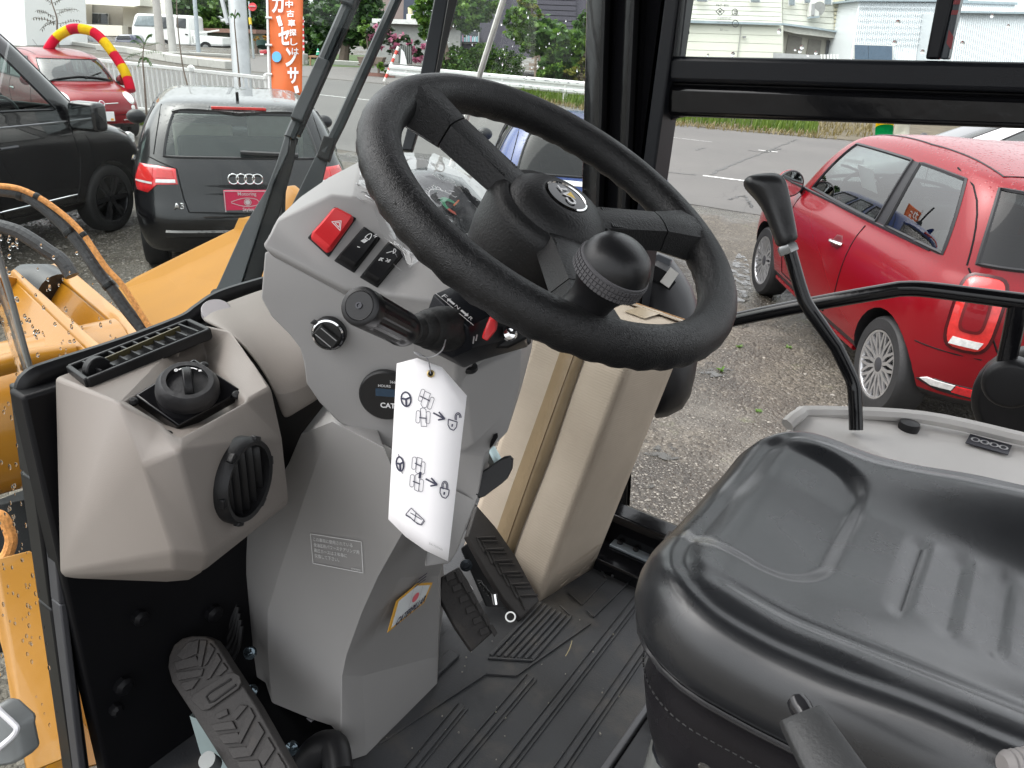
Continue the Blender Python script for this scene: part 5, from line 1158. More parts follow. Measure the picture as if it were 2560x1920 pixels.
obj('bolt', MB().lathe([(.010, 0), (.0105, .004), (.006, .006), (.005, .003), (0, .003)], P(1165, 1412, 1.28), (.6, -.7, .3), 18), M('bolt_blue_black', (.05, .06, .07), .3, .5), tg_)
obj('spring', MB().tube([P(1196 + 1.05 * t + 5 * math.cos(t * 1.9), 1452 + 1.25 * t + 5 * math.sin(t * 1.9), 1.27) for t in range(34)], .0016, 5), M('spring_steel', (.05, .05, .05), .3, .7), tg_)
obj('clevis', MB().tube([P(1236, 1484, 1.26), P(1240, 1510, 1.26)], .005, 10), chrome, tg_); obj('clip', MB().lathe([(.008, 0), (.009, .002), (.0065, .002)], P(1276, 1541, 1.25), (.5, -.7, .4), 18, cap=False), steel, tg_)
tm, pad, Q, n = pedal('inching_pedal', 'smaller black pedal with herringbone tread behind the column cover', [(1099, 1495), (1106, 1440), (1148, 1416), (1170, 1450), (1200, 1508), (1236, 1578), (1180, 1628), (1140, 1570)],
                      ((1149, 1416, 1.20), (1100, 1495, 1.17), (1205, 1600, 1.16)), .014, None, None)
for k in range(6):
    x0, y0 = 1112 + 17 * k, 1452 + 27 * k
    blk([(x0, y0 - 12), (x0 + 20, y0 - 20), (x0 + 26, y0 - 6), (x0 + 4, y0 + 4)], .003); blk([(x0 + 24, y0 - 22), (x0 + 34, y0 - 26), (x0 + 46, y0 - 4), (x0 + 38, y0 + 6)], .003)
part('pedal_tag', MB().prism([P(x, y, 1.24) for x, y in ((1153, 1433), (1180, 1470), (1182, 1475), (1174, 1474))], (0, .001, 0)), paper)
# ------------------------------------------------------------------ wing mirror outside the right door
wm = thing('wing_mirror', 'black rounded mirror housing with a silver bracket plate in its slot, outside the right pillar', 'mirror', tuple(P(1660, 1040, 1.5)))
oc = [(1641, 626), (1612, 642), (1600, 660), (1594, 690), (1588, 730), (1588, 800), (1596, 900), (1610, 990), (1640, 1046), (1668, 1042), (1706, 1022), (1726, 990), (1738, 940), (1748, 880), (1754, 820), (1745, 760), (1728, 715), (1706, 680), (1680, 645)]
c2 = (1668, 850)
def mr(k, d): return [P(c2[0] + (x - c2[0]) * k, c2[1] + (y - c2[1]) * k, d) for x, y in oc]
obj('housing', MB().ring([mr(.95, 1.60), mr(1.0, 1.56), mr(1.0, 1.52), mr(.93, 1.48), mr(.72, 1.455), mr(.3, 1.445)]), M('mirror_black', (.012, .012, .014), .4), wm, sm=60)
obj('housing_cap', MB().prism([P(x, y, 1.475) for x, y in ((1627, 645), (1645, 632), (1682, 648), (1677, 664), (1666, 674), (1630, 652))], CF * .02), M('cap_slate', (.06, .065, .075), .35), wm, bev=.003)
obj('slot', MB().prism([P(x, y, 1.452) for x, y in ((1622, 662), (1630, 659), (1668, 680), (1690, 706), (1674, 726), (1645, 706), (1616, 688))], CF * .02), void, wm)
obj('bracket_plate', MB().prism([P(x, y, 1.446) for x, y in ((1677, 668), (1697, 684), (1672, 720), (1650, 704))], CF * .004), M('bracket_nickel', (.62, .60, .56), .35, .7), wm)
# ------------------------------------------------------------------ wiper with two parallel arms
wp = thing('windscreen_wiper', 'black windscreen wiper with two parallel arms and a long blade', 'wiper', tuple(P(560, 740, 1.12)))
slate = M('arm_slate', (.017, .021, .025), .4, var=.1)
def arm(px, d, mat, nm='arm', th=.004, parent=None, **k): return obj(nm, MB().prism([P(x, y, dd) for x, y, dd in [(q + (d,)) if len(q) == 2 else q for q in px]], CF * th), mat, parent or wp, bev=.0012, **k)
a1 = arm(((529, 744, 1.10), (548, 705, 1.10), (611, 563, 1.11), (666, 473, 1.12), (690, 410, 1.13), (714, 333, 1.14), (726, 337, 1.14), (720, 380, 1.13), (685, 455, 1.12), (599, 724, 1.10)), 1.1, slate)
arm(((599, 726, 1.104), (685, 457, 1.124), (722, 380, 1.134), (728, 338, 1.144), (739, 346, 1.144), (735, 400, 1.136), (705, 509, 1.125), (650, 702, 1.108)), 1.1, black, 'arm_web', parent=a1)
obj('pivot_bolt', MB().lathe([(.009, 0), (.009, .004), (0, .006)], P(543, 738, 1.095), -CF, 12), slate, a1)
obj('rod', MB().tube([P(724, 345, 1.142), P(808, 150, 1.16), P(900, -60, 1.18)], .0085, 8), slate, a1); obj('hose', MB().tube([P(742, 338, 1.15), P(826, 150, 1.168), P(905, -30, 1.18)], .006, 8), black, a1)
obj('sleeve', MB().beam(P(742, 302, 1.135), P(810, 150, 1.152), .019, .012, up=CF), slate, a1, bev=.002); obj('sleeve', MB().beam(P(866, 12, 1.165), P(893, -50, 1.17), .022, .012, up=CF), slate, a1, bev=.002)
obj('hose_tail', MB().tube(spline([P(738, 345, 1.15), P(712, 430, 1.15), P(705, 520, 1.15), P(712, 600, 1.14)], 5), .005, 8), black, a1)
a2 = arm(((732, 506), (792, 383), (803, 372), (822, 386), (806, 452), (770, 512), (700, 640), (655, 660)), 1.20, slate); obj('rod', MB().tube([P(812, 385, 1.19), P(850, 310, 1.195), P(990, 0, 1.22), P(1020, -60, 1.22)], .0085, 8), slate, a2)
obj('hook', MB().beam(P(808, 400, 1.19), P(826, 345, 1.19), .02, .014, up=CF), black, a2, bev=.002)
bd_ = obj('blade', MB().prism([P(x, y, d) for x, y, d in ((1090, -30, 1.22), (1125, -30, 1.22), (1085, 197, 1.24), (1030, 376, 1.25), (1004, 374, 1.25), (1048, 197, 1.24))], CF * .014), M('blade_slate', (.016, .019, .023), .4), wp, bev=.002)
obj('blade_rubber', MB().prism([P(x, y, d) for x, y, d in ((1127, -30, 1.215), (1150, -30, 1.215), (1094, 197, 1.235), (1046, 320, 1.245), (1030, 372, 1.245), (1087, 197, 1.235))], CF * .006), rubber, bd_)
# ------------------------------------------------------------------ yellow front of the machine, seen through the windscreen
def slab(px, vec, mat, nm, parent, bev=.004, **k): return obj(nm, MB().prism([P(*q) for q in px], vec), mat, parent, bev=bev, **k)
la = thing('lift_arm', 'bright yellow lift arm with two upright plates joined by a black pin', 'loader arm', tuple(P(150, 950, 1.75)))
sidev = V((-.15, -.9, -.35)).normalized()
slab(((114, 662, 2.05), (157, 654, 2.05), (370, 836, 1.62), (336, 852, 1.62)), (0, 0, -.012), yellow, 'plate_edge', la)
slab(((112, 668, 2.055), (140, 690, 2.03), (336, 854, 1.625), (310, 900, 1.62), (150, 900, 1.80), (118, 740, 2.03)), (.004, .028, 0), yellow, 'plate', la)
slab(((20, 682, 1.90), (36, 670, 1.90), (262, 868, 1.45), (232, 884, 1.45)), (0, 0, -.010), yellow, 'plate_edge', la)
slab(((16, 690, 1.905), (22, 686, 1.90), (234, 886, 1.455), (200, 940, 1.45), (70, 952, 1.50), (28, 800, 1.75)), (.004, .020, 0), yellow, 'plate', la)
obj('pin', MB().tube([P(70, 712, 2.02), P(118, 712, 2.0), P(150, 735, 1.97)], .055, 24), M('pin_black', (.02, .02, .022), .3), la)
obj('pin_boss', MB().tube([P(-10, 730, 1.86), P(16, 742, 1.84)], .05, 20), yellow, la); obj('bolt', MB().tube([P(40, 745, 1.80), P(50, 770, 1.80)], .012, 8), steel, la); obj('bolt', MB().tube([P(14, 790, 1.80), P(28, 800, 1.80)], .022, 6), blackm, la)
slab(((140, 905, 1.62), (350, 830, 1.6), (420, 800, 1.6), (300, 1000, 1.5), (100, 1000, 1.5)), (0, 0, -.02), yellow, 'floor_plate', la)
bk = thing('bucket', 'broad golden yellow bucket side plate beside the wiper', 'bucket', tuple(P(480, 850, 2.1)))
slab(((270, 735, 2.5), (337, 693, 2.5), (460, 632, 2.42), (584, 571, 2.35), (590, 560, 2.35), (600, 547, 2.33), (618, 540, 2.32), (700, 545, 2.3), (800, 560, 2.2), (820, 780, 1.9), (466, 800, 1.9), (380, 826, 1.9)), (.0, .03, -.01), M('bucket_yellow', (.31, .135, .006), .55, var=.06, spec=.25), 'side_plate', bk)
slab(((690, 470, 2.31), (720, 465, 2.31), (760, 500, 2.3), (700, 545, 2.3)), (0, .03, 0), yellow, 'lip', bk)
def hose(nm, label, px, d, r, mat, clamps=(), n=10):
    t = thing(nm, label, 'hose', tuple(P(px[-1][0], px[-1][1], d)))
    sp_ = spline([P(x, y, d + .0002 * (x - 150)) for x, y in px], 6); obj('hose_body', MB().tube(sp_, r, n), mat, t)
    for k in clamps:
        a, b = sp_[k], sp_[k + 1]; dd = (b - a).normalized(); obj('clamp', MB().tube([a - dd * .004, a + dd * .006], r * 1.15, 12), black, t, bev=.001)
    return t
hose('hydraulic_hose', 'thick black hydraulic hose with an orange line tied on, arching to the lift arm', [(-30, 474), (0, 476), (51, 485), (94, 508), (157, 562), (204, 618), (251, 688), (282, 726), (325, 785), (372, 842)], 1.5, .0115, hosem, (12, 26, 40))
hose('braided_hose', 'thin orange braided line tied along the black hydraulic hose', [(0, 465), (40, 470), (78, 484), (117, 506), (168, 545), (208, 586), (235, 625), (266, 670), (300, 706), (325, 742), (352, 785), (378, 825)], 1.49, .0058, orangeb, (14, 30))
hose('lower_hose', 'second dark hose curving down behind the wet glass on the left', [(-30, 560), (0, 566), (40, 578), (80, 600), (118, 626), (155, 652), (180, 690)], 1.75, .016, hosem)
fr_ = thing('front_frame', 'dirty yellow front frame of the machine below the windscreen, with a big rounded tube', 'machine frame', tuple(P(60, 1600, 1.5)))
obj('boom_tube', MB().tube([P(-160, 1085, 1.55), P(60, 1030, 1.62), P(330, 960, 1.75)], .155, 28), yellow, fr_)
obj('boom_rib', MB().tube([P(-60, 930, 1.40), P(62, 898, 1.45), P(190, 880, 1.5)], .02, 12), yellow, fr_)
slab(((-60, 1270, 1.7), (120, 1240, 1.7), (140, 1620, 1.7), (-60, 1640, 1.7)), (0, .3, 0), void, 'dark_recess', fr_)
slab(((-30, 1400, 1.10), (2, 1440, 1.10), (24, 1600, 1.06), (48, 1760, 1.02), (85, 1930, .98), (62, 1930, .98), (30, 1780, 1.02), (8, 1640, 1.05), (-30, 1500, 1.10)), (.02, .05, 0), yellow, 'upright', fr_)
slab(((2, 1440, 1.105), (14, 1500, 1.10), (70, 1740, 1.04), (98, 1930, 1.0), (84, 1930, .985), (46, 1760, 1.025), (22, 1600, 1.065)), (.0, .03, 0), yellowd, 'upright_face', fr_)
slab(((72, 1770, 1.07), (110, 1830, 1.06), (150, 1890, 1.05), (190, 1930, 1.04), (110, 1930, 1.03)), (.01, .05, -.02), yellow, 'gusset', fr_)
slab(((90, 1720, 1.3), (160, 1680, 1.3), (200, 1900, 1.25), (120, 1900, 1.25)), (0, .1, -.02), yellowd, 'deck', fr_)
slab(((60, 1610, 1.5), (150, 1560, 1.5), (170, 1700, 1.45), (100, 1760, 1.45)), (0, .1, 0), yellowd, 'rear_panel', fr_)
ca = thing('red_capped_canister', 'yellow canister with a red rimmed white lid and a wire loop, low on the left', 'canister', tuple(P(85, 1740, 1.25)))
obj('body', MB().tube([P(62, 1612, 1.27), P(92, 1740, 1.22)], .027, 24), yellowd, ca, bev=.003)
obj('red_rim', MB().lathe([(.026, -.003), (.029, 0), (.029, .005), (.025, .006)], P(60, 1609, 1.255), (.2, -.55, .8), 28, cap=False), M('cap_red', (.55, .03, .05), .4), ca); obj('white_lid', MB().lathe([(.025, .003), (0, .003)], P(60, 1609, 1.255), (.2, -.55, .8), 28), M('lid_white', (.6, .55, .54), .6), ca)
obj('filler_cap', MB().lathe([(.012, .003), (.012, .012), (.007, .016), (0, .016)], P(52, 1606, 1.252), (.2, -.55, .8), 16), M('filler_red', (.25, .05, .06), .5), ca)
obj('wire_loop', MB().tube(spline([P(x, y, 1.24) for x, y in ((45, 1585), (60, 1568), (90, 1572), (112, 1592), (118, 1630), (110, 1668))], 6), .0012, 6), M('loop_steel', (.3, .28, .24), .4, .6), ca); obj('wire_loop', MB().tube(spline([P(x, y, 1.2) for x, y in ((108, 1728), (120, 1745), (124, 1765), (116, 1785), (100, 1780), (72, 1762))], 6), .0022, 6), steel, ca)
hose('orange_hose', 'orange braided hose bent in a loop at the left edge behind wet glass', [(-20, 1285), (5, 1292), (20, 1320), (28, 1352), (18, 1385), (0, 1400), (-20, 1408)], 1.25, .009, orangeb)
dh = thing('door_bracket', 'pale grey curved bracket with a bright edge in the bottom left corner', 'bracket', tuple(P(10, 1930, .45)))
slab(((-30, 1770, .44), (-2, 1776, .44), (38, 1812, .44), (42, 1822, .44), (40, 1836, .44), (52, 1900, .44), (30, 1915, .44), (-30, 1925, .44)), (.0, .012, 0), M('bracket_grey', (.16, .17, .17), .4, .3), 'plate', dh)
obj('edge', MB().tube(spline([P(x, y, .436) for x, y in ((-20, 1752), (0, 1778), (30, 1806), (42, 1822), (30, 1842), (0, 1868), (-20, 1885))], 5), .0017, 8), M('bright_edge', (.75, .75, .78), .3, .3), dh)
# ------------------------------------------------------------------ a small kit for building cars
tyrem = M('tyre', (.02, .02, .021), .62, var=.3, bump=.3, bs=120)
alloy = M('alloy', (.62, .62, .63), .28, .85, var=.05)
darkalloy = M('dark_alloy', (.03, .03, .033), .25, .5, var=.1)
trimk = M('car_trim', (.016, .016, .018), .4, var=.1)
carglass = glass('car_glass', (.36, .41, .40), 2.2)
darkglass = glass('dark_car_glass', (.16, .17, .18), 1.55)
lightglass = glass('light_car_glass', (.72, .79, .77), 1.5, .06, (.6, .7, .68))
clearlamp = M('clear_lamp', (.75, .75, .74), .12, .2, var=.2, vs=40)
redlamp = M('red_lamp', (.60, .015, .02), .1, var=.25, vs=25, coat=1)
redlamp2 = M('bright_red_lamp', (.55, .02, .018), .15, var=.2, vs=30, coat=1)
seatm = M('car_seat', (.05, .05, .052), .8)
def car_rings(levels, ncf=4, ncc=4, ncs=16, bulge=.05):
    out = []
    for L in levels:
        z, xf, xr, w, rf, rr = L[:6]; h = []
        for i in range(ncf): h.append((xf, (w - rf) * i / ncf))
        for i in range(ncc): a = R_(90 * i / ncc); h.append((xf - rf + rf * math.cos(a), w - rf + rf * math.sin(a)))
        for i in range(ncs + 1): h.append((xf - rf + (xr + rr - xf + rf) * i / ncs, w))
        for i in range(1, ncc + 1): a = R_(90 * i / ncc); h.append((xr + rr - rr * math.sin(a), w - rr + rr * math.cos(a)))
        for i in range(1, ncf + 1): h.append((xr, (w - rr) * (1 - i / ncf)))
        xm, hl = (xf + xr) / 2, (xf - xr) / 2
        pf, pr = (L[6] if len(L) > 6 else (0, 0)), None
        q = []
        for x, y in h:
            s = (x - xm) / hl; yy = y * (1 - bulge * s * s)
            cx = (L[7] if len(L) > 7 else .05) * hl * .0
            # bowed nose and tail
            bow = .10 * (y / max(w, .01)) ** 2
            xx = x - bow * w * (.55 if x > xm else -.40) * max(0, abs(s) - .8) * 5
            zz = z + (pf[0] * max(0, s) ** 2 + pf[1] * max(0, -s) ** 2)
            q.append((xx, yy, zz))
        ring = [V(p) for p in q] + [V((x, -y, zz)) for x, y, zz in reversed(q[1:-1])]
        out.append(ring)
    return out, len(h)
class Car:
    def __init__(s, name, label, levels, tags, mats, wheels, arch=.33, group=None, cat='car', seats=True, sub=2, bulge=.05, glassm=None):
        s.root = thing(name, label, cat, (0, 0, 0), group)
        rings, nh = car_rings(levels, bulge=bulge); s.nh = nh; n = len(rings[0])
        bm = bmesh.new(); L = [[bm.verts.new(p) for p in r] for r in rings]
        for i in range(len(L) - 1):
            for j in range(n):
                k = (j + 1) % n; f = bm.faces.new((L[i][j], L[i][k], L[i + 1][k], L[i + 1][j]))
                jj = j if j < nh - 1 else (n - 1 - j)
                f.material_index = tags(i, jj)
        bm.faces.new(list(reversed(L[0]))).material_index = 2; bm.faces.new(L[-1])
        bmesh.ops.recalc_face_normals(bm, faces=bm.faces)
        me = bpy.data.meshes.new('tmp'); bm.to_mesh(me); bm.free()
        for m_ in mats: me.materials.append(m_)
        o = bpy.data.objects.new('tmp', me); col.objects.link(o)
        k = o.modifiers.new('u', 'SUBSURF'); k.levels = k.render_levels = sub
        kill = [o]
        if arch:
            mb = MB()
            for x, yw, r in wheels:
                for sg in (-1, 1): mb.tube([V((x, sg * (yw - .30), r)), V((x, sg * 1.4, r))], arch, 28, mi=2)
            me2 = bpy.data.meshes.new('cut'); bmesh.ops.recalc_face_normals(mb.bm, faces=mb.bm.faces); mb.bm.to_mesh(me2); mb.bm.free()
            for m_ in mats: me2.materials.append(m_)
            c = bpy.data.objects.new('cut', me2); col.objects.link(c); kill.append(c)
            k = o.modifiers.new('b', 'BOOLEAN'); k.object = c; k.operation = 'DIFFERENCE'; k.solver = 'EXACT'
        bpy.context.view_layer.update()
        ev = o.evaluated_get(bpy.context.evaluated_depsgraph_get()); me3 = bpy.data.meshes.new_from_object(ev)
        for x in kill: bpy.data.objects.remove(x)
        b = bmesh.new(); b.from_mesh(me3); b.faces.ensure_lookup_table()
        s.bvh = BVHTree.FromBMesh(b)
        byk = {}
        for f in b.faces: byk.setdefault(f.material_index, []).append(f)
        def mk(name, faces, mat, parent, sm=50):
            mm = MB(); vm = {}
            for f in faces:
                vs_ = []
                for v in f.verts:
                    if v.index not in vm: vm[v.index] = mm.bm.verts.new(v.co)
                    vs_.append(vm[v.index])
                try: mm.bm.faces.new(vs_)
                except ValueError: pass
            me_ = bpy.data.meshes.new(name); mm.bm.to_mesh(me_); mm.bm.free(); me_.materials.append(mat); smooth(me_, sm); return link(name, me_, parent)
        b.verts.index_update()
        s.body = mk('body', byk.get(0, []), mats[0], s.root)
        if byk.get(2): mk('underbody', byk[2], mats[2], s.root)
        for key, gm_ in ((1, mats[1]), (4, mats[4] if len(mats) > 4 else None), (3, mats[3])):
            rest = set(byk.get(key, []))
            while rest:
                st = [rest.pop()]; comp = []
                while st:
                    f = st.pop(); comp.append(f)
                    for e in f.edges:
                        for g in e.link_faces:
                            if g in rest: rest.discard(g); st.append(g)
                w = mk('window' if key != 3 else 'black_pillar', comp, gm_, s.root)
                if key == 3: continue
                cs = set(comp); be = [e for f in comp for e in f.edges if sum(1 for g in e.link_faces if g in cs) == 1]
                nb = {}
                for e in be:
                    a, c = e.verts; nb.setdefault(a, []).append(c); nb.setdefault(c, []).append(a)
                if nb and all(len(v) == 2 for v in nb.values()):
                    st = next(iter(nb)); lp = [st]; pv = None
                    while True:
                        nx = [q for q in nb[lp[-1]] if q is not pv]; pv = lp[-1]
                        if not nx or nx[0] is st: break
                        lp.append(nx[0])
                        if len(lp) > len(nb): break
                    obj('window_seal', MB().tube([v.co.copy() for v in lp], .011, 5, closed=True), trimk, w)
        b.free()
        if seats:
            for x in (.12, -.85):
                for y in ((.34, -.34) if x > 0 else (0,)):
                    m = MB(); w = .46 if x > 0 else 1.05
                    m.bx(x - .12, x + .02, y - w / 2, y + w / 2, .5, 1.05).bx(x, x + .5, y - w / 2, y + w / 2, .45, .6)
                    obj('car_seat', m, seatm, s.root, bev=.05, seg=3)
            obj('dashboard', MB().bx(.75, 1.0, -.6, .6, .6, .92), trimk, s.root, bev=.05)
    def hit(s, p, d):
        r = s.bvh.ray_cast(V(p), V(d).normalized()); s.ok = r[0] is not None; return (r[0], r[1]) if s.ok else (V(p) + V(d), -V(d))
    def line(s, pts, d, r=.005, mat=None, name='panel_gap', n=6, off=0, parent=None, flat=1):
        d = V(d); out = []
        for a, b in zip(pts, pts[1:]):
            a, b = V(a), V(b); k = max(1, int((b - a).length / .06))
            for i in range(k):
                h = s.hit(a + (b - a) * (i / k) - d * 2, d); out += [h[0] + h[1] * off] if s.ok else []
        h = s.hit(V(pts[-1]) - d * 2, d); out += [h[0] + h[1] * off] if s.ok else []
        if len(out) < 2: return None
        return obj(name, MB().tube(out, r, n, flat=flat), mat or void, parent or s.root)
    def patch(s, pts, d, mat, name, off=.004, parent=None, rings=(1, .97, .66, .33), edge=.0, close=True):
        d = V(d); pts = [V(p) for p in pts]; dn = []
        for a, b in zip(pts, pts[1:] + [pts[0]]):
            k = max(1, int((b - a).length / .035)); dn += [a + (b - a) * (i / k) for i in range(k)]
        c = sum(dn, V()) / len(dn); R = []
        base = []
        for p in dn: h = s.hit(p - d * 2, d); base.append(h[0] - h[1] * .004)
        R.append(base)
        for q in rings:
            row = []
            for p in dn: h = s.hit(c + (p - c) * q - d * 2, d); row.append(h[0] + h[1] * (off if q < 1 else off * .6))
            R.append(row)
        return obj(name, MB().ring(R, cap=(False, True)), mat, parent or s.root, sm=50)
    def wheel(s, x, y, r, kind='multi', mat=None, n=12, wd=.19, capm=None):
        sg = 1 if y > 0 else -1; o = V((x, y, r)); ax = V((0, sg, 0)); mat = mat or alloy; ri = r * .70
        hubm = obj('wheel', MB().lathe([(r * .18, wd * .5 - .05), (r * .17, wd * .5 - .018), (r * .12, wd * .5 - .012), (0, wd * .5 - .012)], o, ax, 24), capm or mat, s.root)
        obj('tyre', MB().lathe([(ri * .98, -wd / 2), (r * .93, -wd / 2), (r * .985, -wd * .42), (r, -wd * .3), (r, wd * .3), (r * .985, wd * .42), (r * .93, wd / 2), (ri * 1.04, wd / 2), (ri * .99, wd / 2 - .01)], o, ax, 44, cap=False), tyrem, hubm, sm=40)
        obj('rim', MB().lathe([(ri * 1.0, wd / 2 - .006), (ri * 1.01, wd / 2 - .002), (ri * .95, wd / 2 - .004), (ri * .92, wd / 2 - .02), (ri * .90, -wd / 2)], o, ax, 44, cap=False), mat, hubm, sm=40)
        obj('brake_disc', MB().lathe([(ri * .9, wd * .0), (0, wd * .0)], o, ax, 28), void, hubm)
        for k in range(n):
            t = 2 * math.pi * k / n; d = V((math.cos(t), 0, math.sin(t))); u = ax.cross(d); m = MB()
            f0, f1 = wd * .5 - .022, wd * .5 - .012
            if kind == 'multi':
                mid = o + d * (ri * .48) + ax * (f1 - .006)
                m.beam(o + d * (r * .14) + ax * f0, mid, .022, .012, up=ax)
                for q in (-1, 1): m.beam(mid, o + (d + u * (q * .17)) * (ri * .95) + ax * f1, .017, .012, up=ax)
            else:
                m.beam(o + d * (r * .1) + ax * f0, o + d * (ri * .96) + ax * f1, .045, .02, up=ax)
                if kind == 'vee': m.beam(o + (d * .3 + u * .1) * r + ax * f0, o + (d + u * .25) * (ri * .94) + ax * f1, .022, .014, up=ax)
            obj('spoke', m, mat, hubm, sm=0)
        return hubm
    def place(s, loc, ang, sc=1): s.root.location = loc; s.root.rotation_euler = (0, 0, ang); s.root.scale = (sc, sc, sc)
# ------------------------------------------------------------------ little red hatchback with white roof line (three door, round tail)
def fiat(name, label, group, near=True, paintm=None):
    lv = [(.19, 1.62, -1.55, .74, .30, .30), (.29, 1.78, -1.70, .81, .40, .38), (.50, 1.84, -1.745, .835, .44, .40), (.70, 1.81, -1.735, .838, .48, .38), (.80, 1.72, -1.72, .825, .52, .36), (.90, 1.50, -1.70, .80, .50, .34),
          (.955, 1.10, -1.66, .765, .34, .30), (.985, 1.00, -1.645, .752, .28, .27), (1.21, .78, -1.57, .705, .24, .25), (1.42, .50, -1.45, .635, .20, .27, (-.02, -.035)), (1.485, .36, -1.34, .575, .20, .27, (-.05, -.07)), (1.518, .16, -1.16, .43, .18, .2, (-.05, -.07)), (1.528, -.1, -.88, .22, .12, .12, (-.02, -.03))]
    def tg(i, j):
        if i in (7, 8):
            if j <= 5: return 1
            if 9 <= j <= 17 or 19 <= j <= 23: return 1
            if j == 18: return 3
            if j >= 26: return 4
        if i == 0: return 2
        return 0
    c = Car(name, label, lv, tg, [paintm, carglass, trimk, trimk, darkglass], [(1.15, .73, .29), (-1.15, .73, .29)], .335, group)
    Lf = (0, -1, 0); R = .29; red = paintm
    for x, y in ((1.15, .70), (-1.15, .70), (1.15, -.70), (-1.15, -.70)):
        c.wheel(x, y, R, 'multi', alloy, 14 if near else 8, capm=M('hub_cap', (.04, .04, .045), .35) if near else None)
    for sg in (1, -1):
        d = (0, -sg, 0)
        c.line([(.66, sg, .97), (.68, sg, .70), (.60, sg, .34), (-.30, sg, .33), (-.46, sg, .50), (-.50, sg, .97)], d, .005)
        c.line([(-1.45, sg, .56), (-1.75, sg * .9, .56)], d, .004)
        c.line([(.80, sg, .985), (.1, sg, 1.0), (-1.25, sg, 1.01)], d, .012, trimk, 'belt_trim', flat=.6)
        h1, n1 = c.hit((-.20, sg * 2, .80), d); h2, n2 = c.hit((-.38, sg * 2, .81), d)
        obj('door_handle', MB().tube(spline([h1 + n1 * .004, h1 * .7 + h2 * .3 + n1 * .032, h1 * .3 + h2 * .7 + n1 * .032, h2 + n2 * .004], 4), .011, 8), chrome, c.root)
        c.patch([(-.24, sg, .77), (-.34, sg, .77), (-.37, sg, .82), (-.33, sg, .86), (-.25, sg, .85), (-.22, sg, .81)], d, M('handle_cup', (.10, .005, .008), .4), 'handle_cup', off=.002)
        hb_, nb_ = c.hit((-.47, sg * 2, 1.0), d)
        
        mp = V((.72, sg * .86, 1.02)); m = MB().ball(mp, .105, 16, 9, (.42, 1.0, .95)); mi = obj('mirror', m, red, c.root)
        obj('mirror_rim', MB().lathe([(.100, -.02), (.102, 0), (.094, .008), (.088, .004)], mp - V((.042, 0, 0)), (-1, 0, 0), 24, cap=False), trimk, mi); obj('mirror_glass', MB().lathe([(.09, 0), (0, .002)], mp - V((.050, 0, 0)), (-1, 0, 0), 24), M('mirror_glass', (.7, .75, .75), .02, 1, var=0), mi); obj('mirror_stalk', MB().tube([mp - V((0, sg * .05, .03)), V((.74, sg * .72, .97))], .03, 8), trimk, mi)
        # sill line
        c.line([(.80, sg, .255), (-.78, sg, .255)], d, .02, red, 'sill_bead', off=.004)
        # tail lamp
        h0, n0 = c.hit((-1.60 - 1.4, sg * (.60 + .9), .78), (1.4, -sg * .9, 0)); td = -V((n0.x, n0.y, 0)).normalized(); o0 = V((h0.x, h0.y, .78)); u = V((-td.y, td.x, 0)) * (-sg); z = V((0, 0, 1))
        def tp(pts): return [o0 + u * a + z * b for a, b in pts]
        rr_ = lambda a, b: [(a * math.copysign(abs(math.cos(R_(t))) ** .5, math.cos(R_(t))), b * math.copysign(abs(math.sin(R_(t))) ** .5, math.sin(R_(t)))) for t in range(0, 360, 15)]
        tlm = c.patch(tp(rr_(.115, .20)), td, M('lamp_edge', (.05, .002, .004), .2), 'tail_lamp', off=.008)
        c.patch(tp(rr_(.100, .185)), td, redlamp2, 'lamp_lens', off=.016, parent=tlm)
        c.patch(tp(rr_(.060, .095)), td, M('lamp_edge2', (.12, .004, .006), .2), 'lamp_surround', off=.020, parent=tlm); c.patch(tp(rr_(.045, .080)), td, red, 'lamp_centre', off=.024, parent=tlm)
        c.patch(tp([(-.075, -.165), (.06, -.165), (.075, -.128), (-.065, -.124)]), td, clearlamp, 'reverse_lens', off=.020, parent=tlm)
        # low reflector insert
        h0, n0 = c.hit((-1.60 - 1.6, sg * (.56 + .9), .36), (1.6, -sg * .9, 0)); rd_ = -V((n0.x, n0.y, 0)).normalized(); o1 = V((h0.x, h0.y, .36)); u1 = V((-rd_.y, rd_.x, 0)) * (-sg)
        q = lambda pts: [o1 + u1 * a + z * b for a, b in pts]
        ins = c.patch(q([(-.22, .0), (-.10, -.03), (.40, -.045), (.40, .03), (-.12, .035)]), rd_, trimk, 'bumper_insert', off=.004)
        c.patch(q([(-.19, .012), (-.16, .03), (-.02, .03), (-.03, -.003), (-.13, -.008)]), rd_, clearlamp, 'reverse_lamp', off=.010, parent=ins); c.patch(q([(-.015, .028), (.10, .026), (.09, -.022), (-.03, -.012)]), rd_, redlamp, 'reflector', off=.010, parent=ins)
        # hatch gap
        c.line([(-3, sg * .66, .99), (-3, sg * .60, .80), (-3, sg * .50, .62), (-3, sg * .42, .54), (-3, 0, .53)], (1, 0, 0), .005)
        c.line([(-3, sg * .665, 1.0), (-3, sg * .60, 1.42)], (1, 0, 0), .005)
        # headlamps
        hl = c.patch([(3, sg * .60 + .105 * math.cos(R_(t)), .995 + .13 * math.sin(R_(t))) for t in range(0, 360, 20)], (-1, 0, -.15), chrome, 'headlamp', off=.006); c.patch([(3, sg * .60 + .09 * math.cos(R_(t)), .995 + .11 * math.sin(R_(t))) for t in range(0, 360, 20)], (-1, 0, -.15), clearlamp, 'headlamp_lens', off=.014, parent=hl)
        c.patch([(3, sg * .60 + .05 * math.cos(R_(t)), .61 + .045 * math.sin(R_(t))) for t in range(0, 360, 30)], (-1, 0, 0), clearlamp, 'side_lamp', off=.006)
        c.line([(3, sg * .06, .685), (3, sg * .30, .695)], (-1, 0, 0), .010, chrome, 'whisker', off=.006)
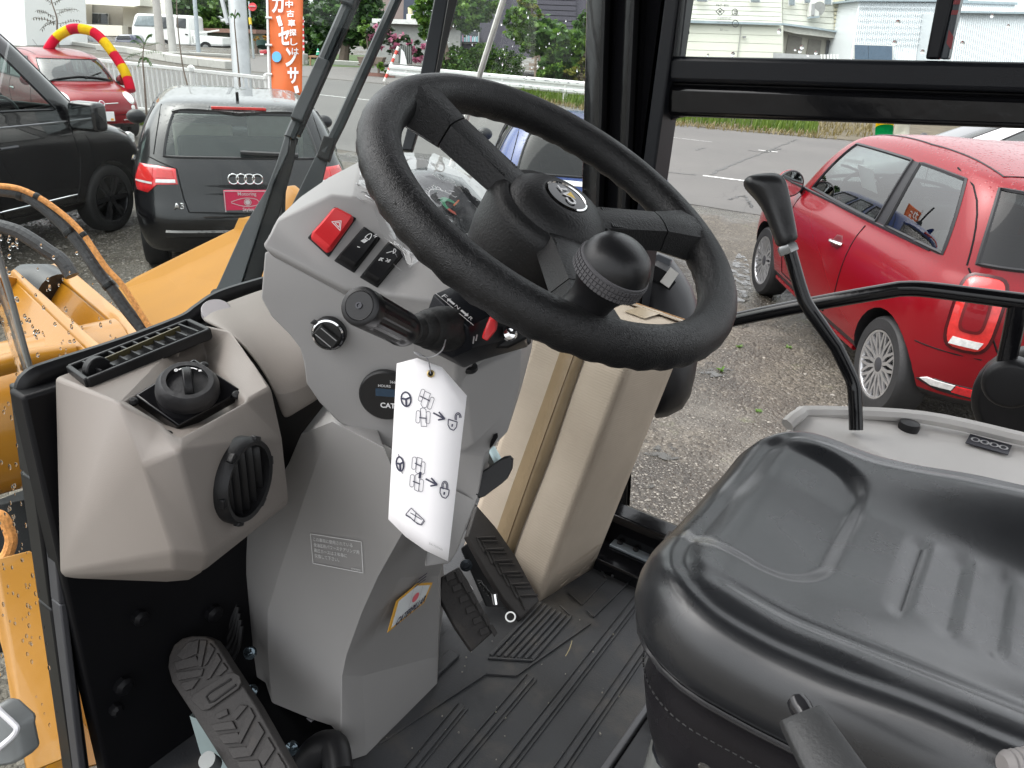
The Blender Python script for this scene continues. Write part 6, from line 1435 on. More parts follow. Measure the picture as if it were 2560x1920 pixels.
        c.line([(3, sg * .35, .40), (3, sg * .62, .42)], (-1, 0, 0), .014, chrome, 'bumper_bead', off=.008)
        c.line([(3, sg * .58, .97), (3, sg * .62, .90), (3, sg * .50, .80), (3, 0, .77)], (-1, 0, -.25), .005)
    c.patch([(3, .055 * math.cos(R_(t)), .69 + .055 * math.sin(R_(t))) for t in range(0, 360, 20)], (-1, 0, 0), chrome, 'emblem_ring', off=.012); c.patch([(3, .042 * math.cos(R_(t)), .69 + .042 * math.sin(R_(t))) for t in range(0, 360, 20)], (-1, 0, 0), M('emblem_maroon', (.3, .02, .05), .3), 'emblem', off=.018)
    c.patch([(3, -.5, .33), (3, .5, .33), (3, .42, .25), (3, -.42, .25)], (-1, 0, 0), trimk, 'lower_grille', off=.006)
    hp, hn = c.hit((3, 0, .47), (-1, 0, 0)); pl_ = obj('number_plate', MB().box(hp + V((.015, 0, 0)), (.015, .36, .17)), paper, c.root, bev=.004)
    obj('plate_sticker', MB().box(hp + V((.024, .13, -.055)), (.003, .05, .04)), M('sticker_amber', (.8, .4, .03), .5), pl_)
    c.line([(.95, -.55, 1), (.90, 0, 1.0), (.93, .55, 1)], (0, 0, -1), .014, trimk, 'wiper', off=.018); c.line([(.93, .1, 1), (.80, .45, 1.1)], (0, 0, -1), .01, trimk, 'wiper', off=.012)
    c.line([(-3, 0, 1.03), (-3, .36, 1.02)], (1, 0, 0), .014, trimk, 'rear_wiper', off=.012)
    c.line([(-3, .22, .755), (-3, -.22, .755)], (1, 0, 0), .022, chrome, 'plate_light_bar', off=.012)
    ap, an = c.hit((-1.02, 0, 3), (0, 0, -1)); obj('aerial', MB().tube([ap, ap + V((-.02, 0, .035))], [.035, .016], 10).tube([ap + V((-.02, 0, .03)), ap + V((-.28, 0, .16))], .005, 6), trimk, c.root)
    c.line([(.30, .50, 2), (-.6, .535, 2), (-1.28, .48, 2)], (0, 0, -1), .006, trimk, 'roof_gap'); c.line([(.30, -.50, 2), (-.6, -.535, 2), (-1.28, -.48, 2)], (0, 0, -1), .006, trimk, 'roof_gap'); c.line([(-1.28, .48, 2), (-1.31, 0, 2), (-1.28, -.48, 2)], (0, 0, -1), .005)
    if near:
        st = V((.28, .60, 1.18)); obj('price_sheet', MB().box(V((.20, .50, 1.16)), (.26, .004, .17), Matrix.Rotation(R_(-25), 3, 'X')), paper, c.root)
        obj('driving_wheel', MB().tube([V((.62, .34 + .17 * math.cos(2 * math.pi * k / 20), .98 + .17 * math.sin(2 * math.pi * k / 20))) for k in range(20)], .014, 6, closed=True), trimk, c.root)
    return c
redpaint = paint('red_paint', (.20, .002, .007), coat=.32); redpaint.node_tree.nodes['Principled BSDF'].inputs['Metallic'].default_value = .1
f1_ = fiat('red_hatchback', 'small red rounded hatchback parked close outside the right door, seen from behind', 'small red hatchbacks', True, redpaint)
def px(p):
    q = p - CAM; z = q.dot(CF); return 1280 + FPX * q.dot(CR) / z, 960 - FPX * q.dot(CU) / z
def aim(a, dist, xt, lo, hi):      # heading whose point dist ahead of a falls on photo column xt
    for _ in range(50):
        m_ = (lo + hi) / 2
        if px(a + V((math.cos(m_), math.sin(m_), 0)) * dist)[0] > xt: lo = m_
        else: hi = m_
    return (lo + hi) / 2
sc = 1.09; a = PZ(2163, 1021, 0); ang = aim(a, 2.30 * sc, 1893, R_(60), R_(175)); rot = Matrix.Rotation(ang, 3, 'Z')
f1_.place(a - rot @ V((-1.15 * sc, .78 * sc, 0)), ang, sc); print('fiat', px(a + rot @ V((2.3 * sc, 0, 0))), math.degrees(ang))
f2_ = copy_tree(f1_.root); f2_['label'] = 'small red hatchback far left by the white fence, facing us under a flower arch'
a2 = R_(-8); sc2 = .90; rot = Matrix.Rotation(a2, 3, 'Z'); p = PZ(329, 242, .80 * sc2) - rot @ V((1.70 * sc2, .60 * sc2, .80 * sc2))
f2_.rotation_euler = (0, 0, a2); f2_.scale = (sc2,) * 3; f2_.location = (p.x, p.y, 0)
# ------------------------------------------------------------------ black five door hatchback, seen from behind
def hatch(name, label, group, pm, near=True, gl=None, cat='car', wheelkind='vee'):
    lv = [(.22, 1.98, -1.98, .76, .30, .25), (.30, 2.08, -2.08, .85, .40, .30), (.50, 2.12, -2.12, .88, .45, .32), (.62, 2.12, -2.11, .885, .48, .33), (.70, 2.08, -2.05, .885, .5, .33), (.82, 1.85, -2.03, .88, .5, .34), (.90, 1.45, -2.00, .865, .45, .34),
          (.955, 1.15, -1.97, .835, .36, .33), (.985, 1.05, -1.95, .82, .33, .32), (1.18, .66, -1.83, .755, .28, .28), (1.345, .32, -1.68, .655, .25, .24), (1.385, .18, -1.64, .60, .24, .22), (1.415, -.1, -1.5, .50, .2, .2), (1.425, -.4, -1.2, .3, .15, .15)]
    def tg(i, j):
        if i in (8, 9):
            if j <= 5: return 1
            if 9 <= j <= 14 or 16 <= j <= 19 or 21 <= j <= 22: return 1
            if j >= 27: return 4
        if i == 0: return 2
        return 0
    c = Car(name, label, lv, tg, [pm, carglass, trimk, trimk, gl or lightglass], [(1.30, .80, .315), (-1.28, .80, .315)], .36, group, cat)
    for x, y in ((1.30, .76), (-1.28, .76), (1.30, -.76), (-1.28, -.76)): c.wheel(x, y, .315, wheelkind, alloy, 5)
    B = (1, 0, 0)
    c.patch([(-3, y, z) for y, z in ((-.60, .99), (.60, .99), (.56, 1.05), (-.56, 1.05))], B, trimk, 'window_base', off=.002) if False else None
    for sg in (1, -1):
        td = V((.9, -sg * .42, 0)).normalized(); o0 = V((-2.0, sg * .70, .86)); u = V((-td.y, td.x, 0)) * (-sg); z = V((0, 0, 1))
        q = lambda pts: [o0 + u * a + z * b for a, b in pts]
        t_ = c.patch(q([(-.20, -.05), (-.16, .085), (.02, .085), (.16, .07), (.185, -.04), (.03, -.05), (-.05, -.115), (-.17, -.11)]), td, redlamp, 'tail_lamp', off=.008)
        c.patch(q([(-.17, -.035), (-.14, .065), (-.01, .065), (-.01, -.03)]), td, redlamp2, 'lamp_lens', off=.012, parent=t_); c.patch(q([(.02, .0), (.02, .065), (.14, .055), (.155, .0)]), td, redlamp2, 'lamp_lens', off=.012, parent=t_)
        c.patch(q([(.02, -.035), (.02, -.012), (.165, -.005), (.17, -.03)]), td, clearlamp, 'reverse_lens', off=.012, parent=t_); c.patch(q([(-.18, -.045), (-.175, -.03), (-.01, -.035), (-.01, -.05)]), td, clearlamp, 'reverse_lens', off=.012, parent=t_)
        c.line([(-3, sg * .70, 1.0), (-3, sg * .50, .93), (-3, sg * .47, .72), (-3, sg * .44, .62), (-3, 0, .61)], B, .006); c.line([(-3, sg * .66, 1.02), (-3, sg * .58, 1.36)], B, .005)
        c.line([(-.1, sg, .34), (-.1, sg, .98)], (0, -sg, 0), .005); c.line([(1.0, sg, .36), (1.02, sg, .95)], (0, -sg, 0), .005); c.line([(-.85, sg, .5), (-1.0, sg, .98)], (0, -sg, 0), .005)
        for x in (-.05, -.95):
            h1, n1 = c.hit((x - .02, sg * 2, .84), (0, -sg, 0)); h2, n2 = c.hit((x + .16, sg * 2, .84), (0, -sg, 0)); obj('door_handle', MB().tube([h1, h1 + n1 * .03, h2 + n2 * .03, h2], .012, 8), pm, c.root)
        mp = V((.88, sg * .98, 1.0)); m = MB().ball(mp, .1, 14, 8, (.7, 1.0, .75)); obj('mirror', m, trimk, c.root)
        c.line([(3, sg * .45, .72), (3, sg * .72, .74)], (-1, 0, 0), .05, clearlamp, 'headlamp', off=.002, flat=.6)
        c.line([(1.0, sg, .98), (.1, sg, .995), (-1.5, sg, 1.0)], (0, -sg, 0), .01, chrome if near else trimk, 'belt_trim', flat=.6)
    c.line([(-3, -.62, .45), (-3, 0, .45), (-3, .62, .45)], B, .03, pm, 'bumper_step', off=.006, flat=.7)
    c.line([(-3, .02, 1.045), (-3, -.42, 1.03)], B, .020, trimk, 'rear_wiper', off=.016)
    c.line([(-1.66, .5, 3), (-1.70, 0, 3), (-1.66, -.5, 3)], (0, 0, -1), .02, pm, 'roof_spoiler', off=.0)
    hp, hn = c.hit((-3, 0, 1.352), B); obj('brake_light', MB().box(hp + V((-.012, 0, .012)), (.02, .42, .022)), redlamp2, c.root, bev=.004)
    ap, an = c.hit((-1.45, 0, 3), (0, 0, -1)); obj('aerial_fin', MB().prism([ap + V((.09, -.012, -.01)), ap + V((-.03, -.012, -.01)), ap + V((-.05, -.012, .06)), ap + V((-.02, -.012, .062))], (0, .024, 0)), pm, c.root, bev=.006)
    return c
blackpaint = paint('black_paint', (.004, .004, .005))
au = hatch('black_hatchback', 'black hatchback seen from behind with a pink plate and four silver rings', None, blackpaint)
B = (1, 0, 0)
for k in range(4):
    y = .092 - .061 * k; h, n_ = au.hit((-3, y, .865), B); f = Fr(h, V((0, -1, 0)), V((0, 0, 1)))
    obj('ring_badge', MB().tube([h + V((-.012, .039 * math.cos(2 * math.pi * i / 24), .039 * math.sin(2 * math.pi * i / 24))) for i in range(24)], .0065, 8, closed=True), chrome, au.root)
h, n_ = au.hit((-3, 0, .69), B); fp = Fr(V((h.x - .03, .175, .605)), V((0, -.35, 0)), V((0, 0, .185))); fp.n = V((-1, 0, 0))
pink = M('plate_pink', (.55, .03, .085), .35, var=.04); plt = obj('show_plate', MB().box(V((h.x - .018, 0, .6975)), (.02, .35, .185)), pink, au.root, bev=.004)
silver = M('plate_silver', (.62, .55, .56), .4, .3, var=.05)
strokes(fp, [[(.015, .03), (.985, .03), (.985, .97), (.015, .97)]], .006, silver, plt, 'plate_border', closed=(0,), h=.003)
text('Motoring', fp, silver, plt, 'plate_lettering', h=.003, box=(.22, .74, .78, .93), bold=.01); text('Styles', fp, silver, plt, 'plate_lettering', h=.003, box=(.32, .08, .68, .27), bold=.01)
strokes(fp, [[(.15 + .7 * t / 14, .5 + (.02 + .16 * math.sin(math.pi * t / 14)) * sg * (1 if t < 12 else 1 - (t - 11) * .75)) for t in range(15)] for sg in (1, -1)] + [arc(.5, .5, .075, 0, 360, 18, 1.8)], .005, silver, plt, 'plate_symbol', h=.003)
fills(fp, [[(.5 + .055 * math.cos(t * .4), .5 + .10 * math.sin(t * .4)) for t in range(16)]], silver, plt, 'plate_symbol', h=.003)
h, n_ = au.hit((-3, .50, .66), B); fb = Fr(V((h.x - .006, .56, .64)), V((0, -.10, 0)), V((0, 0, .05))); fb.n = V((-1, 0, 0)); text('A3', fb, chrome, au.root, 'badge_lettering', h=.004, thick=.004, bold=.02)
h, n_ = au.hit((-3, -.45, .66), B); fb = Fr(V((h.x - .006, -.38, .64)), V((0, -.14, 0)), V((0, 0, .045))); fb.n = V((-1, 0, 0)); text('2.0T', fb, chrome, au.root, 'badge_lettering', h=.004, thick=.004, bold=.02)
obj('seat_cover', MB().bx(-.35, -.30, -.62, -.10, .75, 1.22).bx(-.9, -.85, .05, .55, .7, 1.15), M('cream_sheet', (.55, .52, .42), .4, var=.1), au.root, bev=.05, kind='stuff')
sc = 1.0
for _ in range(60):
    p0, p1 = PZ(338, 446, .86 * sc), PZ(866, 448, .86 * sc); d = p1 - p0; sc = sc * .5 + .5 * d.length / 1.60
head = V((-d.y, d.x, 0)).normalized(); ang = math.atan2(head.y, head.x)
print('hatch scale', sc, math.degrees(ang)); rot = Matrix.Rotation(ang, 3, 'Z'); mid = (p0 + p1) / 2
sc_a = sc
au.place(V((mid.x, mid.y, 0)) - rot @ V((-1.98 * sc, 0, 0)), ang, sc)
# ------------------------------------------------------------------ black van, its right side towards us
def van():
    lv = [(.24, 2.15, -2.3, .80, .3, .25), (.36, 2.28, -2.38, .90, .4, .28), (.60, 2.34, -2.40, .925, .45, .3), (.80, 2.33, -2.40, .925, .48, .3), (.98, 2.18, -2.39, .92, .5, .3), (1.08, 1.80, -2.38, .91, .45, .3), (1.20, 1.58, -2.37, .89, .36, .3, (-.07, .03)), (1.25, 1.50, -2.36, .88, .32, .3, (-.08, .04)),
          (1.60, 1.08, -2.32, .84, .28, .26, (-.03, 0)), (1.94, .70, -2.26, .78, .26, .24), (2.04, .52, -2.18, .73, .24, .22), (2.11, .1, -2.0, .55, .2, .2), (2.13, -.3, -1.6, .3, .15, .15)]
    def tg(i, j):
        if i in (7, 8):
            if j <= 5: return 1
            if 9 <= j <= 13 or 15 <= j <= 19 or 21 <= j <= 23: return 1
            if j >= 27: return 4
        return 2 if i == 0 else 0
    c = Car('black_van', 'black van with dark alloy wheels at the left, its driver side towards us', lv, tg, [blackpaint, glass('van_glass', (.62, .72, .69), 1.5), trimk, trimk, darkglass], [(1.45, .82, .345), (-1.45, .82, .345)], .39, None, 'van')
    for x, y in ((1.45, .80), (-1.45, .80), (1.45, -.80), (-1.45, -.80)): c.wheel(x, y, .345, 'vee', darkalloy, 6)
    for sg in (1, -1):
        d = (0, -sg, 0)
        c.line([(1.02, sg, 1.14), (1.06, sg, .8), (.95, sg, .40), (.05, sg, .40), (-.02, sg, .7), (-.02, sg, 1.7)], d, .006); c.line([(-.02, sg, .40), (-1.0, sg, .42), (-1.05, sg, 1.7)], d, .006)
        c.line([(.95, sg, .47), (.1, sg, .47), (-1.0, sg, .47)], d, .012, chrome, 'chrome_strip', off=.004, flat=.7)
        for x in (.12, -.28):
            h1, n1 = c.hit((x - .02, sg * 2, 1.0), d); h2, n2 = c.hit((x + .17, sg * 2, 1.0), d); obj('door_handle', MB().tube([h1, h1 + n1 * .04, h2 + n2 * .04, h2], .016, 8), M('handle_grey', (.05, .05, .055), .2, .3), c.root)
        mp = V((1.10, sg * 1.03, 1.19)); m = MB().bx(mp.x - .085, mp.x + .10, mp.y - .16, mp.y + .15, mp.z - .12, mp.z + .15); mi = obj('mirror', m, blackpaint, c.root, bev=.05, seg=4)
        obj('mirror_glass', MB().bx(mp.x - .091, mp.x - .086, mp.y - .12, mp.y + .12, mp.z - .085, mp.z + .115), M('van_mirror_glass', (.62, .66, .66), .03, 1, var=0), mi); obj('mirror_lamp', MB().bx(mp.x - .03, mp.x + .06, mp.y + sg * .11, mp.y + sg * .118, mp.z - .03, mp.z + .015), clearlamp, mi, bev=.003)
        obj('mirror_foot', MB().tube([mp - V((0, sg * .08, .06)), V((1.15, sg * .86, 1.12))], .035, 8), trimk, mi)
        c.line([(1.0, sg, 1.15), (0, sg, 1.165), (-2.1, sg, 1.17)], d, .010, M('grey_chrome', (.25, .25, .26), .2, .8), 'belt_trim', flat=.6)
        c.line([(3, sg * .5, .85), (3, sg * .82, .90)], (-1, 0, 0), .06, clearlamp, 'headlamp', off=.002, flat=.6)
    obj('driving_wheel', MB().tube([V((.78, -.40 + .19 * math.cos(2 * math.pi * k / 20), 1.16 + .19 * math.sin(2 * math.pi * k / 20))) for k in range(20)], .016, 6, closed=True), trimk, c.root)
    ap, an = c.hit((.3, -.55, 3), (0, 0, -1)); obj('aerial', MB().tube([ap, ap + V((-.25, 0, .38))], .006, 6), trimk, c.root)
    return c
vn_ = van()
pw = PZ(292, 577, 0); hv = ray(1737, 124); ang = math.atan2(hv.y, hv.x); scv = 1.0
# the wheel's own height gives the scale
top_w = None
lo_, hi_ = .4, 3
for _ in range(40):
    md = (lo_ + hi_) / 2
    if px(pw + V((0, 0, md * .69)))[1] > 412: lo_ = md
    else: hi_ = md
scv = lo_; print('van scale', scv, math.degrees(ang)); rot = Matrix.Rotation(ang, 3, 'Z')
vn_.place(pw - rot @ V((1.45 * scv, -.88 * scv, 0)), ang, scv)
# ------------------------------------------------------------------ blue hatchback behind the steering wheel, white car far right
bluep = paint('blue_paint', (.006, .034, .17))
bl_ = hatch('blue_hatchback', 'blue hatchback with black glass and a white stripe behind the steering wheel', None, bluep, near=False, gl=darkglass, wheelkind='five')
for z0, z1 in ((.70, .78), (.93, .97)): bl_.patch([(-3, y, z) for y, z in ((-.55, z0), (.6, z0 + .02), (.6, z1 + .02), (-.55, z1))], (1, 0, 0), M('white_stripe', (.75, .75, .75), .3), 'white_stripe', off=.004)
bl_.patch([(-3, .05, .82), (-3, .18, .82), (-3, .18, .92), (-3, .05, .92)], (1, 0, 0), M('reflection_orange', (.5, .10, .03), .3), 'orange_reflection', off=.006)  # orange patch paints a reflection onto the blue body
ap, an = bl_.hit((-1.30, -.1, 3), (0, 0, -1)); obj('aerial', MB().tube([ap, ap + V((-.02, 0, .06))], [.05, .02], 10).tube([ap, ap + V((-.05, 0, .36))], .012, 6), trimk, bl_.root)
hv = ray(1480, 420); ang = math.atan2(hv.y, hv.x) + R_(6); scb = 1.0; rot = Matrix.Rotation(ang, 3, 'Z')
p = PZ(1690, 505, .86 * scb) - rot @ V((-1.95 * scb, -.82 * scb, .86 * scb)); bl_.place(V((p.x, p.y, 0)), ang, scb)
whitep = paint('white_paint', (.72, .72, .72))
wc = hatch('white_car', 'white car far behind the red hatchback roof, only its pillar and glass showing', None, whitep, near=False, wheelkind='five')
ang = R_(196); scw = 1.05; rot = Matrix.Rotation(ang, 3, 'Z'); p = PZ(2318, 366, 1.0 * scw) - rot @ V((1.02 * scw, .4 * scw, 1.0 * scw)); wc.place(V((p.x, p.y, 0)), ang, scw)
# ------------------------------------------------------------------ the ground outside
def B(x, y, z=0): return PZ(x, y, z)
def rise(p, y):                     # height above p whose top falls on photo row y
    lo, hi = -2, 30
    for _ in range(50):
        m_ = (lo + hi) / 2
        if px(p + V((0, 0, m_)))[1] > y: lo = m_
        else: hi = m_
    return lo
CH = V((CF.x, CF.y, 0)).normalized(); CRH = V((CH.y, -CH.x, 0))
def face_up(o):
    me = o.data
    if sum(f.normal.z * f.area for f in me.polygons) < 0: me.flip_normals()
def flat(name, pts, z, mat, kind='structure', parent=None):
    m = MB(); q_ = [V((p.x, p.y, z)) for p in pts]; m.poly(q_); o = obj(name, m, mat, parent, sm=0); face_up(o)
    if parent is None: tag(o, kind=kind)
    return o
flat('gravel_ground', [V((-400, -200, 0)), V((400, -200, 0)), V((400, 500, 0)), V((-400, 500, 0))], 0, ground_mat())
asp = asphalt_mat('asphalt', (.105, .101, .095), .15); asp2 = asphalt_mat('side_asphalt', (.135, .125, .118), .2)
far = [B(300, 175), B(578, 176), B(900, 205), B(1200, 236), B(1450, 272), B(1690, 315), B(2090, 350), B(2500, 392)]
near = [B(2500, 640), B(2300, 602), B(1900, 538), B(1662, 500), B(1200, 432), B(672, 345), B(430, 300), B(250, 274)]
d0 = (far[0] - far[1]).normalized() * 60; d1 = (far[-1] - far[-2]).normalized() * 30; d2 = (near[0] - near[1]).normalized() * 30; d3 = (near[-1] - near[-2]).normalized() * 40
def resamp(pl, n=60):
    Ls = [0]
    for a, b in zip(pl, pl[1:]): Ls.append(Ls[-1] + (b - a).length)
    out = []
    for i in range(n + 1):
        t = Ls[-1] * i / n; k = max(j for j in range(len(pl) - 1) if Ls[j] <= t + 1e-9); out.append(pl[k] + (pl[k + 1] - pl[k]) * ((t - Ls[k]) / max(1e-9, Ls[k + 1] - Ls[k])))
    return [V((p.x, p.y, .004)) for p in out]
FA, NE = resamp([far[0] + d0] + far + [far[-1] + d1]), resamp(list(reversed([near[0] + d2] + near + [near[-1] + d3])))
road = obj('road', MB().ring([FA, NE], closed=False), asp, sm=0); face_up(road); tag(road, kind='structure')
flat('side_lot', [B(560, 172), B(900, 204), B(1010, 214), B(1010, 160), B(800, 150), B(690, 140), B(560, 150)], .008, asp2)
def strip(px_, w, z, mat, name, parent, jit=0, seed=1):
    r_ = random.Random(seed); P_ = [B(*q) for q in px_]; Q_ = []
    for a, b in zip(P_, P_[1:]):
        for i in range(12): Q_.append(a + (b - a) * (i / 12) + (V((r_.gauss(0, jit), r_.gauss(0, jit), 0)) if i else V()))
    Q_.append(P_[-1]); L, Rr = [], []
    for i, p in enumerate(Q_):
        d = (Q_[min(i + 1, len(Q_) - 1)] - Q_[max(i - 1, 0)]).normalized(); n_ = V((-d.y, d.x, 0)) * (w / 2 * (1 + (r_.uniform(-.5, .5) if jit else 0)))
        L.append(V((p.x + n_.x, p.y + n_.y, z))); Rr.append(V((p.x - n_.x, p.y - n_.y, z)))
    m = MB(); m.ring([L, Rr], closed=False); o = obj(name, m, mat, parent, sm=0); face_up(o); return o
linem = M('road_paint', (.62, .62, .60), .6, var=.3, vs=30, dirt=(.2, .19, .18), ds=18, dlo=.5, dhi=.6); tar = M('tar', (.035, .034, .033), .4, var=.3)
strip([(1757, 440), (1861, 453)], .13, .009, linem, 'white_line', road); strip([(1920, 460), (2080, 482)], .10, .009, linem, 'white_line', road); strip([(787, 236), (925, 251)], .14, .009, linem, 'white_line', road)
strip([(1896, 376), (1944, 381)], .12, .009, linem, 'white_line', road); strip([(1662, 342), (1780, 356)], .05, .009, linem, 'faint_line', road); strip([(700, 268), (640, 262)], .12, .009, linem, 'white_line', road)
strip([(1776, 437), (1840, 408), (1900, 385), (1950, 366), (1992, 350)], .05, .009, tar, 'tar_crack', road, .02); strip([(1870, 377), (1915, 382), (1950, 372)], .04, .009, tar, 'tar_crack', road, .03); strip([(1740, 376), (1760, 370)], .06, .009, tar, 'tar_crack', road, .02)
strip([(1820, 500), (1860, 490), (1870, 505), (1880, 520)], .03, .009, tar, 'tar_crack', road, .03); strip([(1300, 420), (1650, 430), (1740, 438)], .06, .009, tar, 'road_joint', road, .02)
# puddles and loose stones by the door
def water_mat():
    m, nt, b, N, L = nodes('puddle_water'); b.inputs['Base Color'].default_value = (.05, .047, .04, 1); b.inputs['Roughness'].default_value = .04
    tc = N('TexCoord'); n = N('TexNoise', Scale=9.0, Detail=8.0, Roughness=.65); L(tc.outputs['Object'], n.inputs['Vector']); q = N('MapRange'); q.inputs['From Min'].default_value = .48; q.inputs['From Max'].default_value = .56; L(n.outputs['Fac'], q.inputs['Value'])
    t = N('BsdfTransparent'); mx = N('MixShader'); L(q.outputs[0], mx.inputs[0]); L(t.outputs[0], mx.inputs[1]); L(b.outputs[0], mx.inputs[2]); L(mx.outputs[0], nt.nodes['Material Output'].inputs[0]); return m
wat = water_mat()
def puddle(cx, cy, rx, ry, seed):
    r_ = random.Random(seed); m = MB(); n = 28; ph = r_.uniform(0, 6)
    m.poly([B(cx + rx * (1 + .3 * math.sin(3 * 6.283 * k / n + ph) + .16 * r_.uniform(-1, 1)) * math.cos(6.283 * k / n), cy + ry * (1 + .3 * math.sin(2 * 6.283 * k / n + ph)) * math.sin(6.283 * k / n), .006) for k in range(n)])
    o = obj('puddle', m, wat, sm=0); tag(o, kind='structure')
for i, q in enumerate(((1850, 690, 30, 44), (1838, 800, 34, 22), (1660, 1130, 44, 16), (1560, 1215, 60, 12), (1850, 745, 20, 14), (1790, 930, 40, 10))): puddle(*q, i)
stm = leafmat('stones', (.10, .092, .08), (.27, .245, .21), 0)
def stones(name, n, box, r0, r1, seed, mat=stm):
    r_ = random.Random(seed); m = MB()
    for _ in range(n):
        p = B(r_.uniform(box[0], box[2]), r_.uniform(box[1], box[3])); r = r_.uniform(r0, r1) * r_.uniform(.5, 1)
        a = r_.uniform(0, 6); vs_ = []
        for k in range(5): vs_.append(p + V((r * math.cos(a + k * 1.257) * r_.uniform(.7, 1.2), r * math.sin(a + k * 1.257) * r_.uniform(.6, 1), r * .12)))
        t = p + V((r * .1, 0, r * r_.uniform(.4, .75))); vv = [m.bm.verts.new(v) for v in vs_]; tv = m.bm.verts.new(t)
        for k in range(5): m.bm.faces.new((vv[k], vv[(k + 1) % 5], tv))
    o = obj(name, m, mat, sm=25); tag(o, kind='stuff'); return o
stones('gravel_stones', 9000, (1560, 540, 2250, 1340), .003, .011, 1); stones('gravel_stones', 2600, (250, 300, 760, 620), .01, .026, 2); stones('gravel_stones', 120, (1560, 620, 2150, 1300), .012, .024, 3); stones('gravel_stones', 700, (1180, 1080, 1340, 1300), .005, .016, 9)
stones('gravel_stones', 2500, (0, 480, 420, 800), .010, .03, 5)
grassm = leafmat('grass', (.055, .11, .012), (.16, .24, .035), .35); weedm = leafmat('weed_leaf', (.07, .15, .02), (.16, .30, .05), .35); drym = leafmat('dry_grass', (.16, .13, .05), (.26, .21, .09), .3)
def blades(name, pts, n, h, seed, mat=grassm, lean=.35, w=.02, kind='stuff'):
    r_ = random.Random(seed); m = MB()
    for _ in range(n):
        i = r_.randrange(len(pts) - 1); t, s_ = r_.random(), r_.random()
        a = pts[i][0] + (pts[i + 1][0] - pts[i][0]) * t; b = pts[i][1] + (pts[i + 1][1] - pts[i][1]) * t; p = a + (b - a) * s_
        hh = h * r_.uniform(.4, 1.1); an = r_.uniform(0, 6.28); d = V((math.cos(an), math.sin(an), 0)); q = V((-d.y, d.x, 0)) * w * r_.uniform(.6, 1.2); l = d * (hh * lean * r_.uniform(.2, 1.3))
        m.poly([p - q, p + q, p + q * .7 + l * .35 + V((0, 0, hh * .6)), p - q * .7 + l * .35 + V((0, 0, hh * .6))]); m.poly([p - q * .7 + l * .35 + V((0, 0, hh * .6)), p + q * .7 + l * .35 + V((0, 0, hh * .6)), p + l + V((0, 0, hh))])
    o = obj(name, m, mat, sm=0); tag(o, kind=kind); return o
verge = M('verge_soil', (.10, .085, .055), .9, var=.35, vs=2)
flat('verge', [B(1010, 214), B(1200, 234), B(1450, 270), B(1690, 313), B(2090, 348), B(2500, 390), B(2500, 310), B(2090, 300), B(1690, 270), B(1450, 225), B(1200, 200), B(1010, 190)], .010, verge)
blades('verge_grass', [(B(1090, 222), B(1090, 208)), (B(1200, 232), B(1200, 212)), (B(1330, 250), B(1330, 222)), (B(1470, 272), B(1470, 240)), (B(1690, 308), B(1690, 275)), (B(1900, 328), B(1900, 290)), (B(2040, 338), B(2040, 300))], 5200, .46, 3, w=.022)
blades('dry_verge_grass', [(B(1190, 238), B(1190, 230)), (B(1450, 276), B(1450, 266)), (B(1690, 317), B(1690, 308)), (B(2090, 350), B(2090, 340))], 900, .2, 4, drym, .9, .02)
blades('verge_grass', [(B(2040, 338), B(2040, 310)), (B(2180, 345), B(2180, 315))], 300, .25, 8, drym, .7, .02)
blades('fence_grass', [(B(330, 312), B(330, 292)), (B(438, 320), B(438, 300)), (B(520, 330), B(520, 312))], 700, .20, 5, w=.018)
# small weeds in the gravel
def weed(x, y, s, seed):
    r_ = random.Random(seed); p = B(x, y); m = MB()
    for k in range(16):
        a = r_.uniform(0, 6.28); d = V((math.cos(a), math.sin(a), 0)); q = V((-d.y, d.x, 0)) * s * .16; e = p + d * s * r_.uniform(.5, 1) + V((0, 0, s * r_.uniform(.15, .6)))
        md = p + (e - p) * .55 + V((0, 0, s * .12)); m.poly([p, md + q, e, md - q])
    o = obj('weed_tuft', m, weedm, sm=0); return o
for i, (x, y, s, lb) in enumerate(((1804, 928, .06, 'green weed tuft in the gravel left of the bent control lever, largest of the weeds'), (1848, 868, .045, 'small weed tuft in the gravel just below the guard rail'), (1970, 870, .045, 'weed tuft in the gravel before the red hatchback rear wheel'), (1896, 1030, .04, 'weed tuft in the gravel just above the pale side console'), (1745, 1300, .035, 'tiny weed at the wet gravel edge by the door sill'), (1196, 1262, .07, 'green weed showing between the console and the cardboard box'))):
    tag(weed(x, y, s * .8, i), lb, 'weed', 'weeds in the gravel')
# ------------------------------------------------------------------ white railing
wpaint = M('white_rail_paint', (.74, .74, .73), .45, var=.06); wrail = M('guardrail_paint', (.70, .71, .70), .5, var=.08, dirt=(.25, .25, .25), ds=1.6, dlo=.68, dhi=.74)
fe = thing('white_railing', 'white metal railing of upright bars along the road at the left', 'fence', tuple(B(480, 300)))
fa, fb = B(170, 262), B(676, 322); fd = (fb - fa)
fb_h = rise(fb, 192); fa_h = rise(fa, 136); 
def fp_(t, h): return fa + fd * t + V((0, 0, (fa_h + (fb_h - fa_h) * t) * h))
N_B = 42
obj('top_rail', MB().beam(fp_(0, .97), fp_(1, .97), .05, .07), wpaint, fe, bev=.008); obj('bottom_rail', MB().beam(fp_(0, .10), fp_(1, .10), .04, .05), wpaint, fe, bev=.006)
bar_ = None
for i in range(N_B):
    t = (i + .5) / N_B; b_o = MB().tube([fp_(t, .11), fp_(t, .95)], .016, 6); obj('baluster', b_o, wpaint, fe)
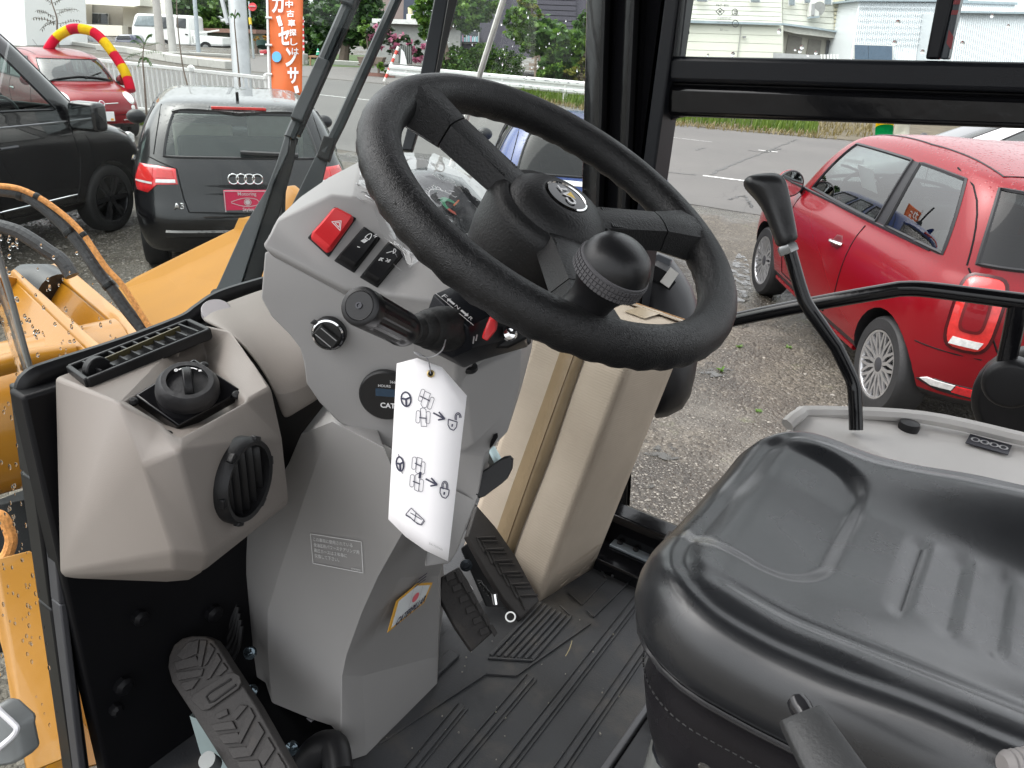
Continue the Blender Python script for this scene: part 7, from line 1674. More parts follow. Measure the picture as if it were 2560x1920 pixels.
for x in (478, 670):
    lo, hi = 0, 1
    for _ in range(30):
        md = (lo + hi) / 2
        if px(fp_(md, 1))[0] < x: lo = md
        else: hi = md
    p = fp_(lo, 0); obj('post', MB().tube([p, fp_(lo, 1.04)], .055, 12), wpaint, fe); obj('post_cap', MB().lathe([(.075, -.05), (.075, .03), (.03, .07), (0, .075)], fp_(lo, 1.0), (0, 0, 1), 14), wpaint, fe)
# ------------------------------------------------------------------ guardrail
gd = thing('guardrail', 'long white steel guardrail across the road with scuffed paint', 'guardrail', tuple(B(1280, 236)))
ga, gb = B(960, 205), B(1480, 262); gdir = (gb - ga)
za, zb = rise(ga, 160), rise(gb, 206); yb = (rise(ga, 188), rise(gb, 240))
def gq(t, h): return ga + gdir * t + V((0, 0, (yb[0] + (za - yb[0]) * h) * (1 - t) + (yb[1] + (zb - yb[1]) * h) * t))
nrm = V((gdir.y, -gdir.x, 0)).normalized(); nrm = nrm if nrm.dot(CAM - ga) > 0 else -nrm
pf = [(0, .0), (.12, .05), (.30, .05), (.42, -.02), (.55, -.02), (.68, .05), (.88, .05), (1, 0)]
obj('beam', MB().ring([[gq(t, h) + nrm * o for h, o in pf] + [gq(t, h) + nrm * (o - .02) for h, o in reversed(pf)] for t in [.03, .25, .5, .75, 1, 1.5]]), wrail, gd, sm=30)
for t in (.12, .39, .60, .88): p = ga + gdir * t - nrm * .06; obj('post', MB().tube([p, V((p.x, p.y, gq(t, .9).z))], .09, 12), wpaint, gd)
dent = M('scuff_grey', (.28, .29, .30), .7, var=.3, vs=30); r_ = random.Random(2); m = MB()
for _ in range(34):
    t, h = r_.uniform(.45, .95), r_.choice((.2, .25, .75, .8)); a = gq(t, h) + nrm * .053; b = gq(t + r_.uniform(.002, .015), h) + nrm * .053; m.poly([a, b, b + V((0, 0, r_.uniform(.01, .05))), a + V((0, 0, r_.uniform(.0, .04)))])
obj('scuff', m, dent, gd, kind='stuff', sm=0)
# ------------------------------------------------------------------ poles
galv = M('galvanised', (.42, .43, .44), .45, .5, var=.12, vs=3); conc = M('concrete', (.36, .34, .32), .85, var=.1, vs=2); pale = M('pale_concrete', (.42, .41, .39), .85, var=.1, vs=2); gpole = M('grey_pole', (.34, .38, .41), .5, var=.08)
def pole(name, label, x0, y0, w0, x1, w1, mat, cat='pole', y1=-60, group=None, extra=None):
    p = B(x0, y0); k = (p - CAM).dot(CF) / FPX; h = rise(p, y1)
    t = thing(name, label, cat, tuple(p), group); top_ = P(x1, y1, (p - CAM).dot(CF)); tz = V((top_.x, top_.y, p.z + h)) if abs(top_.z - p.z - h) > 1e-6 else top_
    obj('shaft', MB().tube([p, top_], [w0 * k / 2, w1 * k / 2], 16), mat, t); return t, p, k, top_
t, p, k, tp = pole('lamp_post', 'thick galvanised steel post standing just behind the white railing', 612, 298, 46, 589, 43, galv)
obj('brace', MB().tube([P(570, 60, (p - CAM).dot(CF)), P(545, -40, (p - CAM).dot(CF))], .05, 8), galv, t)
pole('concrete_pole', 'left one of two grey concrete poles in front of the white truck', 404, 141, 22, 384, 16, conc, 'pole', group=None); pole('concrete_pole', 'right one of two grey concrete poles in front of the white truck', 433, 135, 19, 414, 15, pale, 'pole')
pole('steel_pole', 'slim blue grey steel pole in front of the truck bed', 497, 137, 11, 482, 9, gpole)
pole('utility_pole', 'tan concrete pole at the far left before the beige apartments', 75, 104, 17, 60, 14, conc)
t, p, k, tp = pole('band_pole', 'pale pole with yellow and black bands behind the flower arch', 184, 110, 15, 172, 14, pale)
ym = M('band_yellow', (.55, .27, .02), .6)
for i in range(4): obj('band', MB().tube([P(176 + 3.6 * i, 46, (p - CAM).dot(CF) - .3), P(178 + 3.6 * i, 66, (p - CAM).dot(CF) - .3)], .05, 6), ym, t)
t, p, k, tp = pole('sign_pole', 'thin pole carrying a round red and white road sign', 634, 146, 5, 622, 4, gpole, 'sign', y1=4)
D_ = (p - CAM).dot(CF); f = P(631, 17, D_ - .2); sg_ = obj('sign_disc', MB().tube([f, f + CF * .03], .235, 28), M('sign_red', (.6, .03, .04), .4), t); obj('sign_band', MB().box(f - CF * .012, (.36, .02, .15), m3), white_ink, t); obj('pole_wrap', MB().tube([P(624.5, 45, D_), P(626.5, 62, D_)], .085, 10), M('wrap_yellow', (.7, .5, .03), .5), t)
text('バスのりば', Fr(f - CF * .026 - CR * .16 - CU * .05, CR * .32, CU * .10), M('sign_ink', (.25, .02, .03), .6), t, 'sign_lettering', h=.001) if False else None
t, p, k, tp = pole('yellow_bollard', 'short yellow bollard beside the thin sign pole', 620, 146, 9, 616, 9, M('bollard_yellow', (.75, .42, .02), .4), 'bollard', y1=106)
t, p, k, tp = pole('striped_post', 'red and white banded post behind the orange flag', 760, 162, 4, 757, 4, M('post_white', (.72, .7, .68), .5), 'post', y1=42)
for i in range(7): obj('red_band', MB().tube([P(757 + .25 * i, 50 + 14 * i, (p - CAM).dot(CF) - .02), P(757.2 + .25 * i, 57 + 14 * i, (p - CAM).dot(CF) - .02)], .062, 8), M('band_red', (.6, .03, .04), .5), t)
obj('block', MB().box(p + V((0, 0, .25)), (.34, .34, .6)), pale, t, bev=.03); obj('block', MB().box(p + CRH * -.2 + V((0, 0, .12)), (.9, .25, .2), Matrix.Rotation(R_(30), 3, 'Z')), pale, t, bev=.03)
p = B(960, 206); t = thing('striped_pole', 'leaning red and white striped pole at the end of the guardrail', 'pole', tuple(p)); D_ = (p - CAM).dot(CF)
for i in range(9):
    a, b = i / 9, (i + 1) / 9; obj('band', MB().tube([P(960 + 36 * a, 205 - 88 * a, D_), P(960 + 36 * b, 205 - 88 * b, D_)], .06, 8), M('stripe_white', (.72, .7, .66), .5) if i % 2 == 0 else M('stripe_red', (.62, .06, .04), .5), t)
# ------------------------------------------------------------------ orange banner flag
p = B(676, 352); D_ = (p - CAM).dot(CF)
ban = thing('banner_flag', 'tall orange advertising flag with white Japanese lettering on a white pole', 'banner', tuple(p))
obj('flag_pole', MB().tube([P(676, 352, D_), P(668, 0, D_), P(666, -60, D_)], .022, 10), wpaint, ban)
def FL(u, v):      # cloth, u across v down, gently waving
    x = 670 + 88 * u + (8 - 2) * 0 + v * 4 * (1 - u); y = -30 + 268 * v
    x += v * 6 * (1 - u) - 6 * u * v * .5
    return P(x, y, D_ - .03 + .05 * math.sin(u * 5 + v * 3) + .02 * math.sin(v * 11))
m = MB(); m.ring([[FL(i / 10, j / 24) for i in range(11)] for j in range(25)], closed=False); cloth = obj('cloth', m, M('flag_orange', (.58, .105, .012), .7, var=.04), ban, sm=60, solid=.004)
for (y) in (44, 112, 185): obj('pole_ring', MB().tube([P(664, y, D_ - .02), P(680, y + 1, D_ - .02)], .02, 8), wpaint, ban)
def onflag(body, u0, v0, u1, v1, bold=.02, w=None):
    a, b, c = FL(u0, v1), FL(u1, v1), FL(u0, v0); f = Fr(a - CF * .01, b - a, c - a); f.n = -CF
    return text(body, f, white_ink, cloth, 'flag_lettering', h=.02, box=(0, 0, 1, 1), bold=bold, keep=False)
for i, ch in enumerate('中古車探しは'): onflag(ch, .50 + .035 * i, .125 + .088 * i, .72 + .035 * i, .19 + .088 * i, .02)
for ch, u0, v0, u1, v1 in (('カ', .10, .06, .46, .24), ('ー', .28, .27, .36, .36), ('セ', .28, .37, .62, .54), ('ン', .48, .56, .84, .74), ('サ', .54, .745, .90, .90), ('ー', .80, .92, .86, .985)):
    if ch == 'ー':
        a = FL(u0, v0); b = FL(u1, v1); f = Fr(a, b - a, V((0, 0, .1))); obj('flag_lettering', MB().beam(a - CF * .03, b - CF * .03, .075, .004, up=CF), white_ink, cloth)
    else: onflag(ch, u0, v0, u1, v1, .035)
a, b, c = FL(.06, .70), FL(.36, .70), FL(.06, .60); f = Fr(a - CF * .03, b - a, c - a); f.n = -CF
fills(f, [[(.5 + .5 * math.cos(t * .4), .5 + .5 * math.sin(t * .4)) for t in range(16)]], M('oval_blue', (.08, .36, .68), .5), cloth, 'printed_oval', h=.01)
# ------------------------------------------------------------------ inflatable style flower hoops
def hoop(label, pts, d, r, cols, seed):
    p = P(*pts[-1], d); t = thing('flower_hoop', label, 'decoration', (p.x, p.y, 0), 'plastic flower hoops'); sp_ = spline([P(x, y, d) for x, y in pts], 14); n = len(sp_); r_ = random.Random(seed); nc = len(cols); 
    for k in range(nc):
        a, b = int(n * k / nc), min(n - 1, int(n * (k + 1) / nc)); seg = sp_[a:b + 1]; m = MB()
        fine = []
        for i in range(len(seg) - 1):
            for j in range(3): fine.append(seg[i] + (seg[i + 1] - seg[i]) * (j / 3))
        fine.append(seg[-1])
        m.tube(fine, [r * (1.0 if i % 2 else .84) for i in range(len(fine))], 12); obj('petal_segment', m, cols[k], t, sm=20)
    return t
pr, py, pg, pw_ = M('petal_red', (.75, .03, .09), .4), M('petal_yellow', (.85, .66, .03), .4), M('petal_green', (.01, .42, .16), .4), M('petal_white', (.78, .77, .70), .4)
hoop('red and yellow plastic flower hoop arching over the far red hatchback', [(112, 152), (118, 128), (140, 95), (172, 75), (200, 72), (232, 80), (258, 102), (284, 135), (304, 165), (318, 195), (327, 228)], 13.6, .086, [py, pr, py, pr, py, pr, py, pr, py, pr], 1)
hoop('red topped green flower stalk seen through the van window', [(97, 178), (99, 190), (101, 204), (102, 220)], 13.4, .075, [pr, py, pg], 2)
hoop('yellow and green plastic flower column behind the red hatchback roof', [(2212, 285), (2212, 300), (2211, 318), (2210, 334), (2208, 380)], 15.5, .17, [py, py, pg, pg], 3)
hoop('white plastic flower column next to the yellow one', [(2256, 285), (2256, 310), (2254, 330), (2252, 380)], 15.8, .15, [pw_, pw_, pw_], 4)
# ------------------------------------------------------------------ trees, bushes and hedges across the road
bark = M('bark', (.13, .10, .08), .9, var=.3, vs=14, bump=.5, bs=40)
lf = {'mid': leafmat('leaf_mid', (.026, .078, .014), (.080, .175, .028)), 'dark': leafmat('leaf_dark', (.010, .032, .010), (.035, .080, .022), .2), 'bright': leafmat('leaf_bright', (.065, .150, .016), (.17, .30, .04), .4), 'yellow': leafmat('leaf_yellow', (.13, .17, .02), (.28, .26, .05), .35), 'pink': leafmat('petals_pink', (.50, .12, .25), (.75, .35, .47), .3), 'rust': leafmat('leaf_rust', (.05, .045, .03), (.13, .10, .05), .3)}
def leaves(name, ell, n, size, mat, seed, parent, thick=.8, droop=0):
    """leaf faces spread in clumps through crown ellipsoids; ell = (centre, rx, ry) with rx across, ry up"""
    r_ = random.Random(seed); m = MB(); tot = sum(e[1] * e[2] for e in ell)
    for c, rx, ry in ell:
        k = max(1, int(n * rx * ry / tot)); ncl = max(3, int(k / 26)); 
        for _ in range(ncl):
            while True:
                q = V((r_.uniform(-1, 1), r_.uniform(-1, 1), r_.uniform(-1, 1)))
                if .35 < q.length < 1: break
            cc = c + CRH * (q.x * rx) + V((0, 0, q.z * ry)) + CH * (q.y * rx * thick); cr = .24 * (rx + ry) / 2 * r_.uniform(.5, 1.2)
            for _ in range(26):
                p = cc + V((r_.gauss(0, .5), r_.gauss(0, .5), r_.gauss(0, .36) - droop * r_.random())) * cr; s_ = size * r_.uniform(.5, 1.2)
                a = V((r_.gauss(0, 1), r_.gauss(0, 1), r_.gauss(0, .5))).normalized(); b = a.cross(V((r_.gauss(0, 1), r_.gauss(0, 1), r_.gauss(0, 1)))).normalized()
                m.poly([p - a * s_, p + b * s_ * .55, p + a * s_, p - b * s_ * .55])
    return obj(name, m, mat, parent, sm=0)
def tree(name, label, base, d, ell, n, size, mats, seed, trunk=.16, cat='tree', group=None, top=None):
    b = P(base[0], base[1], d); k = d / FPX; t = thing(name, label, cat, (b.x, b.y, b.z), group)
    es = [(P(x, y, d), rx * k, ry * k) for x, y, rx, ry in ell]
    cen = es[0][0]
    if trunk:
        r_ = random.Random(seed + 50); tp = cen + V((0, 0, es[0][2] * .3)); br = []
        pth = spline([b, b * .6 + tp * .4 + V((r_.gauss(0, .1), 0, 0)), tp], 4); obj('trunk', MB().tube(pth, [trunk * (1 - .6 * i / len(pth)) for i in range(len(pth))], 8), bark, t)
        for i in range(5):
            s0 = pth[3 + i % 5]; e = es[i % len(es)]; q = e[0] + V((r_.uniform(-.6, .6) * e[1], r_.uniform(-.5, .5) * e[1], r_.uniform(-.3, .7) * e[2]))
            obj('limb', MB().tube([s0, (s0 + q) / 2 + V((0, 0, .1)), q], [trunk * .4, trunk * .25, trunk * .08], 6), bark, t)
    for i, mt in enumerate(mats): leaves('crown', es, n // len(mats), size, lf[mt], seed + i, t)
    return t
tree('broadleaf_tree', 'leafy green tree behind the white truck, left of the lamp post', (480, 125), 66, [(470, 40, 62, 55), (520, 10, 70, 40), (440, 5, 50, 30), (540, 70, 40, 30)], 5200, .30, ['mid', 'bright'], 1, .3)
tree('broadleaf_tree', 'leafy green tree between the lamp post and the orange flag', (640, 130), 62, [(620, 30, 60, 60), (660, 70, 40, 50), (600, 0, 50, 30)], 4200, .28, ['mid', 'dark'], 2, .3)
tree('conifer', 'dark layered conifer just right of the orange flag', (790, 158), 48, [(790, 110, 42, 40), (785, 60, 40, 40), (782, 10, 34, 40)], 4200, .20, ['dark', 'mid'], 3, .2)
tree('broadleaf_tree', 'tall dark green tree with a bare pinkish trunk near the bench', (858, 160), 46, [(870, 50, 80, 60), (900, 20, 60, 50), (840, 90, 50, 34), (920, 80, 34, 26)], 8000, .22, ['mid', 'dark'], 4, .34)
tree('sapling_tree', 'thin pale sapling in front of the dark trees', (915, 150), 40, [(912, 90, 14, 36), (908, 70, 10, 20)], 260, .12, ['bright'], 5, .03, 'sapling')
fb_ = tree('flowering_bush', 'bush full of pink blossoms left of the leaning striped pole', (985, 150), 40, [(960, 95, 34, 38), (1000, 110, 34, 34), (1040, 130, 28, 24), (935, 80, 20, 24)], 2200, .14, ['pink', 'dark'], 6, .06, 'bush')
tree('broadleaf_tree', 'green tree rising beside the windscreen wiper blade', (1120, 150), 36, [(1080, 30, 46, 40), (1160, 40, 60, 40), (1120, 0, 60, 30), (1210, 20, 40, 30), (1060, 70, 24, 24)], 6500, .15, ['mid', 'bright'], 7, .14)
tree('hedge', 'clipped dense green hedge behind the guardrail', (1210, 205), 36.5, [(1150, 160, 46, 42), (1210, 158, 50, 44), (1265, 165, 46, 40), (1115, 165, 30, 36), (1180, 180, 70, 24)], 17000, .085, ['mid', 'bright', 'mid'], 8, 0, 'hedge')
tree('climbing_bush', 'large bright green leafy bush left of the black pillar', (1390, 205), 35, [(1380, 100, 64, 46), (1420, 130, 54, 44), (1340, 90, 44, 40), (1450, 150, 36, 40), (1300, 60, 34, 44), (1470, 70, 30, 44), (1400, 170, 60, 30)], 11000, .17, ['bright', 'mid'], 9, .08, 'bush')
tree('climbing_bush', 'yellow topped bush against the dark house wall', (1340, 150), 37, [(1330, 20, 34, 26), (1345, 50, 30, 24), (1310, 0, 30, 20)], 900, .18, ['yellow', 'bright'], 10, .06, 'bush')
tree('dry_shrub', 'straw coloured scrub beside the wooden frame', (1440, 210), 34.5, [(1440, 190, 40, 22), (1470, 170, 26, 34)], 2200, .10, ['rust', 'yellow'], 11, 0, 'bush')
tree('broadleaf_tree', 'distant treetop between the houses at the upper right', (2130, 60), 62, [(2130, 8, 26, 24), (2110, -20, 30, 20)], 700, .22, ['mid', 'bright'], 12, .1)
# saplings along the railing
def sapling(label, base, d, pts, cl, seed):
    b = P(*base, d); t = thing('sapling', label, 'sapling', tuple(b), 'young trees along the railing'); pth = spline([P(x, y, d) for x, y in [base] + pts], 5); obj('stem', MB().tube(pth, [.022 * (1 - .6 * i / len(pth)) for i in range(len(pth))], 6), bark, t)
    if cl:
        r_ = random.Random(seed); m = MB()
        for (cx, cy, ang, L) in cl:
            a = P(cx, cy, d); e = P(cx + L * math.cos(R_(ang)), cy - L * math.sin(R_(ang)) + abs(L) * .12, d) + CH * r_.uniform(-.2, .2); ax = e - a
            m.tube([a, e], .004, 4)
            pts_ = [a, a + ax * .5 + V((0, 0, .03)), e - V((0, 0, .02))]
            for i in range(8):
                q = a + ax * (.15 + .85 * i / 7) + V((0, 0, .05 * math.sin(math.pi * i / 7)))
                for sg in (-1, 1):
                    dn = (V((0, 0, -.8)) + ax.normalized() * .5 + CRH * (sg * .5)).normalized() * r_.uniform(.055, .10); w = dn.cross(V((0, 0, 1)) + CRH * .3).normalized() * .014
                    m.poly([q, q + dn * .5 + w, q + dn, q + dn * .5 - w])
        obj('leaves', m, lf['rust'] if seed % 2 else lf['mid'], t, sm=0)
    return t
sapling('young tree with drooping feathery leaves before the beige apartments', (150, 150), 15.2, [(143, 80), (142, 45), (128, 0), (124, -40)], [(142, 55, 160, 50), (142, 60, 20, 46), (138, 42, 150, 44), (138, 36, 25, 40), (132, 10, 140, 28), (132, 8, 40, 34), (142, 50, 200, 42), (140, 25, 10, 44)], 1)
sapling('young tree with green feathery leaves against the white railing', (368, 305), 15.0, [(362, 220), (357, 150), (360, 110)], [(360, 118, 150, 46), (360, 116, 20, 40), (358, 130, 190, 44), (358, 128, 0, 40), (358, 140, 220, 26), (358, 140, 330, 30), (361, 108, 120, 26), (361, 106, 50, 34)], 2)
sapling('bare brown sapling stem crossing the railing post', (476, 275), 15.5, [(470, 220), (456, 160), (444, 60), (440, -40)], None, 3); sapling('bare reddish sapling stem in front of the lamp post', (602, 236), 15.8, [(597, 180), (590, 100), (586, 50), (589, 24)], [(588, 40, 150, 8), (588, 38, 30, 8)], 4)
# ------------------------------------------------------------------ houses
def wall(name, px_, d, mat, parent, depth=1.0, bev=0, **k): return obj(name, MB().prism([P(x, y, d) for x, y in px_], CH * depth), mat, parent, bev=bev, **k)
def house(name, label, base, d, cat='house'): b = P(*base, d); return thing(name, label, cat, tuple(b))
cream = M('cream_render', (.72, .67, .57), .85, var=.05, vs=.6); cream2 = M('pale_render', (.80, .77, .68), .85, var=.05, vs=.6); shadeg = M('shaded_render', (.36, .33, .28), .85, var=.05); wing = M('window_dark', (.035, .04, .045), .06, var=.2); winf = M('window_frame_white', (.62, .62, .60), .5); wingl = M('window_pale', (.20, .235, .25), .06, var=.2)  # shadeg is the cream darkened, porch shade painted into the recess wall
def window(parent, px_, d, mat=wing, fr_w=2.0, mull=()):
    (x0, y0), (x1, y1) = px_; sl = .035; Y = lambda x, y: y + (x - x0) * sl
    f = wall('window', [(x0 - fr_w, Y(x0, y0) - fr_w), (x1 + fr_w, Y(x1, y0) - fr_w), (x1 + fr_w, Y(x1, y1) + fr_w), (x0 - fr_w, Y(x0, y1) + fr_w)], d - .12, winf, parent, .1)
    n = len(mull) + 1; xs = [x0] + [x0 + (x1 - x0) * q for q in mull] + [x1]
    for i in range(n): wall('pane', [(xs[i] + .5, Y(xs[i], y0)), (xs[i + 1] - .5, Y(xs[i + 1], y0)), (xs[i + 1] - .5, Y(xs[i + 1], y1)), (xs[i] + .5, Y(xs[i], y1))], d - .16, mat, f, .04)
    return f
ap = house('apartment_building', 'cream apartment building with a recessed porch at the far upper left', (240, 110), 64, 'building')
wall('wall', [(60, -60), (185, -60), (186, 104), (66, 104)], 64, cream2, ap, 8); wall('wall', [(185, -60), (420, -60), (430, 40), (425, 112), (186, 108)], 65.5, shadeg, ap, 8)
wall('wall', [(186, -60), (206, -60), (207, 100), (187, 98)], 63.8, cream, ap, 1.5); wall('balcony', [(195, -6), (350, -6), (350, 14), (334, 17), (196, 9)], 62, cream2, ap, 3); wall('parapet', [(196, 60), (305, 64), (306, 90), (196, 88)], 62, cream, ap, 1); wall('wall', [(308, 18), (345, 16), (345, 70), (308, 66)], 64.9, cream, ap, .5); wall('wall', [(345, -60), (412, -60), (414, 36), (345, 32)], 64.2, cream2, ap, 1); wall('base_wall', [(80, 66), (195, 64), (196, 104), (82, 104)], 62.5, cream, ap, 1)
window(ap, ((57, 21), (86, 58)), 64, wingl, 2, (.6,)); window(ap, ((146, 26), (172, 60)), 64, wingl, 2, (.5,)); window(ap, ((221, 33), (269, 58)), 65.4, wing, 1.5, (.5,))
wbx = house('white_building', 'blown out white wall at the very left edge above the van', (30, 115), 40, 'building'); wall('wall', [(-200, -120), (56, -120), (62, 40), (67, 114), (-200, 125)], 40, M('white_wall', (.82, .82, .80), .8, var=.02), wbx, 6)
sh = house('garden_shed', 'low pale green shed with a rusty brown roof behind the truck bed', (540, 132), 58, 'shed')
shg = M('shed_siding', (.30, .32, .25), .8, var=.08); rust = M('rusty_roof', (.22, .12, .09), .8, var=.2)
wall('wall', [(478, 78), (630, 84), (630, 138), (478, 132)], 58.5, shg, sh, 3)
for i in range(8): wall('siding_board', [(480, 82 + 6.2 * i), (570, 84 + 6.2 * i), (570, 88.5 + 6.2 * i), (480, 86.5 + 6.2 * i)], 58.4, shg, sh, .08)
wall('roof', [(470, 69), (640, 74), (640, 84), (470, 79)], 57.8, rust, sh, 4); wall('door_post', [(569, 84), (573, 84), (573, 136), (569, 136)], 58.2, M('shed_post', (.10, .09, .08), .8), sh, .1)
mh = house('mauve_house', 'plain mauve house wall with a dark corner, beyond the trees', (980, 50), 52); wall('wall', [(925, -60), (1012, -60), (1008, 52), (930, 50)], 52, M('mauve_wall', (.26, .20, .185), .8, var=.05), mh, 5); wall('wall', [(1011, -60), (1040, -60), (1036, 55), (1008, 52)], 51.9, M('navy_wall', (.035, .045, .075), .6), mh, 5)
tk = house('water_tank', 'small cream and white tank standing by the dark house corner', (1030, 50), 46, 'tank'); obj('tank', MB().tube([P(1026, 37, 46), P(1025, 20, 46)], .14, 14), M('tank_cream', (.62, .55, .35), .5), tk); obj('tank_box', MB().box(P(1029, 43, 46), (.45, .45, .32)), cream2, tk, bev=.03)
gs = house('garage', 'low grey concrete garage with a peeling white roof edge', (1000, 150), 44, 'garage'); wall('wall', [(925, 58), (1150, 66), (1150, 165), (925, 150)], 44, M('garage_grey', (.27, .27, .26), .85, var=.1), gs, 4); wall('roof_edge', [(930, 46), (1060, 50), (1150, 56), (1150, 66), (1060, 62), (930, 57)], 43.6, M('peeling_white', (.62, .62, .60), .8, dirt=(.3, .3, .3), ds=4), gs, 5)
nh = house('navy_house', 'dark navy house behind the bushes with goods in its window', (1300, 120), 45); navy = M('navy_siding', (.042, .038, .055), .6, var=.1)
wall('wall', [(1110, -80), (1700, -80), (1700, 170), (1110, 130)], 45, navy, nh, 5)
for i in range(9): wall('siding_board', [(1330, -40 + 13 * i), (1440, -36 + 13 * i), (1440, -25 + 13 * i), (1330, -29 + 13 * i)], 44.9, navy, nh, .06)
window(nh, ((1146, 76), (1196, 106)), 44.9, wing, 1.5, ()); r_ = random.Random(4)
for i in range(9): wall('goods', [(1150 + 5 * i, 90 + r_.uniform(-4, 5)), (1154 + 5 * i, 90), (1154 + 5 * i, 105), (1150 + 5 * i, 104)], 44.68, M('goods_%d' % (i % 4), ((.25, .45, .5), (.5, .3, .4), (.3, .5, .55), (.45, .5, .55))[i % 4], .6), nh, .04)
wh = house('white_house', 'white sided house with a grey ledge and an air conditioner, through the upper right window', (1840, 150), 35)
side_m = M('white_siding', (.72, .72, .64), .6, var=.03, vs=1); side_y = M('ivory_siding', (.68, .68, .58), .6, var=.03, vs=1)
sl_ = lambda x, y: y + (x - 1716) * .030
wall('wall', [(1660, -80), (1954, -80), (1956, 60), (1660, 52)], 35.2, side_m, wh, 4); wall('wall', [(1660, 55), (1958, 64), (1958, 200), (1660, 200)], 34.9, side_y, wh, 4)
for i in range(7): wall('siding_board', [(1670, sl_(1670, -22 + 11.5 * i)), (1953, sl_(1953, -22 + 11.5 * i)), (1953, sl_(1953, -12 + 11.5 * i)), (1670, sl_(1670, -12 + 11.5 * i))], 35.15, side_m, wh, .06)
for i in range(5): wall('siding_board', [(1670, sl_(1670, 62 + 21 * i)), (1955, sl_(1955, 62 + 21 * i)), (1955, sl_(1955, 82 + 21 * i)), (1670, sl_(1670, 82 + 21 * i))], 34.85, side_y, wh, .06)
flash = M('flashing', (.28, .34, .37), .5); wall('ledge', [(1660, 49), (1716, 50), (1956, 58), (1956, 63), (1716, 57), (1660, 56)], 34.6, flash, wh, .4)
wall('seam', [(1853, 64), (1854.5, 64), (1844.5, 142), (1843, 142)], 34.78, M('seam_grey', (.3, .3, .28), .7), wh, .05); wall('wall_vent', [(1857, 90), (1866, 90), (1864, 95), (1859, 95)], 34.7, M('vent_grey', (.2, .2, .2), .5), wh, .1)
wall('wall', [(1956, -80), (2112, -80), (2112, 84), (1956, 60)], 35.6, side_m, wh, 4)
for i in range(6): wall('siding_board', [(1957, -20 + 14 * i), (2084, -14 + 15 * i), (2084, -1 + 15 * i), (1957, -7 + 14 * i)], 35.55, side_m, wh, .05)
for i in range(10): wall('corner_board', [(2086, -20 + 10 * i), (2110, -19 + 10 * i), (2110, -12 + 10 * i), (2086, -13 + 10 * i)], 35.5, M('corner_cream', (.62, .58, .42), .6), wh, .06)
wall('wall', [(1958, 64), (2112, 86), (2112, 200), (1958, 200)], 36, M('garage_beige', (.44, .42, .36), .8, var=.05), wh, .3); wall('lintel', [(1958, 60), (2104, 80), (2112, 90), (2108, 98), (1990, 84), (1958, 76)], 35.4, M('lintel_grey', (.52, .51, .46), .8), wh, .5)
wall('gutter', [(1956, 57), (2040, 68), (2112, 80), (2112, 84), (2040, 73), (1956, 62)], 35.2, flash, wh, .3)
opn = M('opening', (.17, .16, .14), .9)
for q in ([(1972, 86), (2006, 94), (1998, 150), (1962, 150)], [(2023, 97), (2054, 101), (2048, 150), (2014, 150)]): wall('garage_opening', q, 35.9, opn, wh, .08)
wall('doorway', [(2068, 100), (2100, 106), (2096, 150), (2062, 150)], 35.85, wing, wh, .1)
for q in (((1973, -6), (1987, 12)), ((2012, -8), (2026, 6)), ((2062, -6), (2078, 10)), ((1877, -8), (1900, 4)), ((1742, -8), (1768, 2))): window(wh, q, 35.4 if q[0][0] > 1950 else 35.0, wingl, 2)
ac = thing('air_conditioner', 'white air conditioner unit mounted on the white house wall', 'air conditioner', tuple(P(2038, 44, 35.2))); wall('case', [(2026, 6), (2050, 5), (2048, 40), (2024, 42)], 35.1, M('ac_white', (.62, .62, .58), .5), ac, .4, bev=.02); wall('grille', [(2030, 9), (2038, 9), (2036, 38), (2028, 38)], 35.05, M('ac_grey', (.3, .3, .3), .5), ac, .04); obj('fan', MB().tube([P(2046, 22, 35.06), P(2046, 22, 35.2)], .30, 20), M('ac_grey2', (.35, .35, .34), .5), ac); wall('bracket', [(2026, 41), (2050, 40), (2048, 44), (2024, 46)], 35.1, flash, ac, .4)
gf_ = thing('grey_fence', 'short grey panel fence with white slats below the white house', 'fence', tuple(P(2010, 160, 33))); wall('panel', [(1934, 132), (2050, 138), (2050, 170), (1934, 170)], 33, M('fence_grey', (.35, .35, .35), .7), gf_, .1)
for i in range(6): wall('slat', [(2052 + 8 * i, 136), (2056 + 8 * i, 136), (2056 + 8 * i, 170), (2052 + 8 * i, 170)], 33, wpaint, gf_, .08)
dn = house('slate_house', 'narrow dark slate house between the white house and the ribbed one', (2120, 150), 38); wall('wall', [(2095, 60), (2150, 60), (2150, 200), (2095, 200)], 38, M('slate_wall', (.06, .065, .09), .6), dn, 4); wall('wall', [(2100, 22), (2150, 22), (2150, 60), (2100, 60)], 38, M('upper_beige', (.42, .40, .36), .8), dn, 4); wall('roof_edge', [(2098, 20), (2146, 21), (2146, 27), (2098, 26)], 37.6, flash, dn, 5)
for i in range(8): wall('siding_board', [(2098, 62 + 12 * i), (2148, 62 + 12 * i), (2148, 70 + 12 * i), (2098, 70 + 12 * i)], 37.9, M('slate_board', (.075, .08, .10), .6), dn, .05)
def ribbed(parent, x0, x1, y0a, y0b, y1, d, n, mat, nm='ribbed_cladding'):
    m = MB(); r0, r1 = [], []
    for i in range(n * 2 + 1):
        t = i / (n * 2); x = x0 + (x1 - x0) * t; o = CH * (-.05 if i % 2 else 0); yt = y0a + (y0b - y0a) * t; dx = -(y1 - yt) * .14 if x < 2200 else -(y1 - yt) * .14
        r0.append(P(x, yt, d) + o); r1.append(P(x + dx, y1, d) + o)
    m.ring([r0, r1], closed=False); return obj(nm, m, mat, parent, sm=0)
rb = M('ribbed_white', (.70, .73, .75), .4, .2, var=.03); rg = M('ribbed_grey', (.58, .61, .63), .4, .2, var=.03)
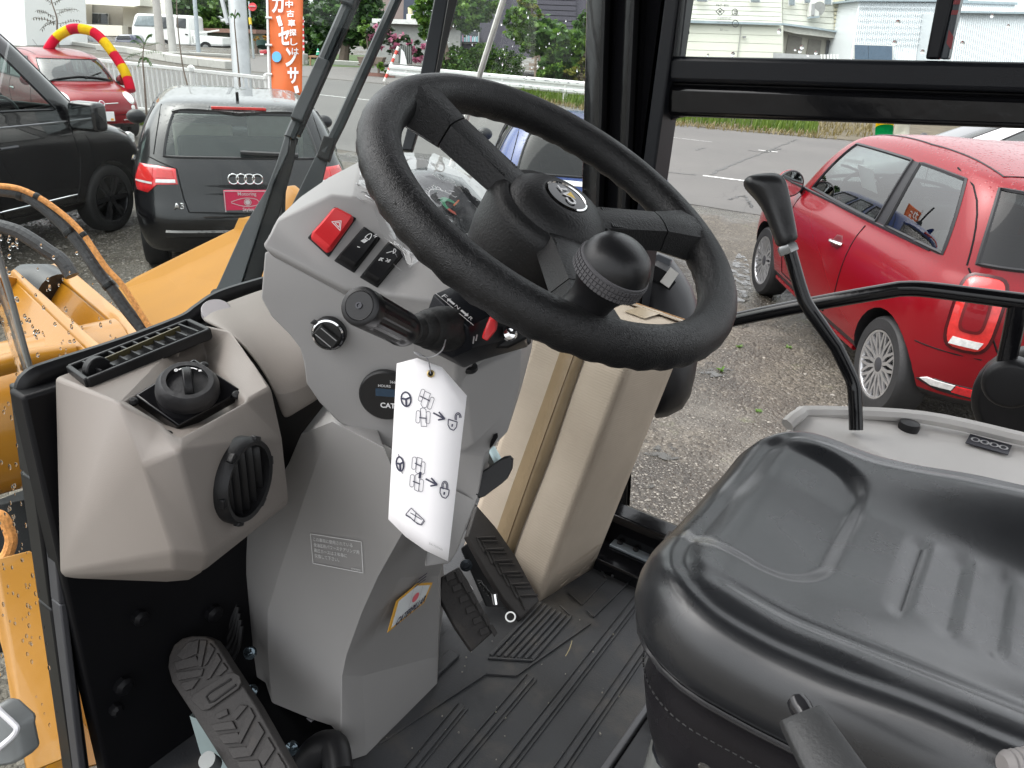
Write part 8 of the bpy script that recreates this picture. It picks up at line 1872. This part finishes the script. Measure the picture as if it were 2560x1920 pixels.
rh = house('ribbed_house', 'white ribbed metal house with a wide window, left of the window divider', (2230, 150), 33); wall('wall', [(2148, 2), (2420, 2), (2400, 200), (2120, 200)], 33.2, rb, rh, 6); ribbed(rh, 2147, 2420, 4, 10, 200, 33.1, 52, rb)
wall('roof_edge', [(2140, -2), (2420, -2), (2420, 4), (2140, 3)], 32.9, flash, rh, 6.4)
for i in range(7): wall('lap_joint', [(2146 - 2 * i, 16 + 15 * i), (2400 - 2 * i, 20 + 15 * i), (2400 - 2 * i, 21.5 + 15 * i), (2146 - 2 * i, 17.5 + 15 * i)], 32.98, rg, rh, .04)
window(rh, ((2137, 112), (2231, 160)), 32.9, M('window_blue', (.06, .10, .15), .08), 2.5, (.36,))
rw = house('ribbed_warehouse', 'pale grey ribbed metal building at the upper right corner', (2480, 160), 30, 'building'); wall('wall', [(2396, 30), (2800, 36), (2800, 240), (2370, 240)], 30.2, rg, rw, 6); ribbed(rw, 2396, 2700, 31, 36, 240, 30.1, 58, rg); wall('ledge', [(2396, 27), (2800, 34), (2800, 39), (2396, 32)], 29.9, flash, rw, .5); wall('upper_wall', [(2400, 6), (2538, 10), (2538, 34), (2400, 30)], 32, rb, rw, 4); ribbed(rw, 2404, 2538, 6, 10, 32, 31.9, 26, rb); wall('roof_edge', [(2400, 1), (2544, 6), (2544, 12), (2400, 7)], 31.8, flash, rw, 5)
# ------------------------------------------------------------------ far vehicles
def fartruck():
    d = 55; k = d / FPX; t = thing('white_truck', 'white crew cab flatbed truck parked across the road', 'truck', tuple(P(440, 134, d))); w_ = M('truck_white', (.72, .72, .70), .35, var=.03, coat=.4)
    W = lambda nm, q, dd, m_, dep=.1, par=None, bev=.03: wall(nm, q, d + dd, m_, par or t, dep, bev)
    cab_ = W('cab', [(335, 40), (340, 33), (462, 38), (472, 42), (476, 90), (476, 114), (330, 112), (328, 70)], 0, w_, 2.6, bev=.12)
    W('window', [(344, 38), (398, 39), (398, 66), (334, 64)], -.06, wingl, .1); W('window', [(402, 42), (418, 42), (418, 70), (402, 72)], -.06, wing, .1); W('window', [(440, 44), (464, 46), (464, 70), (440, 68)], -.06, wing, .1); W('door_gap', [(432, 42), (433, 42), (434, 108), (433, 108)], -.04, void, .05); W('door_handle', [(462, 84), (469, 85), (469, 88), (462, 87)], -.06, void, .05)
    W('bed_side', [(478, 88), (556, 94), (557, 112), (478, 108)], 0, w_, 2.4); W('bed_floor', [(476, 108), (558, 112), (558, 116), (476, 114)], -.05, M('bed_grey', (.3, .3, .3), .6), 2.4); W('headboard', [(476, 76), (486, 77), (487, 110), (478, 110)], 0, w_, 2.4); W('chassis', [(440, 112), (556, 114), (556, 126), (440, 124)], .3, void, 1.6); W('bumper', [(322, 112), (350, 112), (350, 122), (322, 120)], .0, w_, 2.4)
    obj('ladder', MB().tube([P(490, 84, d + .5), P(548, 76, d + .5)], .05, 6), w_, t)
    for (x, y, r) in ((412, 116, 16), (514, 120, 14.5)):
        c = P(x, y, d - .05); wv = obj('wheel', MB().tube([c, c + CH * .3], r * k * .55, 20), M('wheel_grey', (.35, .35, .35), .5), t); obj('tyre', MB().tube([c + CH * .02, c + CH * .32], r * k, 24), tyrem, wv)
    return t
fartruck()
def farcar(nm, label, d, prof, win, wheels, pm, group=None, extra=()):
    t = thing(nm, label, 'car', tuple(P(prof[0][0], 118, d)), group); k = d / FPX
    wall('body', prof, d, pm, t, 1.7, bev=.12)
    for q in win: wall('window', q, d - .05, wing, t, .08)
    for (x, y, r) in wheels: c = P(x, y, d - .05); obj('wheel', MB().tube([c, c + CH * .25], r * k, 18), tyrem, t)
    for q, m_ in extra: wall('lamp', q, d - .06, m_, t, .08)
    return t
farcar('black_minivan', 'black boxy minivan parked before the beige apartments', 52, [(108, 74), (114, 68), (158, 72), (164, 84), (166, 106), (108, 105)], [[(116, 72), (150, 74), (154, 84), (114, 82)]], [(122, 104, 5), (156, 105, 5)], blackpaint)
farcar('grey_sedan', 'dark grey sedan with bright headlamps under the flower hoop', 50, [(158, 100), (170, 94), (186, 84), (214, 84), (228, 98), (236, 108), (236, 116), (160, 112)], [[(186, 87), (212, 87), (220, 97), (178, 96)]], [(172, 112, 5), (222, 114, 5)], M('grey_car_paint', (.05, .055, .065), .2, coat=1), extra=[([(202, 102), (208, 103), (207, 110), (203, 110)], clearlamp)])
farcar('navy_car', 'dark navy car half hidden by leaves before the white truck', 53, [(284, 104), (288, 92), (298, 86), (326, 86), (334, 96), (336, 118), (285, 118)], [[(294, 89), (322, 89), (326, 97), (290, 97)]], [(294, 116, 5), (326, 117, 5)], M('navy_car_paint', (.015, .02, .07), .2, coat=1))
# kerbs, pavement across the road
kc = M('kerb_concrete', (.50, .49, .46), .8, var=.08); pv = M('pavement_tan', (.30, .23, .18), .85, var=.1)
def kerb(px_, h, w, nm='kerb'):
    ps = [B(*q) for q in px_]
    for i, (a, b) in enumerate(zip(ps, ps[1:])):
        o = obj(nm, MB().beam(a + V((0, 0, h / 2)), b + V((0, 0, h / 2)), w, h), kc, bev=.03); tag(o, kind='structure')
kerb([(250, 126), (330, 134), (392, 148)], .30, .5); kerb([(392, 148), (430, 155), (470, 161), (510, 166), (578, 174)], .34, .6); kerb([(400, 138), (470, 137), (578, 143)], .15, .3); kerb([(800, 160), (900, 166), (930, 168)], .25, .4); kerb([(60, 108), (180, 112), (250, 122)], .2, .4)
flat('pavement', [B(392, 146), B(578, 170), B(585, 148), B(470, 139), B(400, 139)], .012, pv)
flat('far_lawn', [B(690, 162), B(935, 170), B(935, 140), B(690, 130)], .014, M('lawn', (.06, .10, .025), .9, var=.3, vs=1))
# garden things across the road
pb = thing('planter_table', 'weathered wooden planter table on legs under the pink blossoms', 'planter', tuple(B(920, 190))); D_ = (B(920, 190) - CAM).dot(CF); wd = M('weathered_wood', (.13, .095, .075), .85, var=.25, vs=8)
wall('tub', [(892, 142), (958, 144), (952, 160), (898, 158)], D_, wd, pb, .9)
for x in (900, 920, 944): wall('leg', [(x, 158), (x + 5, 158), (x + 4, 186), (x, 186)], D_, wd, pb, .12)
wall('shelf', [(894, 160), (956, 162), (956, 165), (894, 163)], D_ - .05, wd, pb, .8); wall('plinth', [(892, 180), (985, 186), (985, 194), (892, 188)], D_ - .1, M('brick_red', (.20, .10, .08), .9), pb, .4)
ho = thing('hosta_plant', 'bright green broad leaved plant beside the planter table', 'plant', tuple(P(958, 182, D_ - .2))); leaves('leaves', [(P(958, 170, D_ - .3), .30, .22)], 160, .13, lf['bright'], 31, ho)
bn = thing('garden_bench', 'small wooden bench with a green cone on it beside the conifer', 'bench', tuple(B(785, 165))); D_ = (B(785, 165) - CAM).dot(CF); wb = M('bench_wood', (.26, .15, .08), .8); wall('seat', [(771, 139), (800, 140), (800, 144), (771, 143)], D_, wb, bn, .6)
for x in (774, 796): wall('leg', [(x, 143), (x + 3, 143), (x + 3, 164), (x, 164)], D_, wb, bn, .1)
cn = thing('green_cone', 'green cone with a white band standing on the bench', 'cone', tuple(P(795, 139, D_))); gcm = M('cone_green', (.01, .30, .16), .5); c0, c1 = P(795, 139, D_ + .2), P(795, 122, D_ + .2); obj('cone', MB().tube([c0, c1], [.11, .04], 14), gcm, cn); obj('band', MB().tube([c0 * .55 + c1 * .45, c0 * .4 + c1 * .6], [.088, .074], 14), white_ink, cn)
cs_ = thing('cloth_screen', 'dark metal gate frame draped with a white cloth behind the guardrail', 'screen', tuple(P(1010, 165, 37))); wall('frame', [(998, 113), (1028, 118), (1030, 160), (996, 158)], 37.2, M('screen_dark', (.06, .065, .06), .6), cs_, .08)
for i in range(6): wall('bar', [(1001 + 5 * i, 114), (1002.5 + 5 * i, 114), (1002.5 + 5 * i, 158), (1001 + 5 * i, 158)], 37.1, M('bar_grey', (.2, .21, .2), .5), cs_, .04)
wall('white_cloth', [(1003, 122), (1010, 130), (1016, 152), (1017, 162), (1000, 160)], 36.9, M('cloth_white', (.75, .75, .75), .8), cs_, .05)
wf = thing('timber_frame', 'broken grey timber frame with two boards leaning by the bush', 'timber frame', tuple(P(1345, 205, 34.8))); tw = M('old_timber', (.24, .18, .14), .85, var=.2)
for q in ([(1336, 140), (1342, 140), (1340, 196), (1335, 196)], [(1344, 140), (1349, 138), (1360, 182), (1355, 183)], [(1328, 146), (1346, 138), (1348, 141), (1330, 149)], [(1322, 158), (1342, 159), (1342, 166), (1322, 165)], [(1322, 169), (1342, 170), (1342, 176), (1322, 175)]): wall('plank', q, 34.8, tw, wf, .08)
fp2 = thing('flower_planter', 'dark round flower planter with orange blooms left of the orange flag', 'planter', tuple(P(656, 150, 50))); obj('pot', MB().tube([P(656, 118, 50), P(656, 106, 50)], [.34, .42], 16), M('pot_dark', (.02, .06, .05), .6), fp2); leaves('blooms', [(P(656, 98, 50), .55, .22)], 160, .10, leafmat('blooms_orange', (.10, .18, .03), (.75, .25, .03), .2), 33, fp2); wall('post', [(637, 96), (644, 96), (644, 150), (637, 150)], 50.2, wd, fp2, .2)
sc2_ = thing('red_scooter', 'small red and white scooter parked beside the flower planter', 'scooter', tuple(P(655, 150, 49))); wall('body', [(648, 126), (664, 124), (668, 134), (650, 136)], 49, M('scooter_red', (.4, .02, .03), .3), sc2_, .3, bev=.04); wall('plate', [(650, 134), (659, 134), (659, 141), (650, 141)], 48.9, paper, sc2_, .05)
for x in (652, 666): c = P(x, 145, 49); obj('wheel', MB().tube([c, c + CH * .12], .17, 14), tyrem, sc2_)
